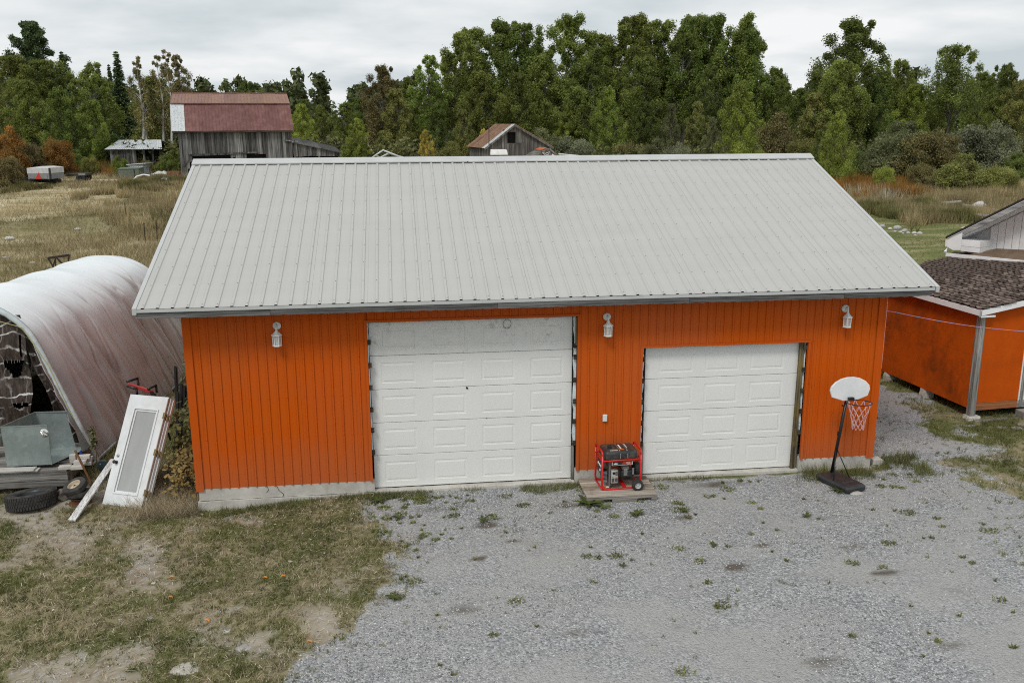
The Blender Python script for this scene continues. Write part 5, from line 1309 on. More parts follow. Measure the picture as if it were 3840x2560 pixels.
# ------------------------------------------------------------------ orange house on the right
HA = math.radians(5)
house = thing('orange_addition', 'orange panelled low addition with a brown shingled roof beside the garage', 'house', (13.99, 2.15, 0), HA)
t = NT('stained_orange_panel')
f = t.noise(t.coord((1,1,.8)), 1.3, 6, .68); f2 = t.noise(t.coord((1,1,1)), 7, 6, .75); lo = t.n('ShaderNodeSeparateXYZ', {0: t.coord()})
c = t.ramp(t.noise(t.coord(), 2.2, 5), [(.3, (.53,.088,.003)), (.7, (.48,.078,.003))])
st = t.mrange(t.math('ADD', t.math('MULTIPLY', f, .75), t.math('MULTIPLY', f2, .40)), .52, .78, 0, .8)
c = t.mix(st, c, (.10,.030,.008))
MT_panel_stained = t.bsdf(c, .75, 0, .1, f2, .15, .01)
t = NT('orange_panel'); c = t.ramp(t.noise(t.coord(), 2.6, 6, .65), [(.3, (.54,.088,.003)), (.55, (.48,.075,.003)), (.8, (.40,.062,.004))])
MT_panel = t.bsdf(c, .7, 0, .1)
MT_trimw = M('white_house_trim', (.85,.855,.86), .5, (.77,.775,.78), scale=5, dirt=(.45,.44,.43), dirt_amt=.25)
MT_soffit = M('grey_white_soffit', (.72,.72,.72), .6, (.66,.66,.66), scale=4)
MT_cornerp = woodmat('weathered_corner_post', (.10,.10,.095), (.40,.395,.37), axis=2)
MT_sill = woodmat('stained_sill_beam', (.20,.075,.03), (.34,.14,.06), axis=0)
WZ0, WZ1 = .15, 1.98
# side wall facing -x: plywood sheets with a joint
for (y0, y1, z0, z1) in ((.09, 1.28, WZ0, 1.19), (1.284, 2.9, WZ0, 1.19), (.09, 1.9, 1.193, 2.02), (1.904, 2.9, 1.193, 2.02)):
    MB().box(-.0, .02, y0, y1, z0, z1).build('wall_panel', MT_panel_stained, house)
for (x0, x1) in ((.10, 1.04), (1.86, 4.2)):
    zt0, zt1 = 2.14+.165*(x0+.12)-.06, 2.14+.165*(x1+.12)-.06
    MB().prism([(x0, WZ0+.12), (x1, WZ0+.12), (x1, zt1), (x0, zt0)], .0, .02).build('wall_panel', MT_panel, house)
MB().box(1.04, 1.86, .002, .02, 2.06, 2.3).build('wall_panel', MT_panel, house)
MB().box(.02, 4.0, .03, 2.9, .16, .20).build('floor', MT_dark, house)
MB().box(.02, .06, 2.86, 2.9, WZ0, 2.0).box(.02, 4.0, 2.86, 2.88, WZ0, 2.3).build('rear_wall', MT_panel, house)
MB().box(.02, 1.02, -.015, .06, .12, WZ0+.115).build('sill_beam', MT_sill, house)
MB().box(1.0, 4.0, -.012, .06, .12, WZ0+.115).build('sill_beam', MT_deck, house)
MB().box(-.02, .095, -.03, .088, .02, 2.02).build('corner_post', MT_cornerp, house, bevel=.004)
# door at the right edge
dr = bpy.data.objects.new('entry_door', None); COL.objects.link(dr); dr.parent = house
MB().box(1.135, 1.81, .0, .03, .26, 2.0).build('door_leaf', MT_trimw, dr)
for z0_, z1_ in ((.42, .95), (1.1, 1.8)): MB().box(1.25, 1.7, -.008, .0, z0_, z1_).build('door_panel', MT_trimw, dr, bevel=.004)
MB().box(1.06, 1.13, -.03, .03, .14, 2.05).build('door_frame', MT_cornerp, dr); MB().box(1.815, 1.86, -.03, .03, .14, 2.05).build('door_frame', MT_cornerp, dr)
MB().box(1.035, 1.06, -.012, .02, .25, 2.05).build('door_trim', MT_trimw, dr)
o = MB().box(1.0, 1.9, -.42, -.02, -.06, .09).build('door_step', MT_deck, house, bevel=.005)
# blocks carrying the addition: each a stone of its own
def pier(lx, ly, s, label, z=None):
    r = random.Random(int(lx*77+ly*31)); p = Vector((13.99+lx*math.cos(HA)-ly*math.sin(HA), 2.15+lx*math.sin(HA)+ly*math.cos(HA), 0))
    rings = []
    for j in range(4):
        k = (1.0, 1.03, .98, .9)[j]
        rings.append([(s[0]*k*(1+r.uniform(-.08,.08))*q[0], s[1]*k*(1+r.uniform(-.08,.08))*q[1], s[2]*j/3) for q in ((-1,-1),(0,-1.08),(1,-1),(1.05,0),(1,1),(0,1.05),(-1,1),(-1.06,0))])
    o = loft(rings, MT_concrete, 'support_block', None); o.location = (p.x, p.y, ghs(p.x, p.y)-.01); o.rotation_euler = (0,0,HA+r.uniform(-.2,.2)); tag(o, label, 'block', 'blocks carrying the orange addition')
pier(.06, .02, (.13, .10, .085), 'broken concrete block under the corner post of the orange addition')
pier(.10, 1.45, (.10, .09, .20), 'concrete block under the middle of the stained orange wall')
pier(.10, 2.72, (.10, .09, .20), 'concrete block under the far end of the stained orange wall')
o = MB().box(-.02, 1.1, -.20, -.12, -.065, -.03).build('edging_board', MT_paly, house)
for k in range(7):
    x = .3+.22*k+random.uniform(-.03,.03); y = -.55-.12*(k % 2)
    p = Vector((13.99+x*math.cos(HA)-y*math.sin(HA), 2.15+x*math.sin(HA)+y*math.cos(HA), 0)); s_ = MB().prism([(-.10,-.06),(.08,-.07),(.11,.0),(.07,.07),(-.08,.06)], -.02, .016, axis='z').build('paving_stone', M('grey_paver_%d' % k, (.30,.28,.25), .9, (.22,.20,.18)) if k == 0 else bpy.data.materials['grey_paver_0'])
    s_.location = (p.x, p.y, ghs(p.x, p.y)+.004); s_.rotation_euler = (0,0,random.uniform(-.4,.4)); tag(s_, ('leftmost', 'second', 'third', 'fourth', 'fifth', 'sixth', 'rightmost')[k]+' flat grey paving stone before the orange addition, counted from its corner', 'paving stone', 'paving stones before the addition')
# white gap strip at the far end of the wall (corner board)
MB().box(-.03, .05, 2.9, 2.93, .2, 2.05).build('corner_board', MT_trimw, house)
# roof plane of the addition: z = 2.14 + .165 * (lx + .12)
RS = .165
def rz_(lx, h=0): return 2.14+RS*(lx+.12)+h
MT_roofing = M('brown_roll_roofing', (.13,.085,.055), .9, (.19,.13,.085), scale=3)
poly = [(-.12,-.12), (6.0,-.12), (6.0,3.62), (1.18,3.62), (-.12,3.1)]
rf = MB().add([(x, y, rz_(x,-.012)) for x, y in poly]+[(x, y, rz_(x,-.05)) for x, y in poly], [tuple(range(5)), tuple(range(9,4,-1))]+[(i, i+5, (i+1) % 5+5, (i+1) % 5) for i in range(5)]).build('roof', MT_roofing, house)
# shingles: each its own piece, three shared shapes
t = NT('weathered_shingle')
oi = t.n('ShaderNodeObjectInfo').outputs['Random']
c = t.ramp(oi, [(0, (.070,.050,.042)), (.5, (.145,.110,.093)), (1, (.24,.19,.162))])
c = t.mix(t.mrange(t.noise(t.coord((1,1,1), True), 9, 5, .7), .45, .7, 0, .6), c, (.045,.036,.032))
MT_shingle = t.bsdf(c, .95, 0, .15, t.noise(t.coord((1,1,1), True), 90, 2), .5, .004)
EXP, TW = .110, .175
shm = []
for k in range(4):
    r = random.Random(k+20); w = TW*.985; x0 = -.02; x1 = EXP+.05; cv = .020+.012*r.random(); zf = .021; zb2 = .004
    # local: x up slope, y along the eave; front (low x) edge curls up
    vs = []
    for j in range(4):
        y = w*j/3; d = r.uniform(-.022, .022); cu = cv*abs(j/1.5-1)**1.5
        vs += [(x0+d, y, zf+cu), (x0+d+.004, y, zf+cu-.018), (x1, y, zb2)]
    fs = []
    for j in range(3):
        a = j*3; b = a+3
        fs += [(a, a+2, b+2, b), (a+1, a, b, b+1)]
    fs += [(0,1,2), (9,11,10)]
    shm.append(MB().add(vs, fs).mesh('shingle', MT_shingle))
def strip_x(ly):      # shingles end at the white coping line
    return 2.05+(3.76-ly)*.347
nrow = 26; spots_ = []
for i in range(nrow):
    lx = -.12+i*EXP
    y = -.13-(random.random()*.5)*TW
    while y < 3.62:
        ok = lx+.12 < strip_x(y+TW/2) and y+TW*.8 < 3.1+(lx+.12)/1.3*.52 and y > -.36
        if ok and lx < strip_x(max(y, .9)):
            spots_.append((lx, max(y, -.30)+random.uniform(-.006, .006), rz_(lx)-.004+random.uniform(0, .003)))
        y += TW+random.uniform(-.006,.006)
spots_.sort(key=lambda q: q[1]*1.0+q[0]*.35)
rest = MB()
for i, q in enumerate(spots_):
    k = random.randrange(4); rot = (random.uniform(-.02,.02), -math.atan(RS)+random.uniform(-.02,.02), random.uniform(-.02,.02))
    if i < 300: link_mesh('shingle', shm[k], rf, q, rot)
    else:
        mt_ = Matrix.Translation(q) @ Matrix.Rotation(rot[1], 4, 'Y'); rest.add([tuple(mt_ @ v.co) for v in shm[k].vertices], [tuple(p.vertices) for p in shm[k].polygons])
if rest.v: rest.build('far_shingles', MT_shingle, rf, kind='stuff')
# fascias
MB().box(-.15, -.12, -.16, 3.1, 2.02, 2.125).build('fascia', MT_trimw, house)
m = MB().add([(-.15,-.16,2.02),(5.9,-.16,rz_(5.9,-.12)),(5.9,-.16,rz_(5.9,-.015)),(-.15,-.16,2.125),(-.15,-.125,2.02),(5.9,-.125,rz_(5.9,-.12)),(5.9,-.125,rz_(5.9,-.015)),(-.15,-.125,2.125)], [(0,1,2,3),(7,6,5,4),(0,4,5,1),(3,2,6,7),(1,5,6,2),(0,3,7,4)])
m.build('rake_fascia', MT_trimw, house)
MB().box(-.13, .18, -.158, -.10, 1.99, 2.02).build('fascia_return', MT_trimw, house)
MB().prism([(-.02,0),(.13,.0),(.10,.05),(.04,.06)], 1.60, 1.61, axis='x').xform(lambda p: Vector((p.x-1.76, p.y+2.75, p.z+1.985))).build('loose_flashing', MT_trimw, house)
# ------------------------------------------------------------------ white gabled house behind, turned towards the yard
MH = math.radians(28)
wh = thing('white_house', 'white sided gabled house with black roof edge behind the orange addition', 'house', (15.70, 6.07, 0), math.atan2(-math.cos(MH), math.sin(MH)))
MB().bar((-.05, .0, 2.545), (4.5, .0, 2.645), .05, .075).build('coping', MT_trimw, wh)
pol = [(-.05, .025), (4.5, .025), (4.5, 1.05), (-.45, 1.05)]
MB().add([(x, y, 2.497+.022*x) for x, y in pol]+[(x, y, 2.42) for x, y in pol], [(0,1,2,3),(7,6,5,4)]+[(i, i+4, (i+1) % 4+4, (i+1) % 4) for i in range(4)]).build('low_roof', MT_roofing, wh)
MB().box(-.0, 4.5, .05, .09, .1, 2.42).build('porch_wall', MT_trimw, wh)
SLG = .60
def rake_z(lx): return 2.85+SLG*(lx+.33)
GYW = 1.0; bw = .17; x = .40
while x < 3.6:
    z1a, z1b = rake_z(x)-.14, rake_z(x+bw)-.14
    MB().add([(x,GYW,2.5),(x+bw-.012,GYW,2.5),(x+bw-.012,GYW,z1b),(x,GYW,z1a),(x,GYW+.03,2.5),(x+bw-.012,GYW+.03,2.5),(x+bw-.012,GYW+.03,z1b),(x,GYW+.03,z1a)], [(0,1,2,3),(1,5,6,2),(4,0,3,7),(3,2,6,7)]).build('siding_board', MT_trimw, wh); x += bw
MB().add([(-.2,GYW+.04,.1),(3.6,GYW+.04,.1),(3.6,GYW+.04,rake_z(3.6)-.1),(-.2,GYW+.04,rake_z(-.2)-.1)], [(0,1,2,3)]).build('gable_wall', M('grey_shadow_gap', (.60,.60,.60), .7), wh)
MB().box(.38, 3.6, GYW-.05, GYW-.001, 2.515, 2.56).build('skirt_trim', MT_trimw, wh)
yf, yb_ = .47, 7.0
def slabz(x0, x1, y0, y1, h0, h1, name, mat):
    v = []
    for h in (h0, h1):
        for (xx, yy_) in ((x0,y0),(x1,y0),(x1,y1),(x0,y1)): v.append((xx, yy_, rake_z(xx)+h))
    return MB().add(v, [(3,2,1,0),(4,5,6,7),(0,1,5,4),(1,2,6,5),(2,3,7,6),(3,0,4,7)]).build(name, mat, wh)
slabz(-.37, 3.8, yf-.015, yb_, .022, .075, 'roof_slab', M('black_shingle_edge', (.03,.028,.027), .9))
slabz(-.30, 3.8, yf, yf+.03, -.11, -.002, 'rake_board', woodmat('flaking_rake_board', (.22,.22,.22), (.55,.55,.54), axis=0))
slabz(-.34, 3.8, yf-.004, yf+.026, .000, .020, 'drip_flashing', MT_trimw)
k = 0; x = -.29
while x < 3.7:
    slabz(x, x+.088, yf+.032, GYW-.002, -.118-.003*(k % 2), -.105, 'soffit_strip', MT_soffit); x += .089; k += 1
MB().box(-.22, .46, yf+.01, GYW+.03, 2.60, 2.715).build('eave_return', MT_trimw, wh)
MB().box(-.22, .46, yf+.006, GYW+.03, 2.72, 2.86).build('eave_return', MT_trimw, wh)
MB().prism([(-.37,2.80),(.02,3.03),(.02,2.62),(-.16,2.60),(-.35,2.68)], yf-.012, yf+.002).build('eave_fascia', MT_trimw, wh)
MB().box(-.37, -.33, yf, yb_, 2.66, 2.82).build('eave_fascia', MT_trimw, wh)
MB().tube([(-.28, yf+.04, 2.67), (-.33, yf+.02, 2.60), (-.30, yf-.1, 2.54)], [.03,.016,.035], 6).build('downspout_stub', MT_trimw, wh)
MB().box(-.2, -.15, GYW, yb_, .1, 2.7).build('side_wall', MT_trimw, wh)
# pink and blue cord stretched to the house
a = Vector(at_y(2033, 712, .10)); b = Vector(at_y(2352, 761, 1.95))
pts = [a.lerp(b, k/16)+Vector((0,0,-.05*math.sin(math.pi*k/16))) for k in range(17)]
pts[0] = Vector((GW+.02, .12, a.z))
m = MB()
for k in range(16): m.tube([pts[k], pts[k+1]], .0055, 5, mi=k % 2)
o = m.build('cord', [M('pink_cord', (.62,.30,.50), .6), M('pale_blue_cord', (.35,.42,.62), .6)]); tag(o, 'pink and blue cord stretched from the garage to the orange house', 'cord')
# ------------------------------------------------------------------ helpers for distant buildings
t_w = woodmat('barn_board', (.030,.030,.031), (.27,.27,.265), (.13,.085,.035), scale=.5, axis=2, tint_amt=.15, orand=.6)
MT_barn = t_w
MT_shedw = woodmat('shed_board', (.065,.058,.052), (.28,.265,.245), (.035,.03,.026), scale=.45, axis=2, tint_amt=.4, orand=.3)
MT_rustroof = None
def sheetmat(name, stops, streak=(.05,.03,.02), orand=.2, rust=None):
    t = NT(name)
    f = t.noise(t.coord((2,2,.4), True), 1.2, 6, .65)
    c = t.ramp(f, stops)
    s = t.noise(t.coord((7,7,.25), True), 1.6, 5, .65)
    if rust: c = t.mix(t.mrange(t.noise(t.coord((1,1,1), True), .9, 5, .7), .50, .68, 0, .85), c, rust)
    c = t.mix(t.mrange(s, .54, .62, 0, .75), c, streak)
    w = t.noise(t.coord((11,11,.9), True), 1.1, 5, .7)
    c = t.mix(t.mrange(w, .70, .74, 0, .55), c, (.5,.46,.43))
    k = t.mrange(t.n('ShaderNodeObjectInfo').outputs['Random'], 0, 1, 1-orand, 1+orand)
    c = t.n('ShaderNodeHueSaturation', {'Value': k, 'Color': c}).outputs[0]
    return t.bsdf(c, .6, .1, .35)
MT_barnroof = sheetmat('mauve_rusted_sheet', [(.3, (.115,.045,.042)), (.5, (.165,.072,.066)), (.72, (.23,.115,.105))], (.13,.055,.03), .12)
MT_barnroof2 = sheetmat('upper_rusted_sheet', [(.3, (.20,.105,.085)), (.55, (.26,.15,.125)), (.75, (.30,.19,.15))], (.15,.07,.03), .12, (.26,.15,.045))
MT_whitesheet = sheetmat('white_sheet', [(.3, (.50,.54,.56)), (.7, (.60,.63,.64))], (.30,.22,.15), .06)
MT_rustshed = sheetmat('rust_orange_sheet', [(.3, (.21,.115,.07)), (.55, (.29,.175,.115)), (.75, (.40,.31,.24))], (.14,.05,.03), .18)
def quad_solid(m, a, b, c, d, n, th):
    n = Vector(n)*th; A = [Vector(q) for q in (a, b, c, d)]; B = [q-n for q in A]
    m.add(A+B, [(0,1,2,3),(7,6,5,4),(0,4,5,1),(1,5,6,2),(2,6,7,3),(3,7,4,0)]); return m

# ------------------------------------------------------------------ old barn with a gambrel roof
BYF = 58.0
c0 = Vector(at_y(410, 300, BYF)); c1 = Vector(at_y(668, 300, BYF))
bx0, bx1 = c0.x, c1.x
bg = ghs(bx0, BYF)
zeave = at_y(540, 300, BYF).z; zbrk = None
barn = thing('barn', 'old grey board barn with a rusted mauve gambrel roof on the hill', 'barn', (bx0, BYF, bg), math.radians(9.6))
BW = bx1-bx0; BD = 7.5; EV = zeave-bg
lowz = at_y(500, 355, BYF).z-bg          # bottom of the boarding over the cart openings
def plank_run(par, x0, x1, y, z0f, z1f, w, mat, seed=0, jit=.02, face=-1):
    r = random.Random(seed); x = x0; i = 0
    while x < x1-.02:
        ww = min(w*r.uniform(.8, 1.25), x1-x)
        a, b = z0f(x+ww/2)+r.uniform(-jit, jit), z1f(x+ww/2)
        if b-a > .05:
            dy = r.uniform(0, .018)
            o = MB().box(x+.004, x+ww-.006, y-.022-dy, y-dy, a, b).build('plank', mat, par)
        x += ww; i += 1
def bz(dx, dy): return at_y(dx, dy, BYF).z-bg
def bxx(dx): return at_y(dx, 340, BYF).x-bx0
ld = bxx(436); l2 = bxx(555); m1, m2 = bxx(585), bxx(640)
def low(x):
    if x < .28: return 0
    if x < bxx(440): return lowz-.25-1.35*(1-(x-.28)/(bxx(440)-.28))**1
    if x < bxx(528): return lowz
    if x < bxx(535): return lowz-.3
    if x < bxx(560): return 0
    if x < bxx(566): return lowz-.3
    if x < bxx(610): return lowz
    if x < bxx(616): return lowz-.3
    return 0
plank_run(barn, 0, BW, 0, low, lambda x: EV+.12, .19, MT_barn, 5, .06)
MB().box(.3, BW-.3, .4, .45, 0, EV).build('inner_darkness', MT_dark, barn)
for k in range(3): MB().box(.05, BW-.05, .42+2.2*k, .5+2.2*k, EV-.2, EV).build('tie_beam', MT_barn, barn)
MB().box(-.05, .12, -.09, .06, 0, EV+.05).build('corner_post', MT_barn, barn)
MB().bar((bxx(432), -.06, bz(432,357)), (bxx(528), -.06, bz(528,354)), .06, .14).build('lintel_beam', MT_barn, barn)
MB().bar((bxx(520), -.08, bz(520,353)), (bxx(592), -.08, bz(592,351)), .06, .12).build('lintel_beam', MT_barn, barn)
MB().bar((bxx(418), -.08, bz(418,382)), (bxx(436), -.08, bz(436,360)), .05, .07).build('brace', MT_barn, barn)
MB().bar((bxx(650), -.1, bz(650,323)), (bxx(684), -.12, bz(684,326)), .05, .09).build('brace', MT_barn, barn)
MB().box(0, .03, .06, BD, 0, EV).box(BW-.03, BW, .06, BD, 0, EV).box(.03, BW-.03, BD-.03, BD, 0, EV).build('side_wall', MT_barn, barn)
for X_ in (0.0, BW): MB().prism([(0, EV), (BD, EV), (BD*.80, EV+1.75), (BD*.5, EV+2.35), (BD*.2, EV+1.75)], X_-.015 if X_ else .0, X_ if X_ else .015, axis='x').build('gable_end', MT_barn, barn)
# roof: lower steep slope and upper shallow slope, each sheet a piece
rx0 = at_y(392, 300, BYF-.35).x-bx0; rx1 = at_y(672, 299, BYF-.35).x-bx0
zlow = at_y(530, 301, BYF-.35).z-bg
zb_k = at_y(530, 239, BYF+1.35).z-bg; zr = at_y(530, 214, BYF+3.75).z-bg
ns = 10; sw = (rx1-rx0)/8.9
def roof_row(y0, z0, y1, z1, mat_f, xa0, xa1, xb0, xb1, name='roof_sheet', sub=4):
    k = 0; n = 9
    nv = Vector((0, -(z1-z0), (y1-y0))).normalized()
    for k in range(n):
        f0, f1 = k/n, (k+1)/n
        a = (xa0+(xa1-xa0)*f0, y0, z0); b = (xa0+(xa1-xa0)*f1-.01, y0, z0); c = (xb0+(xb1-xb0)*f1-.01, y1, z1); d = (xb0+(xb1-xb0)*f0, y1, z1)
        dz = random.uniform(0, .02)
        m = MB(); up_ = nv*dz
        m_ = quad_solid(m, Vector(a)+up_, Vector(b)+up_, Vector(c)+up_, Vector(d)+up_, nv, .012)
        for j in range(sub):      # standing ribs
            u = (j+.02)/sub
            p0 = Vector(a).lerp(Vector(b), u)+up_; p1 = Vector(d).lerp(Vector(c), u)+up_
            m.bar(p0+nv*.010, p1+nv*.010, .035, .02, nv)
        m.build(name, mat_f(k), barn)
yl, yk, yr_ = -.35, 1.35, BD/2
roof_row(yl, zlow, yk, zb_k, lambda k: MT_whitesheet if k == 0 else MT_barnroof, rx0, rx1, rx0-.02, rx1-.06)
roof_row(yk-.06, zb_k+.03, yr_, zr, lambda k: MT_barnroof2, rx0-.02, rx1-.05, rx0+.10, rx1-.10)
roof_row(BD-yl, zlow, BD-yk, zb_k, lambda k: MT_barnroof, rx0, rx1, rx0-.02, rx1-.06)
roof_row(BD-yk+.06, zb_k+.03, yr_, zr, lambda k: MT_barnroof2, rx0-.02, rx1-.05, rx0+.10, rx1-.10)
MB().bar((rx0+.1, yr_, zr+.02), (rx1-.1, yr_, zr+.02), .25, .05).build('ridge_cap', MT_barnroof2, barn)
MB().bar((rx0, yk-.08, zb_k+.05), (rx1-.05, yk-.08, zb_k+.05), .08, .05).build('roof_break_strip', MT_barnroof2, barn)
MB().bar((rx0+.02, yl+.03, zlow-.06), (rx1-.02, yl+.03, zlow-.06), .05, .10).build('eave_board', MT_wood_block, barn)
# open lean-to on its right side
LY = BYF+.4
def lz(dx, dy): return at_y(dx, dy, LY).z-bg
def lx(dx): return at_y(dx, 345, LY).x-bx0
top = [(668,326),(700,333),(740,342),(788,353)]
def ltop(x):
    pts = [(lx(a), lz(a, b)) for a, b in top]
    for (xa, za), (xb, zb2) in zip(pts, pts[1:]):
        if x <= xb: return za+(zb2-za)*(x-xa)/(xb-xa)
    return pts[-1][1]
plank_run(barn, lx(671), lx(786), .4, lambda x: lz(720,359)-.05, lambda x: ltop(x)-.05, .2, MT_barn, 9, .03)
for a, b in zip(top, top[1:]): MB().add([(lx(a[0]), .2, lz(*a)), (lx(b[0]), .2, lz(*b)), (lx(b[0]), 4.5, lz(*b)+.35), (lx(a[0]), 4.5, lz(*a)+.35), (lx(a[0]), .2, lz(*a)-.05), (lx(b[0]), .2, lz(*b)-.05), (lx(b[0]), 4.5, lz(*b)+.3), (lx(a[0]), 4.5, lz(*a)+.3)], [(0,1,2,3),(7,6,5,4),(0,4,5,1)]).build('lean_to_roof', MT_barn, barn)
for d in (690, 735, 783): MB().box(lx(d)-.07, lx(d)+.07, .38, .52, 0, lz(d,358)).build('lean_to_post', MT_barn, barn)
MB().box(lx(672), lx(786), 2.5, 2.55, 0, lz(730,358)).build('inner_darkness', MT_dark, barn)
MB().bar((lx(671), .28, lz(671,324)), (lx(678), .28, lz(678,365)), .12, .10).build('leaning_post', MT_barn, barn)
MB().lathe([(.0,.05),(.12,.03),(.15,-.05),(.12,-.12)], 8, (lx(672), .3, lz(672,325))).build('white_post_cap', MT_trimw, barn)

# ------------------------------------------------------------------ gabled shed in the middle
SYF = 62.0
def sp_(dx, dy, Y=SYF): return Vector(at_y(dx, dy, Y))
pL, pR, pP = sp_(1118.8, 372), sp_(1262, 372), sp_(1184, 283)
sg = ghs(pL.x, SYF)
shed = thing('gable_shed', 'grey board shed with a rusted orange roof and a dark loft opening', 'shed', (pL.x, SYF, sg))
SWd = pR.x-pL.x
def sx(dx): return sp_(dx, 330).x-pL.x
def szz(dx, dy): return sp_(dx, dy).z-sg
pk = sx(1182); zp = szz(1182, 287); zl_, zr2 = szz(1121, 337), szz(1262, 335)
def roofline(x): return zl_+(zp-zl_)*x/pk if x < pk else zp+(zr2-zp)*(x-pk)/(SWd-pk)
wx0, wx1, wz0, wz1 = sx(1165), sx(1184), szz(1175, 329), szz(1175, 304)
# boards above and beside the loft opening
r = random.Random(4); x = 0
while x < SWd-.02:
    w = min(.2*r.uniform(.8, 1.25), SWd-x); xm = x+w/2; zt_ = roofline(xm)-.03
    if wx0-.05 < xm < wx1+.05:
        segs = [(0, wz0), (wz1, zt_)]
    else: segs = [(0, szz(1200,329)+r.uniform(-.03,.03)), (szz(1200,329)+.02, zt_)] if sx(1162) < xm < sx(1208) else [(0, zt_)]
    for i_, (a, b) in enumerate(segs):
        if b > a: MB().box(x+.004, x+w-.006, -.022-r.uniform(0,.02)-(.02 if (i_ == 0 and len(segs) > 1) else 0), 0, a, b).build('plank', MT_shedw, shed)
    x += w
SD = 6.0
off = sx(1075)-0.0; dxs = at_y(1080, 340, SYF+4.5).x-sp_(1119, 340).x
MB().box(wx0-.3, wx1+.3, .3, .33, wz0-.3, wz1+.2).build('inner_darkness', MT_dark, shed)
for (a, b, c_, d) in ((wx0-.06, wx0, wz0, wz1), (wx1, wx1+.06, wz0, wz1), (wx0-.06, wx1+.06, wz1, wz1+.07), (wx0-.05, wx1+.05, wz0-.06, wz0)): MB().box(a, b, -.06, -.02, c_, d).build('opening_frame', MT_shedw, shed)
# the shed is turned: its left side wall runs back to the left
sv = Vector((-.36, 1.0, 0)).normalized()
def back(p, d): return Vector(p)+sv*d
dl = (sp_(1080, 345, SYF+4.4)-pL); SDl = 4.6
sv = Vector((dl.x, 4.4, 0)).normalized()
d = 0; r = random.Random(8)
while d < SDl:
    w = .2*r.uniform(.85, 1.2); a = back((0,0,0), d); b = back((0,0,0), d+w-.012); nrm = Vector((-sv.y, sv.x, 0))*.02
    zt_ = zl_-.02; z0_ = 0
    MB().add([(a.x,a.y,0),(b.x,b.y,0),(b.x,b.y,zt_),(a.x,a.y,zt_),(a.x+nrm.x,a.y+nrm.y,0),(b.x+nrm.x,b.y+nrm.y,0),(b.x+nrm.x,b.y+nrm.y,zt_),(a.x+nrm.x,a.y+nrm.y,zt_)], [(4,5,6,7),(4,0,1,5),(7,6,2,3),(5,1,2,6),(0,4,7,3)]).build('plank', MT_shedw, shed); d += w
bk0 = back((0,0,0), SDl); 
def slopeq(p0, p1, q1, q0, mat, name, n=7, par=shed):
    nv = (Vector(p1)-Vector(p0)).cross(Vector(q0)-Vector(p0)).normalized()
    if nv.z < 0: nv = -nv
    for k in range(n):
        f0, f1 = k/n, (k+1)/n-.004
        a, b = Vector(p0).lerp(Vector(p1), f0), Vector(p0).lerp(Vector(p1), f1); c, d_ = Vector(q0).lerp(Vector(q1), f1), Vector(q0).lerp(Vector(q1), f0)
        up_ = nv*random.uniform(0, .02); m = MB(); A = [q+up_ for q in (a, b, c, d_)]; B = [q-nv*.02 for q in A]
        m.add(A+B, [(0,1,2,3),(7,6,5,4),(0,4,5,1),(1,5,6,2),(2,6,7,3),(3,7,4,0)])
        for j in range(3):
            u = (j+.1)/3; m.bar(A[0].lerp(A[1], u)+nv*.01, A[3].lerp(A[2], u)+nv*.01, .03, .02, nv)
        m.build(name, mat[k % len(mat)] if isinstance(mat, list) else mat, par)
eo = .28
dirL = (Vector((pk,0,zp))-Vector((0,0,zl_))).normalized(); dirR = (Vector((SWd,0,zr2))-Vector((pk,0,zp))).normalized()
Lf = Vector((0,0,zl_))-dirL*eo+Vector((0,-.3,.05)); Pf = Vector((pk,-.3,zp+.05)); Rf = Vector((SWd,0,zr2))+dirR*.35+Vector((0,-.3,.05))
bk = sv*(SDl+.4)
slopeq(Lf, Lf+bk, Pf+bk, Pf, [MT_whitesheet, MT_rustshed, MT_rustshed, MT_rustshed, MT_rustshed, MT_rustshed, MT_rustshed], 'roof_sheet')
slopeq(Pf, Pf+bk, Rf+bk, Rf, MT_rustshed, 'roof_sheet')
MB().bar(Lf+Vector((0,.02,-.09)), Pf+Vector((0,.02,-.09)), .04, .13).build('rake_board', MT_shedw, shed); MB().bar(Pf+Vector((0,.02,-.09)), Rf+Vector((0,.02,-.09)), .04, .13).build('rake_board', MT_shedw, shed)
MB().add([(SWd,0,0),(SWd+bk.x,bk.y,0),(SWd+bk.x,bk.y,zr2),(SWd,0,zr2)], [(0,1,2,3)]).build('side_wall', MT_shedw, shed)
MB().add([tuple(back((0,0,0), SDl)), tuple(back((SWd,0,0), SDl)), tuple(back((SWd,0,zr2), SDl)), tuple(back((pk,0,zp), SDl)), tuple(back((0,0,zl_), SDl))], [(0,1,2,3,4)]).build('rear_wall', MT_shedw, shed)
a = sp_(1123, 325, SYF-.5)-Vector((pL.x, SYF, sg)); b = sp_(1123, 279, SYF-.5)-Vector((pL.x, SYF, sg))
MB().tube([a-Vector((0,0,.3)), b], .035, 8).build('stove_pipe', M('rusty_pipe', (.07,.04,.025), .7), shed)
MB().lathe([(.0,.06),(.09,.02),(.09,.0),(.0,.0)], 10, tuple(b)).build('pipe_cap', MT_wood_block, shed)
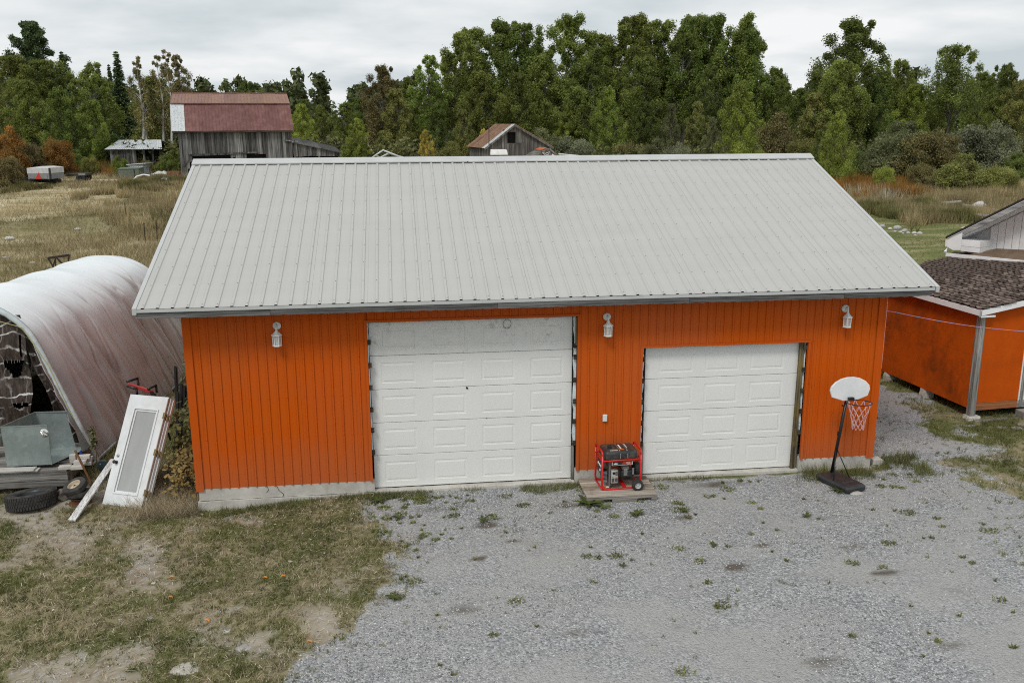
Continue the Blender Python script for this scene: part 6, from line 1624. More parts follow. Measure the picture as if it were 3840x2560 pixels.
# white covered table with boards below, in front of the shed
p0 = sp_(1127, 356, SYF-1.6); p1 = sp_(1165, 356, SYF-1.6); zt_ = sp_(1145, 345, SYF-1.6).z; g0 = ghs(p0.x, SYF-1.6)
wb = thing('covered_bin', 'wooden bin with a white cover standing in front of the gable shed', 'bin', (p0.x, SYF-1.6, g0))
ww = p1.x-p0.x
rings = [[(x_, y_, z_) for x_, y_ in ((-.02,-.1),(ww*.3,-.13),(ww*.7,-.09),(ww+.02,-.1),(ww-.02,.75),(ww*.5,.78),(.02,.75))] for z_ in (p0.z-g0, p0.z-g0+.10)]+[[(x_, y_, zt_-g0+dz) for (x_, y_), dz in zip(((.03,-.05),(ww*.3,-.05),(ww*.7,-.05),(ww-.03,-.05),(ww-.06,.7),(ww*.5,.72),(.06,.7)), (.0,.02,.01,.0,.04,.03,.04))]]
loft(rings, MT_trimw, 'cover', wb)
plank_run(wb, .06, ww-.05, 0, lambda x: 0, lambda x: p0.z-g0, .22, MT_shedw, 3)
MB().box(.06, ww-.06, .1, .65, 0, p0.z-g0-.02).build('bin_body', MT_shedw, wb)
# small low shed with asphalt shingles, orange patch and cable
KY = 58.5
def kp(dx, dy, Y=KY): return Vector(at_y(dx, dy, Y))
pkk = kp(1262, 341); pll = kp(1225, 362); prr = kp(1288, 364); kg = ghs(pkk.x, KY)
ks = thing('small_shed', 'small low shed with a mossy shingle roof and an orange patch', 'shed', (pkk.x, KY, kg))
def kl(v): return v-Vector((pkk.x, KY, kg))
kv = Vector((at_y(1208,340,KY+2.6).x-pkk.x+.9, 2.6, 0)).normalized()*2.7
# ridge runs from the gable peak back to the left
P_, L2, R2 = kl(pkk), kl(pll)-Vector((0,0,.0)), kl(prr)
rb = kl(Vector(at_y(1238, 338.5, KY+2.2))); vback = rb-P_; vback.z = 0
MT_oldsh = M('grey_mossy_shingle', (.20,.19,.165), .95, (.11,.10,.085), scale=2.0, orand=.2)
nrow_ = 6
for i in range(nrow_):
    f0, f1 = i/nrow_, (i+1)/nrow_+.03
    a, b = P_.lerp(L2, f0), P_.lerp(L2, min(1.05, f1))
    for j in range(4):
        g0_, g1_ = j/4, (j+1)/4-.01
        A = [a+vback*g0_, a+vback*g1_, b+vback*g1_, b+vback*g0_]; n_ = (A[1]-A[0]).cross(A[3]-A[0]).normalized(); n_ = n_ if n_.z > 0 else -n_
        A = [A[0], A[1], A[2]+n_*.03, A[3]+n_*.03]; B = [q-n_*.02 for q in A]
        MB().add(A+B, [(0,1,2,3),(7,6,5,4),(0,4,5,1),(1,5,6,2),(2,6,7,3),(3,7,4,0)]).build('shingle', MT_oldsh, ks)
n_ = (vback).cross(L2-P_).normalized(); n_ = n_ if n_.z > 0 else -n_
A = [P_+vback*.25+n_*.05, P_+vback*.92+n_*.05, P_.lerp(L2, .30)+vback*.92+n_*.07, P_.lerp(L2, .30)+vback*.25+n_*.07]
MB().add(A+[q-n_*.02 for q in A], [(0,1,2,3),(7,6,5,4),(0,4,5,1),(1,5,6,2),(2,6,7,3),(3,7,4,0)]).build('orange_patch', M('orange_patch_tarp', (.55,.12,.02), .6, (.42,.09,.02)), ks)
A = [P_, P_+vback, R2+vback, R2]; MB().add(A+[q-Vector((0,0,.04)) for q in A], [(3,2,1,0),(4,5,6,7),(0,1,5,4),(2,3,7,6),(3,0,4,7)]).build('roof_slope', MT_oldsh, ks)
for Q in (L2, R2): MB().bar(P_+Vector((0,-.12,-.03)), Q+Vector((0,-.12,-.03)), .05, .13).build('rake_board', MT_shedw, ks)
MB().add([tuple(L2*.97+Vector((0,.02,0))), tuple(R2*.97+Vector((0,.02,0))), tuple(P_+Vector((0,.02,-.05))), (L2.x, .02, 0), (R2.x, .02, 0)], [(0,3,4,1,2)]).build('gable_wall', MT_shedw, ks)
MB().add([tuple(L2+vback*g_) for g_ in (0,1)]+[(L2.x+vback.x, L2.y+vback.y, 0), (L2.x, L2.y, 0)], [(0,1,2,3)]).build('side_wall', MT_shedw, ks)
q = kl(kp(1244, 352, KY-.5)); MB().bar((q.x, -.4, 0), (q.x-.02, -.4, q.z+.25), .10, .10).build('utility_post', MT_shedw, ks)
pts = [kl(kp(a, b, KY-.4)) for a, b in ((1246,351),(1252,353),(1258,351),(1262,348),(1260,355),(1252,357),(1248,353))]
MB().tube(pts, .018, 5).build('cable', MT_trimw, ks)
q = kl(kp(1272, 356, KY-.3)); MB().tube([(q.x, -.3, 0), (q.x, -.3, q.z), (q.x-.1, -.3, q.z+.03), (q.x-.13,-.3,q.z-.06)], .05, 8).build('vent_pipe', MT_trimw, ks)

# ------------------------------------------------------------------ bare tube frames of carports
MT_tubew = M('white_tube', (.62,.66,.68), .4)
def frame_obj(segs, label):
    pts = [(Vector(at_y(a, b, Y)), Vector(at_y(c, d, Y2))) for a, b, Y, c, d, Y2 in segs]
    o0 = Vector((pts[0][0].x, pts[0][0].y, ghs(pts[0][0].x, pts[0][0].y)))
    f = thing('carport_frame', label, 'frame', o0, 0, 'bare tube carport frames')
    for a, b in pts: MB().tube([a-o0, b-o0], .045, 8).build('tube', MT_tubew, f, smooth=True)
    return f
frame_obj([(855,362,44,880,345,44),(880,345,44,925,363,44),(868,365,46,893,352,46),(893,352,46,937,365,46),(880,345,44,893,352,46),(862,357,44,874,362,46),(855,362,44,850,420,44),(925,363,44,925,420,44),(905,356,44,917,359,46),(868,365,46,866,420,46),(937,365,46,938,420,46)], 'peaked white tube frame right of the barn lean-to')
frame_obj([(1284,354,46,1368,362,46),(1284,354,46,1292,364,47),(1316,357,46,1323,366,47),(1345,360,46,1352,367,47),(1368,362,46,1372,370,47),(1292,364,47,1373,371,47),(1292,364,47,1292,420,47),(1372,370,47,1372,420,47)], 'low white tube frame right of the small shed')

# ------------------------------------------------------------------ things on the hill at the left
# trailer made from a pickup box
p = on_ground(62, 430); q = on_ground(150, 420)
TY = min(70, on_ground(72, 430).y+.3); print('TY', TY, 'bin', on_ground(300, 412).y, 'tote', on_ground(322, 407).y, 'barn', on_ground(420, 401).y, 'shed', on_ground(310, 368).y)
a = Vector(at_y(65, 411, TY)); b = Vector(at_y(129, 411, TY)); zt_ = at_y(90, 386, TY).z; zm = at_y(90, 399, TY).z; zb3 = at_y(90, 412, TY).z
tg = ghs(a.x, TY)
tr = thing('box_trailer', 'grey box trailer with a white cover and red triangle on the hill', 'trailer', (a.x, TY, tg))
LW = at_y(113, 411, TY).x-a.x; d2 = Vector(at_y(149, 416, TY-2.2))-a
MT_tgrey = M('faded_grey_body', (.20,.205,.21), .55, (.26,.265,.27), scale=3); MT_twhite = M('white_trailer_cover', (.60,.60,.60), .6, (.48,.47,.46), scale=4, stretch=(3,3,.6))
e1 = Vector((LW, 0, 0)); e2 = Vector((LW+ (at_y(149,416,TY-1.4).x-a.x-LW), -1.4, 0))
def hexa(z0, z1, ins, mat, name, par):
    P0 = [Vector((0+ins,0+ins,z0)), Vector((LW,ins,z0)), Vector((e2.x-ins, e2.y+ins, z0)), Vector((e2.x-ins-.3, 2.2, z0)), Vector((ins, 2.2, z0))]
    P1 = [Vector((v.x, v.y, z1)) for v in P0]
    return MB().add(P0+P1, [(4,3,2,1,0),(5,6,7,8,9)]+[(i, (i+1) % 5, (i+1) % 5+5, i+5) for i in range(5)]).build(name, mat, par)
e2 = Vector((LW+1.0, 1.3, 0)); e2 = Vector((at_y(149, 414, TY+1.6).x-a.x, 1.6, 0))
def body(z0, z1, o_, mat, name):
    P0 = [Vector((-o_,-o_,z0)), Vector((LW+o_*.3,-o_,z0)), Vector((e2.x+o_, e2.y-o_, z0)), Vector((e2.x+o_-1.2, e2.y+1.6, z0)), Vector((-o_, 2.6, z0))]
    P1 = [Vector((v.x, v.y, z1)) for v in P0]
    return MB().add(P0+P1, [(4,3,2,1,0),(5,6,7,8,9)]+[(i, (i+1) % 5, (i+1) % 5+5, i+5) for i in range(5)]).build(name, mat, tr)
body(zb3-tg, zm-tg, 0, MT_tgrey, 'body'); body(zm-tg+.005, zt_-tg, .02, MT_twhite, 'cover')
MB().box(.05, LW-.1, -.03, -.002, zb3-tg+.05, zm-tg-.06).build('tailgate', MT_tgrey, tr)
tp = [Vector(at_y(*s_, TY-.05))-a for s_ in ((81,411),(95,411),(88,396))]
for v in tp: v.z += a.z-tg
MB().add([(v.x,-.05,v.z) for v in tp]+[(v.x,-.02,v.z) for v in tp], [(0,1,2),(0,3,4,1),(1,4,5,2),(2,5,3,0)]).build('reflector_triangle', M('red_reflector', (.65,.05,.03), .4), tr)
for dx in (70, 113): 
    v = Vector(at_y(dx, 413, TY-.04))-a; MB().lathe([(.0,-.02),(.06,-.02),(.06,.02)], 12, (v.x, -.012, v.z+a.z-tg), 'y').build('tail_lamp', MT_dark, tr)
MB().box(LW+.05, LW+.16, -.02, .0, zb3-tg, zt_-tg).build('strap', MT_black, tr)
for (xx, yy_) in ((-.45, .2), (-.12, .35)):
    wheel_parts(tr, (xx, yy_, .30), .31, .20, .15, MT_rim_black, (math.pi/2, 0, math.radians(-25)), 5)
wheel_parts(tr, (LW*.8, 1.6, .30), .31, .20, .15, MT_rim_black, (math.pi/2, 0, 0), 5)
MB().box(-.2, e2.x, .8, .9, .22, .45).build('axle', MT_black, tr)
# dark flat trailer behind
p = Vector(at_y(152, 402, 54)); p2 = Vector(at_y(196, 402, 54)); g_ = ghs(p.x, 54)
ft = thing('flat_trailer', 'low dark flat trailer in the weeds beyond the box trailer', 'trailer', (p.x, 54, g_))
MB().box(0, p2.x-p.x, 0, 1.6, p.z-g_-.08, p.z-g_+.06).build('bed', MT_wood_block, ft); MB().bar((.1,-.05,p.z-g_+.12), ((p2.x-p.x)*.6,-.05,p.z-g_+.20), .06, .10).build('headboard', MT_wood_block, ft)
MB().box((p2.x-p.x)*.65, (p2.x-p.x), -.04, .0, p.z-g_-.04, p.z-g_+.10).build('side_rail', MT_tgrey, ft)
wheel_parts(ft, (.9, .1, .28), .29, .18, .14, MT_rim_black, (math.pi/2,0,0), 5); wheel_parts(ft, (.9, 1.5, .28), .29, .18, .14, MT_rim_black, (math.pi/2,0,0), 5)
# white liquid tote in its cage, and a green bin in front
QY = min(75, on_ground(305, 412).y+1.5)
a = Vector(at_y(299, 404, QY)); b = Vector(at_y(340, 404, QY)); zt_ = at_y(320, 381, QY).z; g_ = ghs(a.x, QY)
to = thing('liquid_tote', 'white caged plastic tank tilted in the weeds left of the barn', 'tank', (a.x, QY, g_)); to.rotation_euler = (0, math.radians(-4), math.radians(-14))
W2, H2 = 1.12, max(.9, zt_-g_)
MB().box(.03, W2-.03, .03, .97, .12, H2-.05).build('bottle', M('milky_plastic', (.62,.68,.69), .5, (.52,.58,.60)), to, bevel=.06)
m = MB()
for k in range(7):
    m.box(W2*k/6-.012, W2*k/6+.012, -.012, .012, .1, H2-.04); m.box(W2-.012, W2+.012, k/6-.012, k/6+.012, .1, H2-.04)
for k in range(5): z_ = .12+(H2-.18)*k/4; m.box(0, W2, -.014, .010, z_-.012, z_+.012); m.box(W2-.01, W2+.014, 0, 1.0, z_-.012, z_+.012)
m.build('cage', M('galvanised_cage', (.48,.52,.53), .4, metallic=.4), to)
MB().box(-.02, W2+.02, 0, 1.0, 0, .11).build('skid', MT_wood_block, to)
MB().box(-.15, W2+.3, -.05, 1.05, H2+.02, H2+.07).build('cover_board', MT_whitesheet, to)
a = Vector(at_y(274, 409, QY-1.5)); b = Vector(at_y(324, 409, QY-1.5)); zt_ = at_y(295, 389, QY-1.5).z; g_ = ghs(a.x, QY-1.5)
gb = thing('green_bin', 'dull green metal bin in front of the white caged tank', 'bin', (a.x, QY-1.5, g_))
GB = MT_gbin = M('dull_green_paint', (.095,.125,.095), .6, (.14,.165,.13), scale=5, dirt=(.20,.18,.13))
w_ = b.x-a.x; h_ = zt_-g_
MB().add([(0,0,0),(w_*.93,0,0),(w_,.9,0),(.05,.9,0),(-.03,-.03,h_),(w_*.93,-.03,h_*1.03),(w_+.02,.93,h_*1.05),(.03,.93,h_*1.02)], [(0,3,2,1),(0,1,5,4),(1,2,6,5),(2,3,7,6),(3,0,4,7)]).build('body', GB, gb)
MB().add([(-.06,-.06,h_),(w_*.95,-.06,h_*1.03),(w_+.05,.96,h_*1.05+.02),(.0,.96,h_*1.02+.02),(-.06,-.06,h_+.05),(w_*.95,-.06,h_*1.03+.05),(w_+.05,.96,h_*1.05+.08),(.0,.96,h_*1.02+.08)], [(4,5,6,7),(0,1,5,4),(1,2,6,5),(2,3,7,6),(3,0,4,7)]).build('lid', GB, gb)
MB().box(w_*.70, w_*.73, -.05, -.005, .0, h_).build('corner_strap', MT_dark, gb)
# far shed with a pale sheet roof in the trees
FY = 66.0
a = Vector(at_y(246, 345, FY)); b = Vector(at_y(372, 345, FY)); g_ = ghs(a.x, FY)
fs_ = thing('pale_roof_shed', 'low far shed with a pale sheet roof half hidden by shrubs', 'shed', (a.x, FY, g_))
W3 = b.x-a.x; ze = at_y(310, 343, FY-.3).z-g_; zr3 = at_y(310, 322, FY+2.0).z-g_
slopeq(Vector((-.1,-.3,ze)), Vector((W3+.1,-.3,ze)), Vector((W3-.5,2.2,zr3)), Vector((.4,2.2,zr3)), MT_whitesheet, 'roof_sheet', 9, fs_)
slopeq(Vector((-.1,4.7,ze)), Vector((W3+.1,4.7,ze)), Vector((W3-.5,2.2,zr3)), Vector((.4,2.2,zr3)), MT_whitesheet, 'roof_sheet', 9, fs_)
x1_ = at_y(290, 350, FY).x-a.x; x2_ = at_y(308, 350, FY).x-a.x
plank_run(fs_, .2, x2_, 0, lambda x: 0, lambda x: ze+.1, .22, MT_barn, 13)
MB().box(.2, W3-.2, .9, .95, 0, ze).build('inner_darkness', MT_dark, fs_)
for d in (310, 330, 350, 368): X_ = at_y(d, 350, FY).x-a.x; MB().box(X_-.07, X_+.07, 0, .14, 0, ze+.1).build('post', MT_barn, fs_)
# scrap: bent white pipe, white sheeting heaps, rusty barrel
p = on_ground(309, 423)
o = MB().tube([(0,0,-.1),(.02,0,.35),(.15,.1,.5),(.6,.2,.62),(1.0,.2,.55)], .05, 8).build('bent_pipe', MT_trimw); o.location = p; tag(o, 'bent white pipe sticking up in the dry weeds', 'pipe')
for i, (dx, dy, s_, lb) in enumerate(((372,407,.9,'crumpled white sheeting in the weeds below the barn'), (392,402,.8,'torn white plastic sheet nearest the barn post'), (378,420,.6,'small pale plastic scrap in front of the sheeting'), (368,400,.5,'pinkish plastic scrap left of the white sheeting'))):
    p = on_ground(dx, dy); r = random.Random(i); V_ = []; n = 9
    for j in range(n):
        for k in range(n): V_.append((s_*(j/8-.5)*1.6, s_*(k/8-.5), .18+s_*.28*math.exp(-((j-4)**2+(k-4)**2)/9)+r.uniform(-.08,.08)))
    o = MB().add(V_, [(j*n+k, (j+1)*n+k, (j+1)*n+k+1, j*n+k+1) for j in range(n-1) for k in range(n-1)]).build('plastic_sheet', M('scrap_sheet_%d' % i, ((.62,.63,.63),(.66,.67,.68),(.55,.58,.62),(.50,.42,.42))[i], .5)); o.location = p; tag(o, lb, 'sheet')
p = on_ground(400, 412)
rbl = thing('rusty_barrel', 'rusty barrel lying in the weeds beside the barn', 'barrel', p); 
MB().lathe([(.0,-.45),(.28,-.45),(.29,-.44),(.29,-.15),(.30,-.14),(.29,-.13),(.29,.13),(.30,.14),(.29,.15),(.29,.44),(.28,.45),(.0,.45)], 18, (0,0,.3), 'x').build('drum', MT_rim_rust, rbl)
# black folding frame behind the shelter
p = on_ground(136, 632)
bf = thing('metal_rack', 'dark crossed metal rack standing in the field behind the shelter', 'rack', p)
MT_rack = M('dark_rusty_steel', (.035,.022,.018), .6)
RY_ = p.y
def rk(dx, dy, off=0): return Vector(at_y(dx, dy, RY_+off))-Vector(p)
for A_, B_, w_ in (((110,592,0),(159,585,0),.055), ((110,592,0),(128,622,0),.045), ((159,585,0),(155,612,0),.045), ((113,594,.6),(156,588,.6),.035), ((128,592,.3),(120,618,.3),.04), ((130,592,.3),(152,615,.3),.05), ((127,592,.3),(128,616,.3),.03), ((120,618,.3),(122,640,.3),.04), ((152,612,.3),(156,640,.3),.04)):
    MB().bar(rk(*A_), rk(*B_), w_, w_).build('bar', MT_rack, bf)
for i, (dx, d0, d1, lb) in enumerate(((473/1, 0, 0, ''),)): pass
for dx, d0, d1, lb in ((289, 466, 500, 'thin dark fence stake in the middle of the field'), (334, 512, 560, 'thin dark fence stake left of the garage roof'), (362, 505, 555, 'thin dark fence stake nearest the garage roof')):
    p = on_ground(dx, d1); hh = at_y(dx, d0, p.y).z-p.z
    o = MB().bar((0,0,-.1), (.02,0,hh), .035, .035).build('fence_stake', MT_rack); o.location = p; tag(o, lb, 'stake', 'fence stakes in the field')
# rocks
MT_rock = M('fieldstone', (.30,.285,.27), .95, (.46,.45,.43), scale=3, bump=.5, bscale=6)
MT_rockw = M('white_fieldstone', (.40,.39,.37), .95, (.56,.55,.53), scale=3, bump=.5, bscale=6)
def rock(dx, dy, wpx, mat, label, group=None, hk=.55):
    p = on_ground(dx, dy); w = wpx*(3840/2352)/FPX*(p-CAM).length/2; r = random.Random(int(dx*7+dy))
    rings = []
    for j, (k, z) in enumerate(((.8, -.3), (1.0, .05), (.92, .45), (.62, .8), (.2, 1.0))):
        rings.append([(w*k*(1+r.uniform(-.14,.14))*math.cos(2*math.pi*i/9), w*k*.75*(1+r.uniform(-.14,.14))*math.sin(2*math.pi*i/9), w*2*hk*z*(1+r.uniform(-.08,.08))) for i in range(9)])
    o = loft(rings, mat, 'rock', None, False); o.location = p; tag(o, label, 'rock', group); return o
RG = 'stones edging the flower bed'
for dx, dy, w, m_, lb in ((2026,521,14,MT_rock,'flat brown stone at the left end of the flower bed'), (2044,526,9,MT_rockw,'white stone next to the flat brown one'), (2061,525,17,MT_rock,'largest grey round boulder of the flower bed'), (2056,532,7,MT_rockw,'small white stone before the largest boulder'), (2068,534,8,MT_rockw,'pale stone right before the largest boulder'), (2078,531,13,MT_rock,'grey mid sized boulder right of the largest one'), (2086,536,9,MT_rockw,'white stone in the middle of the bed edge'), (2074,537,6,MT_rockw,'tiny white stone in front of the grey boulder'),
                          (2100,536,10,MT_rockw,'white stone near the right end of the bed'), (2112,537,12,MT_rockw,'big white stone at the right end of the bed'), (2102,542,7,MT_rockw,'lowest white stone of the flower bed')):
    rock(dx, dy, w*1.1, m_, lb, RG, .36)
rock(2249, 487, 42, MT_rockw, 'large pale boulder in the tall dry grass', hk=.5)
for i, (dx, dy, w, lb) in enumerate(((2235,498,22,'flat pale stone left below the large boulder'), (2262,503,26,'flat pale stone right below the large boulder'), (2290,508,30,'broken pale slab beside the house rake'), (2215,525,16,'small pale slab in the grass near the house'))): rock(dx, dy, w, MT_rockw, lb, hk=.22)
for dx0, dy0, dx1, dy1, lb in ((2146,485,2205,478,'thin fallen grey pole in the tall grass'), (2208,488,2290,500,'pale fallen rail left of the house'), (2215,509,2275,514,'long pale board lying at the lawn edge')):
    a, b = on_ground(dx0, dy0), on_ground(dx1, dy1); o = MB().bar(a+Vector((0,0,.45)), b+Vector((0,0,.4)), .09, .09).build('fallen_rail', MT_pale_plank); tag(o, lb, 'pole')
for dx, dy, w, lb in ((22,549,22,'pale stone at the left edge of the field'), (75,604,14,'white stone low in the field'), (178,527,14,'pale flat stone in the middle of the field'), (352,466,26,'grey flat boulder in the dry grass'), (500/1.4,473,18,'small grey boulder in the dry grass'), (12,593,16,'pale stone near the shelter at the left edge'), (330,472,16,'low grey stone left of the flat boulder')):
    rock(dx, dy, w, MT_rockw if 'grey' not in lb else MT_rock, lb, hk=.25)
# orange clay bits on the lawn
for dx, dy, lb in ((395,1330,'orange shell lying furthest left on the lawn'), (609,1331,'orange curl left of the long orange shell'), (650,1328,'long orange shell on the lawn'), (477,1430,'small orange bit in the green patch'), (711,1478,'orange bit at the edge of the gravel'), (392,1376,'pale brown chip below the leftmost orange shell')):
    p = on_ground(dx, dy)
    o = MB().tube([(-.03,0,.0),(-.01,.004,.012),(.02,0,.010),(.032,-.004,.0)], [.006,.011,.011,.006], 6).build('clay_bit', M('clay_orange', (.72,.27,.04), .6) if 'orange' in lb else MT_block); o.location = p+Vector((0,0,.03)); o.rotation_euler = (0,0,random.uniform(-.6,.6)); tag(o, lb, 'fragment', 'bits on the lawn')
MT_sandrock = M('sandy_outcrop', (.40,.365,.31), .95, (.52,.49,.44), scale=7, bump=.6, bscale=20)
# flat stones set in the worn lawn
for dx, dy, w, lb, m_ in ((48,1514,18,'pale bone shaped stone at the left edge of the lawn', MT_rockw), (340,1420,22,'long sandy slab in the worn lawn', MT_rock), (520,1448,20,'pale flat stone left of the gravel edge', MT_rockw), (430,1535,66,'broad pale rock outcrop at the bottom of the lawn', MT_sandrock), (560,1488,36,'sandy flat rock near the gravel edge', MT_rock), (12,1187,14,'pale stone beside the truck tyre', MT_rockw), (275,1422,9,'small chip of stone on the lawn', MT_rockw)):
    o = rock(dx, dy, w, m_, lb, hk=.055)
# twig on the gravel
a, b = on_ground(1905, 1181), on_ground(1958, 1187)
o = MB().tube([a+Vector((0,0,.01)), (a+b)/2+Vector((0,.02,.016)), b+Vector((0,0,.01))], .007, 6).build('twig', MT_pale_plank); tag(o, 'pale twig lying on the gravel before the hoop', 'twig')
# ------------------------------------------------------------------ foliage generators
def leaf_cloud(C, Rr, n, size, up=.35, shell=.55, seed=0, elong=1.6, r=None):
    """n leaves in each ellipsoid clump: C (K,3) centres, Rr (K,3) radii"""
    r = r or np.random.default_rng(seed); K = len(C)
    d = r.normal(size=(K, n, 3)); d /= np.linalg.norm(d, axis=2, keepdims=True)
    rad = r.random((K, n, 1))**.45*1.05; rad = rad*(1+.18*r.normal(size=(K, n, 1)))
    P = (C[:, None, :]+d*rad*Rr[:, None, :]).reshape(-1, 3)
    nr = (d*.8+r.normal(size=d.shape)*.75+np.array([0, 0, up])).reshape(-1, 3); nr /= np.linalg.norm(nr, axis=1, keepdims=True)
    a = np.cross(nr, r.normal(size=nr.shape)); a /= np.linalg.norm(a, axis=1, keepdims=True); b = np.cross(nr, a)
    s = size*r.uniform(.6, 1.35, len(P)); a *= s[:, None]*elong*.5; b *= s[:, None]*.5
    V = np.stack([P-a, P+a*.55+b, P+a*.35-b], 1).reshape(-1, 3)
    return V
def cloud_mesh(name, Vs, mat, k=3):
    V = np.concatenate(Vs); return np_mesh(name, V, np.arange(len(V)).reshape(-1, k), mat)
def barkmat(name, a, b):
    t = NT(name); f = t.noise(t.coord((3,3,.8), True), 3, 5, .65)
    return t.bsdf(t.ramp(f, [(.35, a), (.65, b)]), .9, 0, .2)
MT_bark = barkmat('grey_bark', (.10,.095,.085), (.22,.21,.19)); MT_barkd = barkmat('dark_bark', (.045,.04,.035), (.11,.095,.08)); MT_barkw = barkmat('birch_bark', (.62,.60,.56), (.30,.28,.26))
LM = {
 'aspen': leafmat('aspen_leaf', (.092,.132,.026), (.290,.345,.085), .6, .48, .22, .012),
 'maple': leafmat('broad_leaf', (.078,.113,.026), (.250,.300,.078), .6, .48, .22, .014),
 'poplar': leafmat('young_poplar_leaf', (.165,.215,.040), (.42,.47,.105), .6, .48, .18, .012),
 'willow': leafmat('grey_willow_leaf', (.115,.132,.055), (.30,.31,.155), .7, .48, .18, .012),
 'brown': leafmat('browning_leaf', (.098,.092,.032), (.26,.215,.088), .7, .25, .18, .014),
 'olive': leafmat('olive_yellow_leaf', (.125,.140,.034), (.315,.315,.095), .65, .3, .16, .012),
 'yellow': leafmat('yellow_green_leaf', (0.301,0.269,0.049), (0.669,0.551,0.126), .65, .3, .14, .012),
 'orange': leafmat('autumn_orange_leaf', (.105,.092,.028), (.42,.19,.040), .65, .3, .16, .012),
 'silver': leafmat('silver_leaf', (.115,.130,.072), (.27,.285,.175), .7, .2, .14, .012),
 'spruce': leafmat('spruce_needles', (0.028,0.047,0.019), (0.098,0.127,0.052), .75, .1, .2, .01),
 'pine': leafmat('pine_needles', (0.042,0.075,0.028), (0.127,0.169,0.063), .7, .12, .15, .01),
 'birch': leafmat('thin_birch_leaf', (.15,.142,.045), (.34,.300,.120), .65, .3, .15, .012),
 'mid': leafmat('olive_green_leaf', (.108,.146,.031), (.300,.340,.088), .62, .48, .18, .014),
}
# every prototype is 10 m tall and stands on z = 0
def proto_tall(seed, base=.30, width=2.0, nb=34, nl=170, ls=.20, bark=MT_bark, top=1.0, stems=1, shape=.6):
    r = np.random.default_rng(seed); tm = MB(); C = []; Rr = []
    for s in range(stems):
        ox, oy = (0, 0) if stems == 1 else (r.uniform(-.9, .9), r.uniform(-.9, .9)); lean = r.uniform(-.35, .35, 2)
        H = 10*(1 if s == 0 else r.uniform(.8, .97))
        ax = lambda h: np.array([ox+lean[0]*h/10+.10*math.sin(h*.9+seed), oy+lean[1]*h/10+.10*math.cos(h*.8+seed), h])
        tm.tube([tuple(ax(H*k/8)) for k in range(9)], [max(.012, .15*(1-k/8.3)) for k in range(9)], 7)
        k = nb//stems
        for i in range(k):
            f = base+(1-base)*((i+r.random())/k); h = H*f
            # crown radius profile: widest at ~45 percent of the crown
            u = (f-base)/(1-base); w = width*(math.sin(math.pi*min(1, max(.05, u*.86+.12)))**shape)*(1-.25*u)
            a = i*2.39996+r.uniform(-.5, .5); q = w*r.uniform(.12, 1.12)
            c = ax(h)+np.array([math.cos(a)*q, math.sin(a)*q, q*.15]); c[2] = min(c[2], H-.2)
            rr = r.uniform(.40, .82)*(1.12-.66*u)*(width/2.0)**.6
            rr *= .86; C.append(c); Rr.append((rr*r.uniform(.8, 1.1), rr*r.uniform(.8, 1.1), rr*r.uniform(.85, 1.35)))
            tm.tube([tuple(ax(max(.2, h-q*.75))), tuple((ax(h-q*.35)+c)/2), tuple(c)], [.045*(1-.5*u), .03*(1-.5*u), .01], 5, cap=False)
    return tm, np.array(C), np.array(Rr), nl, ls, bark
def make_proto(key, kinds, gen):
    tm, C, Rr, nl, ls, bark = gen
    V = leaf_cloud(C, Rr, nl, ls, seed=len(C)*7+int(ls*1000))
    trunk = tm.mesh('trunk', bark, True)
    PROTO[key] = (trunk, V)
def get_proto(key, kind):
    if (key, kind) not in PROTO:
        trunk, V = PROTO[key]
        if (key, 0) not in PROTO: PROTO[(key, 0)] = cloud_mesh('crown', [V], LM[kind])
        PROTO[(key, kind)] = (trunk, PROTO[(key, 0)])
    return PROTO[(key, kind)]
PROTO = {}
make_proto('tallA', ('aspen', 'brown'), proto_tall(1, .26, 2.35, 84, 420, .098, shape=.5))
make_proto('tallB', ('aspen', 'maple'), proto_tall(2, .34, 2.0, 80, 400, .098, stems=2, shape=.5))
make_proto('tallC', ('aspen', 'olive'), proto_tall(3, .20, 2.6, 96, 420, .098, shape=.5))
make_proto('slim', ('aspen', 'poplar', 'olive', 'birch'), proto_tall(4, .30, 1.5, 54, 260, .098, shape=.7))
make_proto('open', ('maple',), proto_tall(5, .46, 2.9, 64, 240, .115, bark=MT_barkd, shape=.45))
make_proto('broad', ('maple', 'aspen', 'olive', 'poplar'), proto_tall(6, .08, 3.3, 104, 420, .115, bark=MT_barkd, shape=.5))
make_proto('cone', ('poplar', 'olive', 'maple', 'yellow', 'aspen'), proto_tall(7, .04, 2.8, 100, 400, .112, shape=.7))
make_proto('cone2', ('poplar', 'olive', 'maple', 'aspen', 'willow'), proto_tall(8, .06, 2.6, 96, 400, .112, shape=.6))
make_proto('birch', ('birch', 'olive'), proto_tall(9, .36, 1.15, 46, 140, .10, bark=MT_barkw, stems=2))
# shrubs: 5 m tall dome
def proto_shrub(seed, nb=66, nl=380, ls=.115, spread=3.2):
    r = np.random.default_rng(seed); tm = MB(); C = []; Rr = []
    for i in range(nb):
        a = r.uniform(0, 6.283); e = math.acos(r.uniform(.02, 1)); q = r.uniform(.55, 1)
        c = np.array([math.cos(a)*math.sin(e)*spread*q, math.sin(a)*math.sin(e)*spread*q, .5+math.cos(e)*4.1*q*r.uniform(.85, 1.08)])
        rr = r.uniform(.45, .85); C.append(c); Rr.append((rr, rr, rr*.85))
        b = np.array([r.uniform(-.5, .5), r.uniform(-.5, .5), 0]); tm.tube([tuple(b), tuple(b*.5+c*.5+np.array([0, 0, .3])), tuple(c)], [.06, .035, .01], 5, cap=False)
    return tm, np.array(C), np.array(Rr), nl, ls, MT_barkd
make_proto('shrubA', ('willow', 'brown', 'silver', 'olive', 'orange', 'poplar', 'maple', 'yellow'), proto_shrub(11))
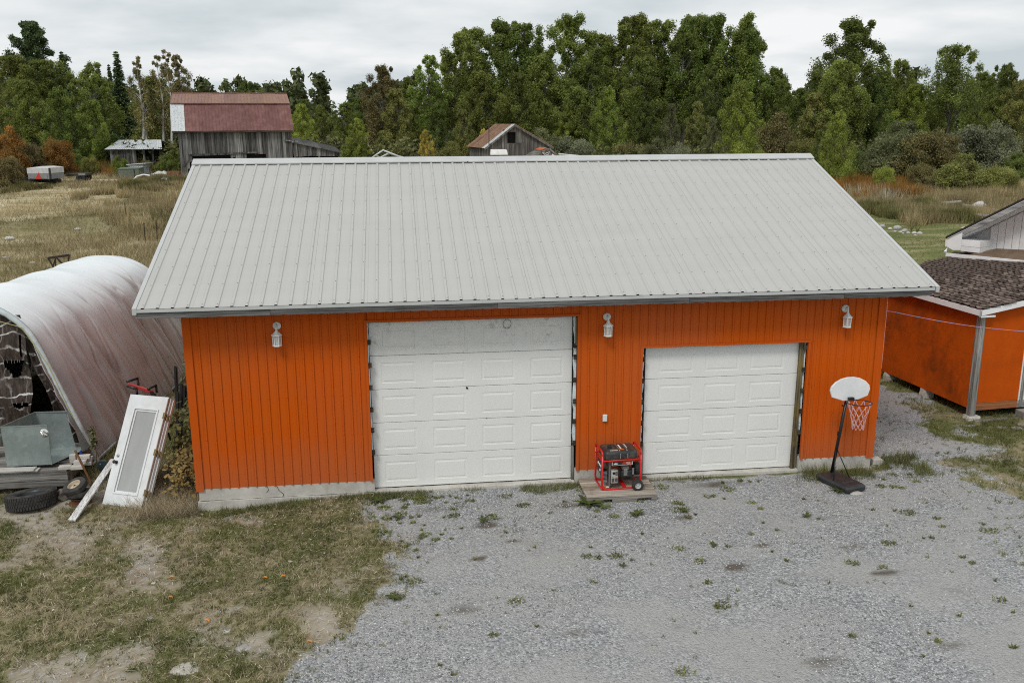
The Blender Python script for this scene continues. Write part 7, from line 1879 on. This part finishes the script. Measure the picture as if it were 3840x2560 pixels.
make_proto('shrubB', ('willow', 'brown', 'silver', 'olive', 'orange', 'poplar', 'maple'), proto_shrub(12, 72, 380, .105, 3.0))
# conifers
def proto_spruce(seed, base=.06, width=1.5, kind='spruce', step=.27, droop=.35, pine=False):
    r = np.random.default_rng(seed); tm = MB(); tm.tube([(0, 0, 10*k/6) for k in range(7)], [.16*(1-k/6.2) for k in range(7)], 7); Vs = []
    h = 10*base; lv = []
    while h < 9.9:
        u = (h/10-base)/(1-base); w = width*(1-u)**(.85 if not pine else .45)*r.uniform(.75, 1.1)+.06
        nb = max(5, int(10*(1-u)+5))
        for i in range(nb):
            a = r.uniform(0, 6.283); L = w*r.uniform(.65, 1.1); d = np.array([math.cos(a), math.sin(a), 0])
            n = int(22+52*(1-u)) if not pine else 60
            tt = r.random(n)**.7
            P = np.array([0, 0, h])+d*(tt*L)[:, None]+np.array([0, 0, 1.0])*((-droop*tt**1.5*L) if not pine else (.25*tt*L))[:, None]
            P += r.normal(size=P.shape)*np.array([.10, .10, .05])*(.5+w*.35)
            lv.append((P, d, np.full(n, .13+.10*(1-u))))
        h += step*r.uniform(.8, 1.2)*(1.0 if not pine else 1.7)
    for P, d, s in lv:
        n = len(P); dd = d+r.normal(size=(n, 3))*.45+np.array([0, 0, -.15 if not pine else .35]); dd /= np.linalg.norm(dd, axis=1, keepdims=True)
        b = np.cross(dd, r.normal(size=(n, 3))); b /= np.linalg.norm(b, axis=1, keepdims=True); s = s*r.uniform(.7, 1.4, n)
        a_ = dd*s[:, None]*1.1; b = b*s[:, None]*.35
        Vs.append(np.stack([P-a_*.3, P+b, P+a_, P-b], 1).reshape(-1, 3))
    return tm.mesh('trunk', MT_barkd, True), cloud_mesh('crown', Vs, LM[kind], 4)
PROTO[('spruceA', 'spruce')] = proto_spruce(21, .05, 1.5, step=.19)
PROTO[('spruceB', 'spruce')] = proto_spruce(22, .08, 1.1, step=.21)
_p = list(proto_tall(23, .22, 2.7, 130, 380, .11, bark=MT_barkd, shape=.6)); _p[2] = _p[2]*np.array([1.0, 1.0, .62])
make_proto('pine', ('pine',), tuple(_p))

def plant(name, dx, dtop, Y, key, kind, label, cat, group=None, wk=1.0, dz=0.0, hmin=None):
    tr_, cr_ = get_proto(key, kind)
    p = at_y(dx, dtop, Y); g = ghs(p.x, Y); H = p.z-g
    base = 5.0 if key.startswith('shrub') else 10.0
    s = H/base
    o = thing(name, label, cat, (p.x, Y, g-.05), random.uniform(0, 6.28), group)
    o.scale = (s*wk, s*wk, s)
    link_mesh('trunk', tr_, o); c_ = link_mesh('crown', cr_, o)
    c_.material_slots[0].link = 'OBJECT'; c_.material_slots[0].material = LM[kind]
    return o
TG = 'trees of the wood edge'; SG = 'shrubs of the wood edge'
T = [
# left wood
(65,48,86,'pine','pine','tall dark pine rising above the wood at the far left',.95),
(28,128,74,'tallC','mid','green aspen at the far left edge below the pine',1.2), (98,138,76,'tallA','mid','olive green aspen below the right of the tall pine',1.2),
(140,116,90,'spruceB','spruce','thin spruce just right of the tall pine',.9), (186,142,74,'tallB','mid','aspen with pale trunk midway between pine and birches',1.2),
(224,150,90,'spruceB','spruce','short dark spruce left of the tall spruce',.9), (266,116,86,'spruceA','spruce','tallest dark spruce left of the birches',1.0), (249,146,92,'spruceB','spruce','thin grey spruce touching the tallest spruce',.7),
(316,128,72,'birch','birch','leaning yellowing birch left of the barn roof',1.0), (364,112,72,'birch','birch','tallest thin birch left of the barn roof',.95), (410,124,74,'slim','birch','sparse birch top nearest the barn roof',.8),
(340,176,74,'cone2','olive','olive green tree behind the birch trunks',1.0), (138,200,66,'cone','aspen','dark green round tree in front of the left wood',.95), (215,232,67,'cone2','poplar','green young tree left of the far pale roofed shed',.95), (60,185,70,'cone2','mid','green tree filling the left wood edge',1.1),
(575,189,105,'open','maple','round tree top showing above the barn ridge',1.0), (486,207,115,'spruceB','spruce','spruce tip showing above the barn ridge',.8),
# behind the lean-to
(690,240,92,'cone2','poplar','light green tree touching the right end of the barn roof',1.2), (735,243,98,'cone','mid','middle green tree between barn and brown tree',1.2), (790,236,96,'cone2','mid','green tree left behind the brown tree',1.2), (700,228,125,'tallA','aspen','distant tree right of the barn ridge',1.6), (830,225,120,'tallC','aspen','distant tree at the foot of the brown tree',1.6),
(872,153,76,'tallC','brown','dark brownish tree standing alone left of the tall aspens',1.0), (905,205,74,'cone2','olive','olive brown tree right under the brown tree',1.0), (940,178,84,'cone','aspen','pointed green tree right of the brown tree',.9), (822,272,66,'cone','poplar','leafy light green tree right of the barn lean-to',1.0), (875,300,69,'cone2','olive','dull brownish tree behind the peaked tube frame',.9),
# tall aspens in the centre
(985,126,80,'slim','aspen','slim open aspen at the left end of the tall row',1.35), (1040,78,84,'tallB','mid','sparse tall aspen, second from the left of the row',1.0), (1088,66,86,'tallA','aspen','tall aspen with a narrow double top',1.0), (1150,52,88,'tallC','mid','broad tall aspen left of the gap before the highest crown',1.05), (1200,55,86,'tallA','aspen','tall aspen right beside the broad one',1.0),
(1110,165,76,'cone2','mid','dark mid height tree below the tall aspens',1.1), (1010,235,76,'cone','maple','dark green tree left of the yellow green bush',1.0), (1190,170,78,'cone2','mid','mid green tree above the gable shed peak',1.1),
(1296,38,88,'tallC','aspen','high rounded aspen crown in the middle of the row',1.1), (1250,120,82,'cone','mid','green tree in front left of the high rounded crown',1.1), (1345,110,84,'tallB','mid','aspen filling the dip right of the rounded crown',1.1), (1375,80,90,'tallA','aspen','aspen with pointed top right of the dip',1.0),
(1420,62,88,'tallB','aspen','aspen just left of the twin high tops',1.0), (1462,36,88,'tallC','mid','left one of the twin high aspen tops',1.0), (1512,48,90,'tallA','aspen','right one of the twin high aspen tops',1.0), (1556,40,86,'tallB','aspen','aspen with bare trunk left of the open trunks',.95), (1604,36,90,'tallA','mid','aspen above the open pale trunks',1.0), (1648,36,88,'tallC','aspen','dense aspen column in the right part of the row',.95), (1690,33,86,'tallB','mid','highest aspen at the right end of the row',1.0), (1722,70,84,'tallA','aspen','last aspen sloping down to the right gap',.95), (1480,130,80,'tallA','maple','dark aspen in front of the twin tops',1.0), (1330,200,76,'cone2','maple','dark tree above the grey green bush',1.1), (1620,150,78,'tallB','maple','pale trunked aspen in front of the row',.9),
(1400,200,72,'cone','poplar','light green young poplar left of the middle',.85), (1060,252,70,'cone2','olive','olive yellow young tree left of the gable shed',.8), (1305,245,76,'cone','poplar','green tree behind the gable shed roof',.9), (1485,235,74,'cone2','maple','dark green mid tree right of the young poplar',1.0), (1545,240,72,'cone2','willow','grey green slim tree near the middle',.7), (1600,235,73,'cone2','olive','dull green slim tree left of the big poplar',.75),
(1705,188,62,'cone','poplar','big light green poplar above the right half of the garage',.95), (1640,270,66,'cone2','willow','grey slender tree left of the big light poplar',.7),
(1778,158,84,'broad','aspen','dark tree with a droopy side right of the aspen row',.75), (1840,205,82,'broad','maple','low tree in the gap right of the aspen row',.9),
(1955,50,78,'tallC','maple','tall oak like tree standing out on the right',1.25), (1930,140,73,'broad','mid','broad green tree in front of the tall right tree',.95), (1870,215,72,'cone2','olive','olive green tree at the left foot of the tall right tree',1.0), (2010,175,76,'broad','maple','dark tree right beside the tall right tree',.8), (2070,138,82,'tallA','aspen','thin leaning aspen right of the tall right tree',.9), (2110,195,80,'cone2','poplar','green tree between the thin aspen and the open maple',1.1),
(2196,104,76,'open','maple','open crowned maple standing high at the far right',.95), (2155,215,82,'broad','mid','green tree behind the open maple trunk',.8), (2255,168,88,'tallC','aspen','green tree right of the open maple',1.1), (2315,150,84,'broad','maple','dense dark tree at the right picture edge',.9), (2350,185,78,'broad','olive','olive tree at the right picture edge',.8), (2285,215,80,'broad','mid','lower green tree left of the dense right tree',.8),
(1932,255,50,'cone','poplar','light green young poplar right of the garage ridge end',.85), (1880,300,56,'cone2','aspen','small green tree hiding behind the garage ridge end',.7),
(975,298,60,'cone','yellow','small yellow green tree behind the garage ridge left of the shed',.75), (1112,296,68,'cone','yellow','yellow bushy tree left behind the gable shed',.7),
]
for (dx, dt, Y, key, kind, lb, wk) in T:
    nm = {'pine': 'pine_tree', 'spruce': 'spruce_tree', 'birch': 'birch_tree'}.get(kind, 'aspen_tree' if kind in ('aspen',) and key.startswith('tall') else 'leafy_tree')
    plant(nm, dx, dt, Y, key, kind, lb, 'tree', TG, wk)
S = [
(8,280,56,'shrubA','orange','orange autumn shrub at the left picture edge',.6), (48,312,57,'shrubB','brown','brown shrub right of the orange one at the left edge',.85), (126,306,60,'shrubB','orange','rusty orange shrub above the box trailer',.7), (88,330,60,'shrubA','brown','dull brown shrub behind the box trailer',.8), (170,338,64,'shrubA','maple','green shrub right behind the box trailer',.8), (205,352,62,'shrubB','olive','olive shrub left of the pale roofed shed',.7),
(275,352,60,'shrubA','poplar','bright green shrub hiding the pale roofed shed door',.7), (335,362,62,'shrubB','brown','brownish shrub under the pale shed roof',.7), (388,340,61,'shrubA','maple','dark green shrub touching the left barn wall',.9), (240,300,69,'shrubA','maple','dark shrub mass left above the pale shed roof',1.1), (380,318,70,'shrubB','olive','olive shrub above the right of the pale shed roof',.9), (5,345,52,'shrubB','brown','low brown shrub at the bottom of the left wood edge',.8),
(1255,285,70,'shrubA','willow','grey green willow bush right of the gable shed',1.0), (1320,303,68,'shrubB','silver','pale silvery bush right of the gable shed',.85), (1440,315,68,'shrubB','brown','brown bush behind the ridge in the middle',.9), (1385,330,66,'shrubA','maple','dark low bush behind the low tube frame',.8), (1500,312,66,'shrubA','willow','grey green bush behind the middle of the ridge',.8), (1560,320,64,'shrubB','silver','silvery bush left of the big poplar foot',.8),
(1782,248,68,'shrubA','brown','brown grey bush right of the big light poplar',.75), (1845,310,64,'shrubB','olive','olive bush behind the ridge right of the big poplar',.8), (1990,330,62,'shrubA','maple','dark green bush right of the young poplar',1.0), (2035,372,46,'shrubB','poplar','small bright green bush at the edge of the weeds',.7),
(2080,268,58,'shrubA','willow','large rounded grey brown bush on the right',1.05), (2140,285,56,'shrubB','brown','large brownish bush in the middle right',1.1), (2215,300,68,'shrubA','maple','dark green bush behind the olive willow',1.1), (2262,266,60,'shrubB','silver','silver leaved bush at the far right',1.0), (2325,290,66,'shrubA','willow','dull grey bush at the right picture edge',1.0), (2215,345,46,'shrubA','olive','olive willow bush beyond the dry grass',1.1), (2300,370,45,'shrubB','olive','olive brown bush right of the willow bush',1.0), (2120,365,46,'shrubB','brown','low brown bush left of the olive willow',.8), (2165,395,48,'shrubB','orange','low rusty bush before the olive willow',.45), (2345,345,56,'shrubA','maple','dark bush above the house rake',1.0),
(800,318,66,'shrubA','poplar','low green shrub right of the barn lean-to',.7), (925,330,66,'shrubB','brown','low brown shrub behind the peaked tube frame',.8), (1030,318,64,'shrubA','olive','olive shrub left of the gable shed wall',.7), (1225,305,70,'shrubB','olive','olive green bush just right of the gable shed peak',.7), (745,330,70,'shrubB','maple','dark shrub behind the lean-to roof',.9)]
for (dx, dt, Y, key, kind, lb, wk) in S: plant('leafy_shrub', dx, dt, Y, key, kind, lb, 'shrub', SG, wk)
# continuous wood far behind, one uncountable mass
r = np.random.default_rng(77); C = []; Rr = []
for i in range(520):
    x = r.uniform(-120, 170); y = r.uniform(105, 190); H = r.uniform(8.0, 10.5) if -60 < x < 12 else r.uniform(8, 12)
    g = ghs(x, y); w = r.uniform(1.6, 2.6)
    for k in range(7):
        f = r.uniform(.12, 1); C.append((x+r.normal()*w*.5*(1.1-f*.8), y+r.normal()*w*.4, g+H*f-.6)); q = r.uniform(.9, 1.7)*(1.15-.55*f); Rr.append((q, q, q*1.1))
V = leaf_cloud(np.array(C), np.array(Rr), 60, .60, seed=78)
o = bpy.data.objects.new('distant_foliage', cloud_mesh('distant_foliage', [V], leafmat('distant_wood_leaf', (.045,.068,.026), (.14,.16,.06), .7, .2, scale=.12))); COL.objects.link(o); tag(o, 'continuous far wood behind the trees', kind='stuff')
# undergrowth filling the foot of the wood edge
C = []; Rr = []
for i in range(620):
    x = r.uniform(-46, 78); y = r.uniform(63, 80)+max(0, -x-14)*.12; 
    if -24 < x < -8 and y < 66: y += 8
    g = ghs(x, y); h = r.uniform(.5, 2.6); C.append((x, y, g+h*.6)); q = r.uniform(.7, 1.3); Rr.append((q*1.2, q, h*.55))
V = leaf_cloud(np.array(C), np.array(Rr), 190, .25, seed=79)
o = bpy.data.objects.new('undergrowth', cloud_mesh('undergrowth', [V], leafmat('undergrowth_leaf', (.05,.064,.022), (.18,.175,.066), .7, .22, scale=.25))); COL.objects.link(o); tag(o, 'tangled undergrowth along the foot of the wood', kind='stuff')

# ------------------------------------------------------------------ brambles and vines in the gap by the garage
def leafy_patch(name, pts, n, size, mat, label, spread, zr):
    P = []
    for (x, y) in pts:
        k = n//len(pts); xx = x+rng.normal(size=k)*spread; yy_ = y+rng.normal(size=k)*spread; z0, z1 = zr
        zz = gh(xx, yy_)+z0+(z1-z0)*rng.random(k)**1.3; P.append(np.stack([xx, yy_, zz], 1))
    P = np.concatenate(P); m_ = (P[:, 0] < -.06) | (P[:, 1] < -.03); P = P[m_]; P = P[(P[:, 0] > -.62+.0*P[:, 1]) | (P[:, 1] > 2.2)]; P = P[(P[:, 1] > .0)]; N = len(P)
    q = rng.normal(size=(N, 3)); q[:, 2] = np.abs(q[:, 2])+.7; q[:, 1] -= .5; q /= np.linalg.norm(q, axis=1, keepdims=True)
    a = np.cross(q, rng.normal(size=(N, 3))); a /= np.linalg.norm(a, axis=1, keepdims=True); b = np.cross(q, a); s = size*rng.uniform(.5, 1.4, N)[:, None]
    V = np.stack([P-a*s, P-a*s*.2+b*s*.75, P+a*s, P-a*s*.2-b*s*.75], 1).reshape(-1, 3)
    return V, N
vg = [leafy_patch('', [(-.45,1.3),(-.4,2.2),(-.55,3.2),(-.7,4.5),(-.9,5.6),(-.5,6.5)], 4200, .040, None, '', .22, (.0,1.25))[0]]
o = bpy.data.objects.new('bramble_foliage', cloud_mesh('bramble_foliage', vg, leafmat('bramble_leaf', (.05,.062,.018), (.17,.165,.06), .6, .25, scale=1.5), 4)); COL.objects.link(o); tag(o, 'green bramble thicket between shelter and garage', kind='stuff')
vy = [leafy_patch('', [(-.35,.9),(-.45,1.6),(-.3,.45),(-.5,.7)], 900, .036, None, '', .2, (.05,.75))[0]]
o = bpy.data.objects.new('vine_leaves', cloud_mesh('vine_leaves', vy, leafmat('yellowing_vine_leaf', (.16,.11,.028), (.36,.27,.11), .6, .25, scale=1.5), 4)); COL.objects.link(o); tag(o, 'yellowing vine leaves by the left garage corner', kind='stuff')
P = sample(16000, -1.3, .0, -.25, 2.2, lambda x, y: nsst(-1.3, -.6, x)*(1-slab(x, y))); n = len(P)
blades('corner_grass', P, rng.uniform(.08, .32, n), rng.uniform(.004, .009, n), rng.uniform(.4, .95, n), MT_straw, 'long dry grass at the left garage corner')
P = sample(9000, -2.6, -.2, 1.0, 9.0, lambda x, y: .8*(x > -2.25+.07*(y-2.5))); n = len(P)
blades('gap_grass', P, rng.uniform(.1, .4, n), rng.uniform(.006, .012, n), rng.uniform(.2, .9, n), MT_fieldg, 'rank grass in the gap behind the white doors')
# ------------------------------------------------------------------ broad leaved weeds near the garage (single plants)
MT_dock = leafmat('dock_leaf', (.045,.065,.018), (.11,.135,.035), .5, .3, scale=4)
MT_dockp = leafmat('pale_mullein_leaf', (.14,.18,.06), (.22,.26,.11), .5, .3, scale=4)
MT_dockb = leafmat('seedy_weed', (.07,.055,.025), (.17,.14,.06), .6, .2, scale=4)
def rosette(dx, dy, n, L, mat, label, up=.55, wide=.30, stalk=None):
    p = on_ground(dx, dy); o = thing('weed', label, 'weed', p, random.uniform(0, 6), 'single weeds near the garage'); r = random.Random(int(dx))
    for k in range(n):
        a = k*2.4+r.uniform(-.3, .3); l = L*r.uniform(.6, 1.1); e = up*r.uniform(.5, 1.5); vs = []; fs = []
        for j in range(6):
            f = j/5; w = l*wide*math.sin(math.pi*min(1, .08+f*.9))**.8*.5; x = l*f*math.cos(e*(1-f*.9)); z = l*(math.sin(e)*f-.45*f*f*e)+.01
            vs += [(x, -w, z+.25*w), (x, 0, z), (x, w, z+.25*w)]
        for j in range(5):
            b = j*3; fs += [(b, b+3, b+4, b+1), (b+1, b+4, b+5, b+2)]
        m = MB().add(vs, fs); ca, sa = math.cos(a), math.sin(a); m.xform(lambda q: Vector((q.x*ca-q.y*sa, q.x*sa+q.y*ca, q.z))); m.build('leaf', mat, o)
    if stalk:
        for k in range(3): MB().tube([(0,0,0), (r.uniform(-.05,.05), r.uniform(-.05,.05), stalk*.6), (r.uniform(-.1,.1), r.uniform(-.1,.1), stalk)], [.004,.003,.002], 5).build('stalk', mat, o)
rosette(1352,1160,16,.24,MT_dock,'large dark dock plant below the left corner of the pallet')
rosette(1387,1166,8,.17,MT_dockp,'pale broad leaved plant next to the large dock')
rosette(1462,1182,14,.16,MT_dock,'spreading dark weed with a red leaf below the pallet')
rosette(1110,1196,10,.12,MT_dock,'long leaved weed on the gravel before the big door')
rosette(1137,1192,7,.10,MT_dockp,'small pale weed next to the long leaved weed')
rosette(868,1152,16,.16,MT_dock,'bushy green weed at the left corner of the big door')
rosette(1925,1128,12,.19,MT_dock,'broad leaved plant crushed under the hoop base')
rosette(965,1237,9,.08,MT_dock,'small dandelion on the gravel left of the middle')
rosette(1580,1190,12,.09,MT_dockb,'brown low weed right of the pallet weeds')
rosette(1852,1187,10,.10,MT_dock,'flat green weed left before the hoop')
rosette(1572,1175,10,.09,MT_dock,'green weed right of the spreading dark weed')
rosette(1640,1252,9,.08,MT_dock,'small clump on the gravel right of the middle')
rosette(915,1190,11,.10,MT_dock,'flat weed on the gravel below the big door corner')
rosette(905,1375,11,.12,MT_dock,'leafy clump at the gravel edge')
rosette(1430,1300,8,.08,MT_dock,'small three part weed in the middle of the yard')
rosette(247,1150,9,.10,MT_dockb,'small brown weed at the foot of the leaning doors')
p = on_ground(226, 1078); o = thing('tall_weed', 'tall seeding weed in front of the shelter edge', 'weed', Vector((-2.12, 2.05, ghs(-2.12, 2.05))))
MB().tube([(0,0,0),(.02,0,.4),(.0,0,.78)], [.008,.006,.003], 6).build('stalk', MT_dockb, o)
r2 = np.random.default_rng(5); cc = np.array([(r2.normal()*.02, r2.normal()*.02, .45+.33*k/14) for k in range(15)])
V = leaf_cloud(cc, np.full((15,3), .045), 26, .035, seed=6); o2 = bpy.data.objects.new('seed_head', cloud_mesh('seed_head', [V], leafmat('seed_head_leaf', (.12,.13,.06), (.26,.25,.14)))); COL.objects.link(o2); o2.parent = o
# sprig of grass between white stones of the flower bed
for i, (dx, dy, lb) in enumerate(((2093,531,'grass tuft between the white stones of the flower bed'), (2107,534,'small grass tuft right in the flower bed'))):
    p = on_ground(dx, dy); o = thing('grass_tuft', lb, 'plant', p); m = MB()
    for k in range(26):
        a = random.uniform(0, 6.28); l = random.uniform(.3, .6); m.add([(-.012,0,0),(.012,0,0),(l*.5*math.cos(a), l*.5*math.sin(a), l)], [(0,1,2)])
    m.build('blades', MT_green, o)
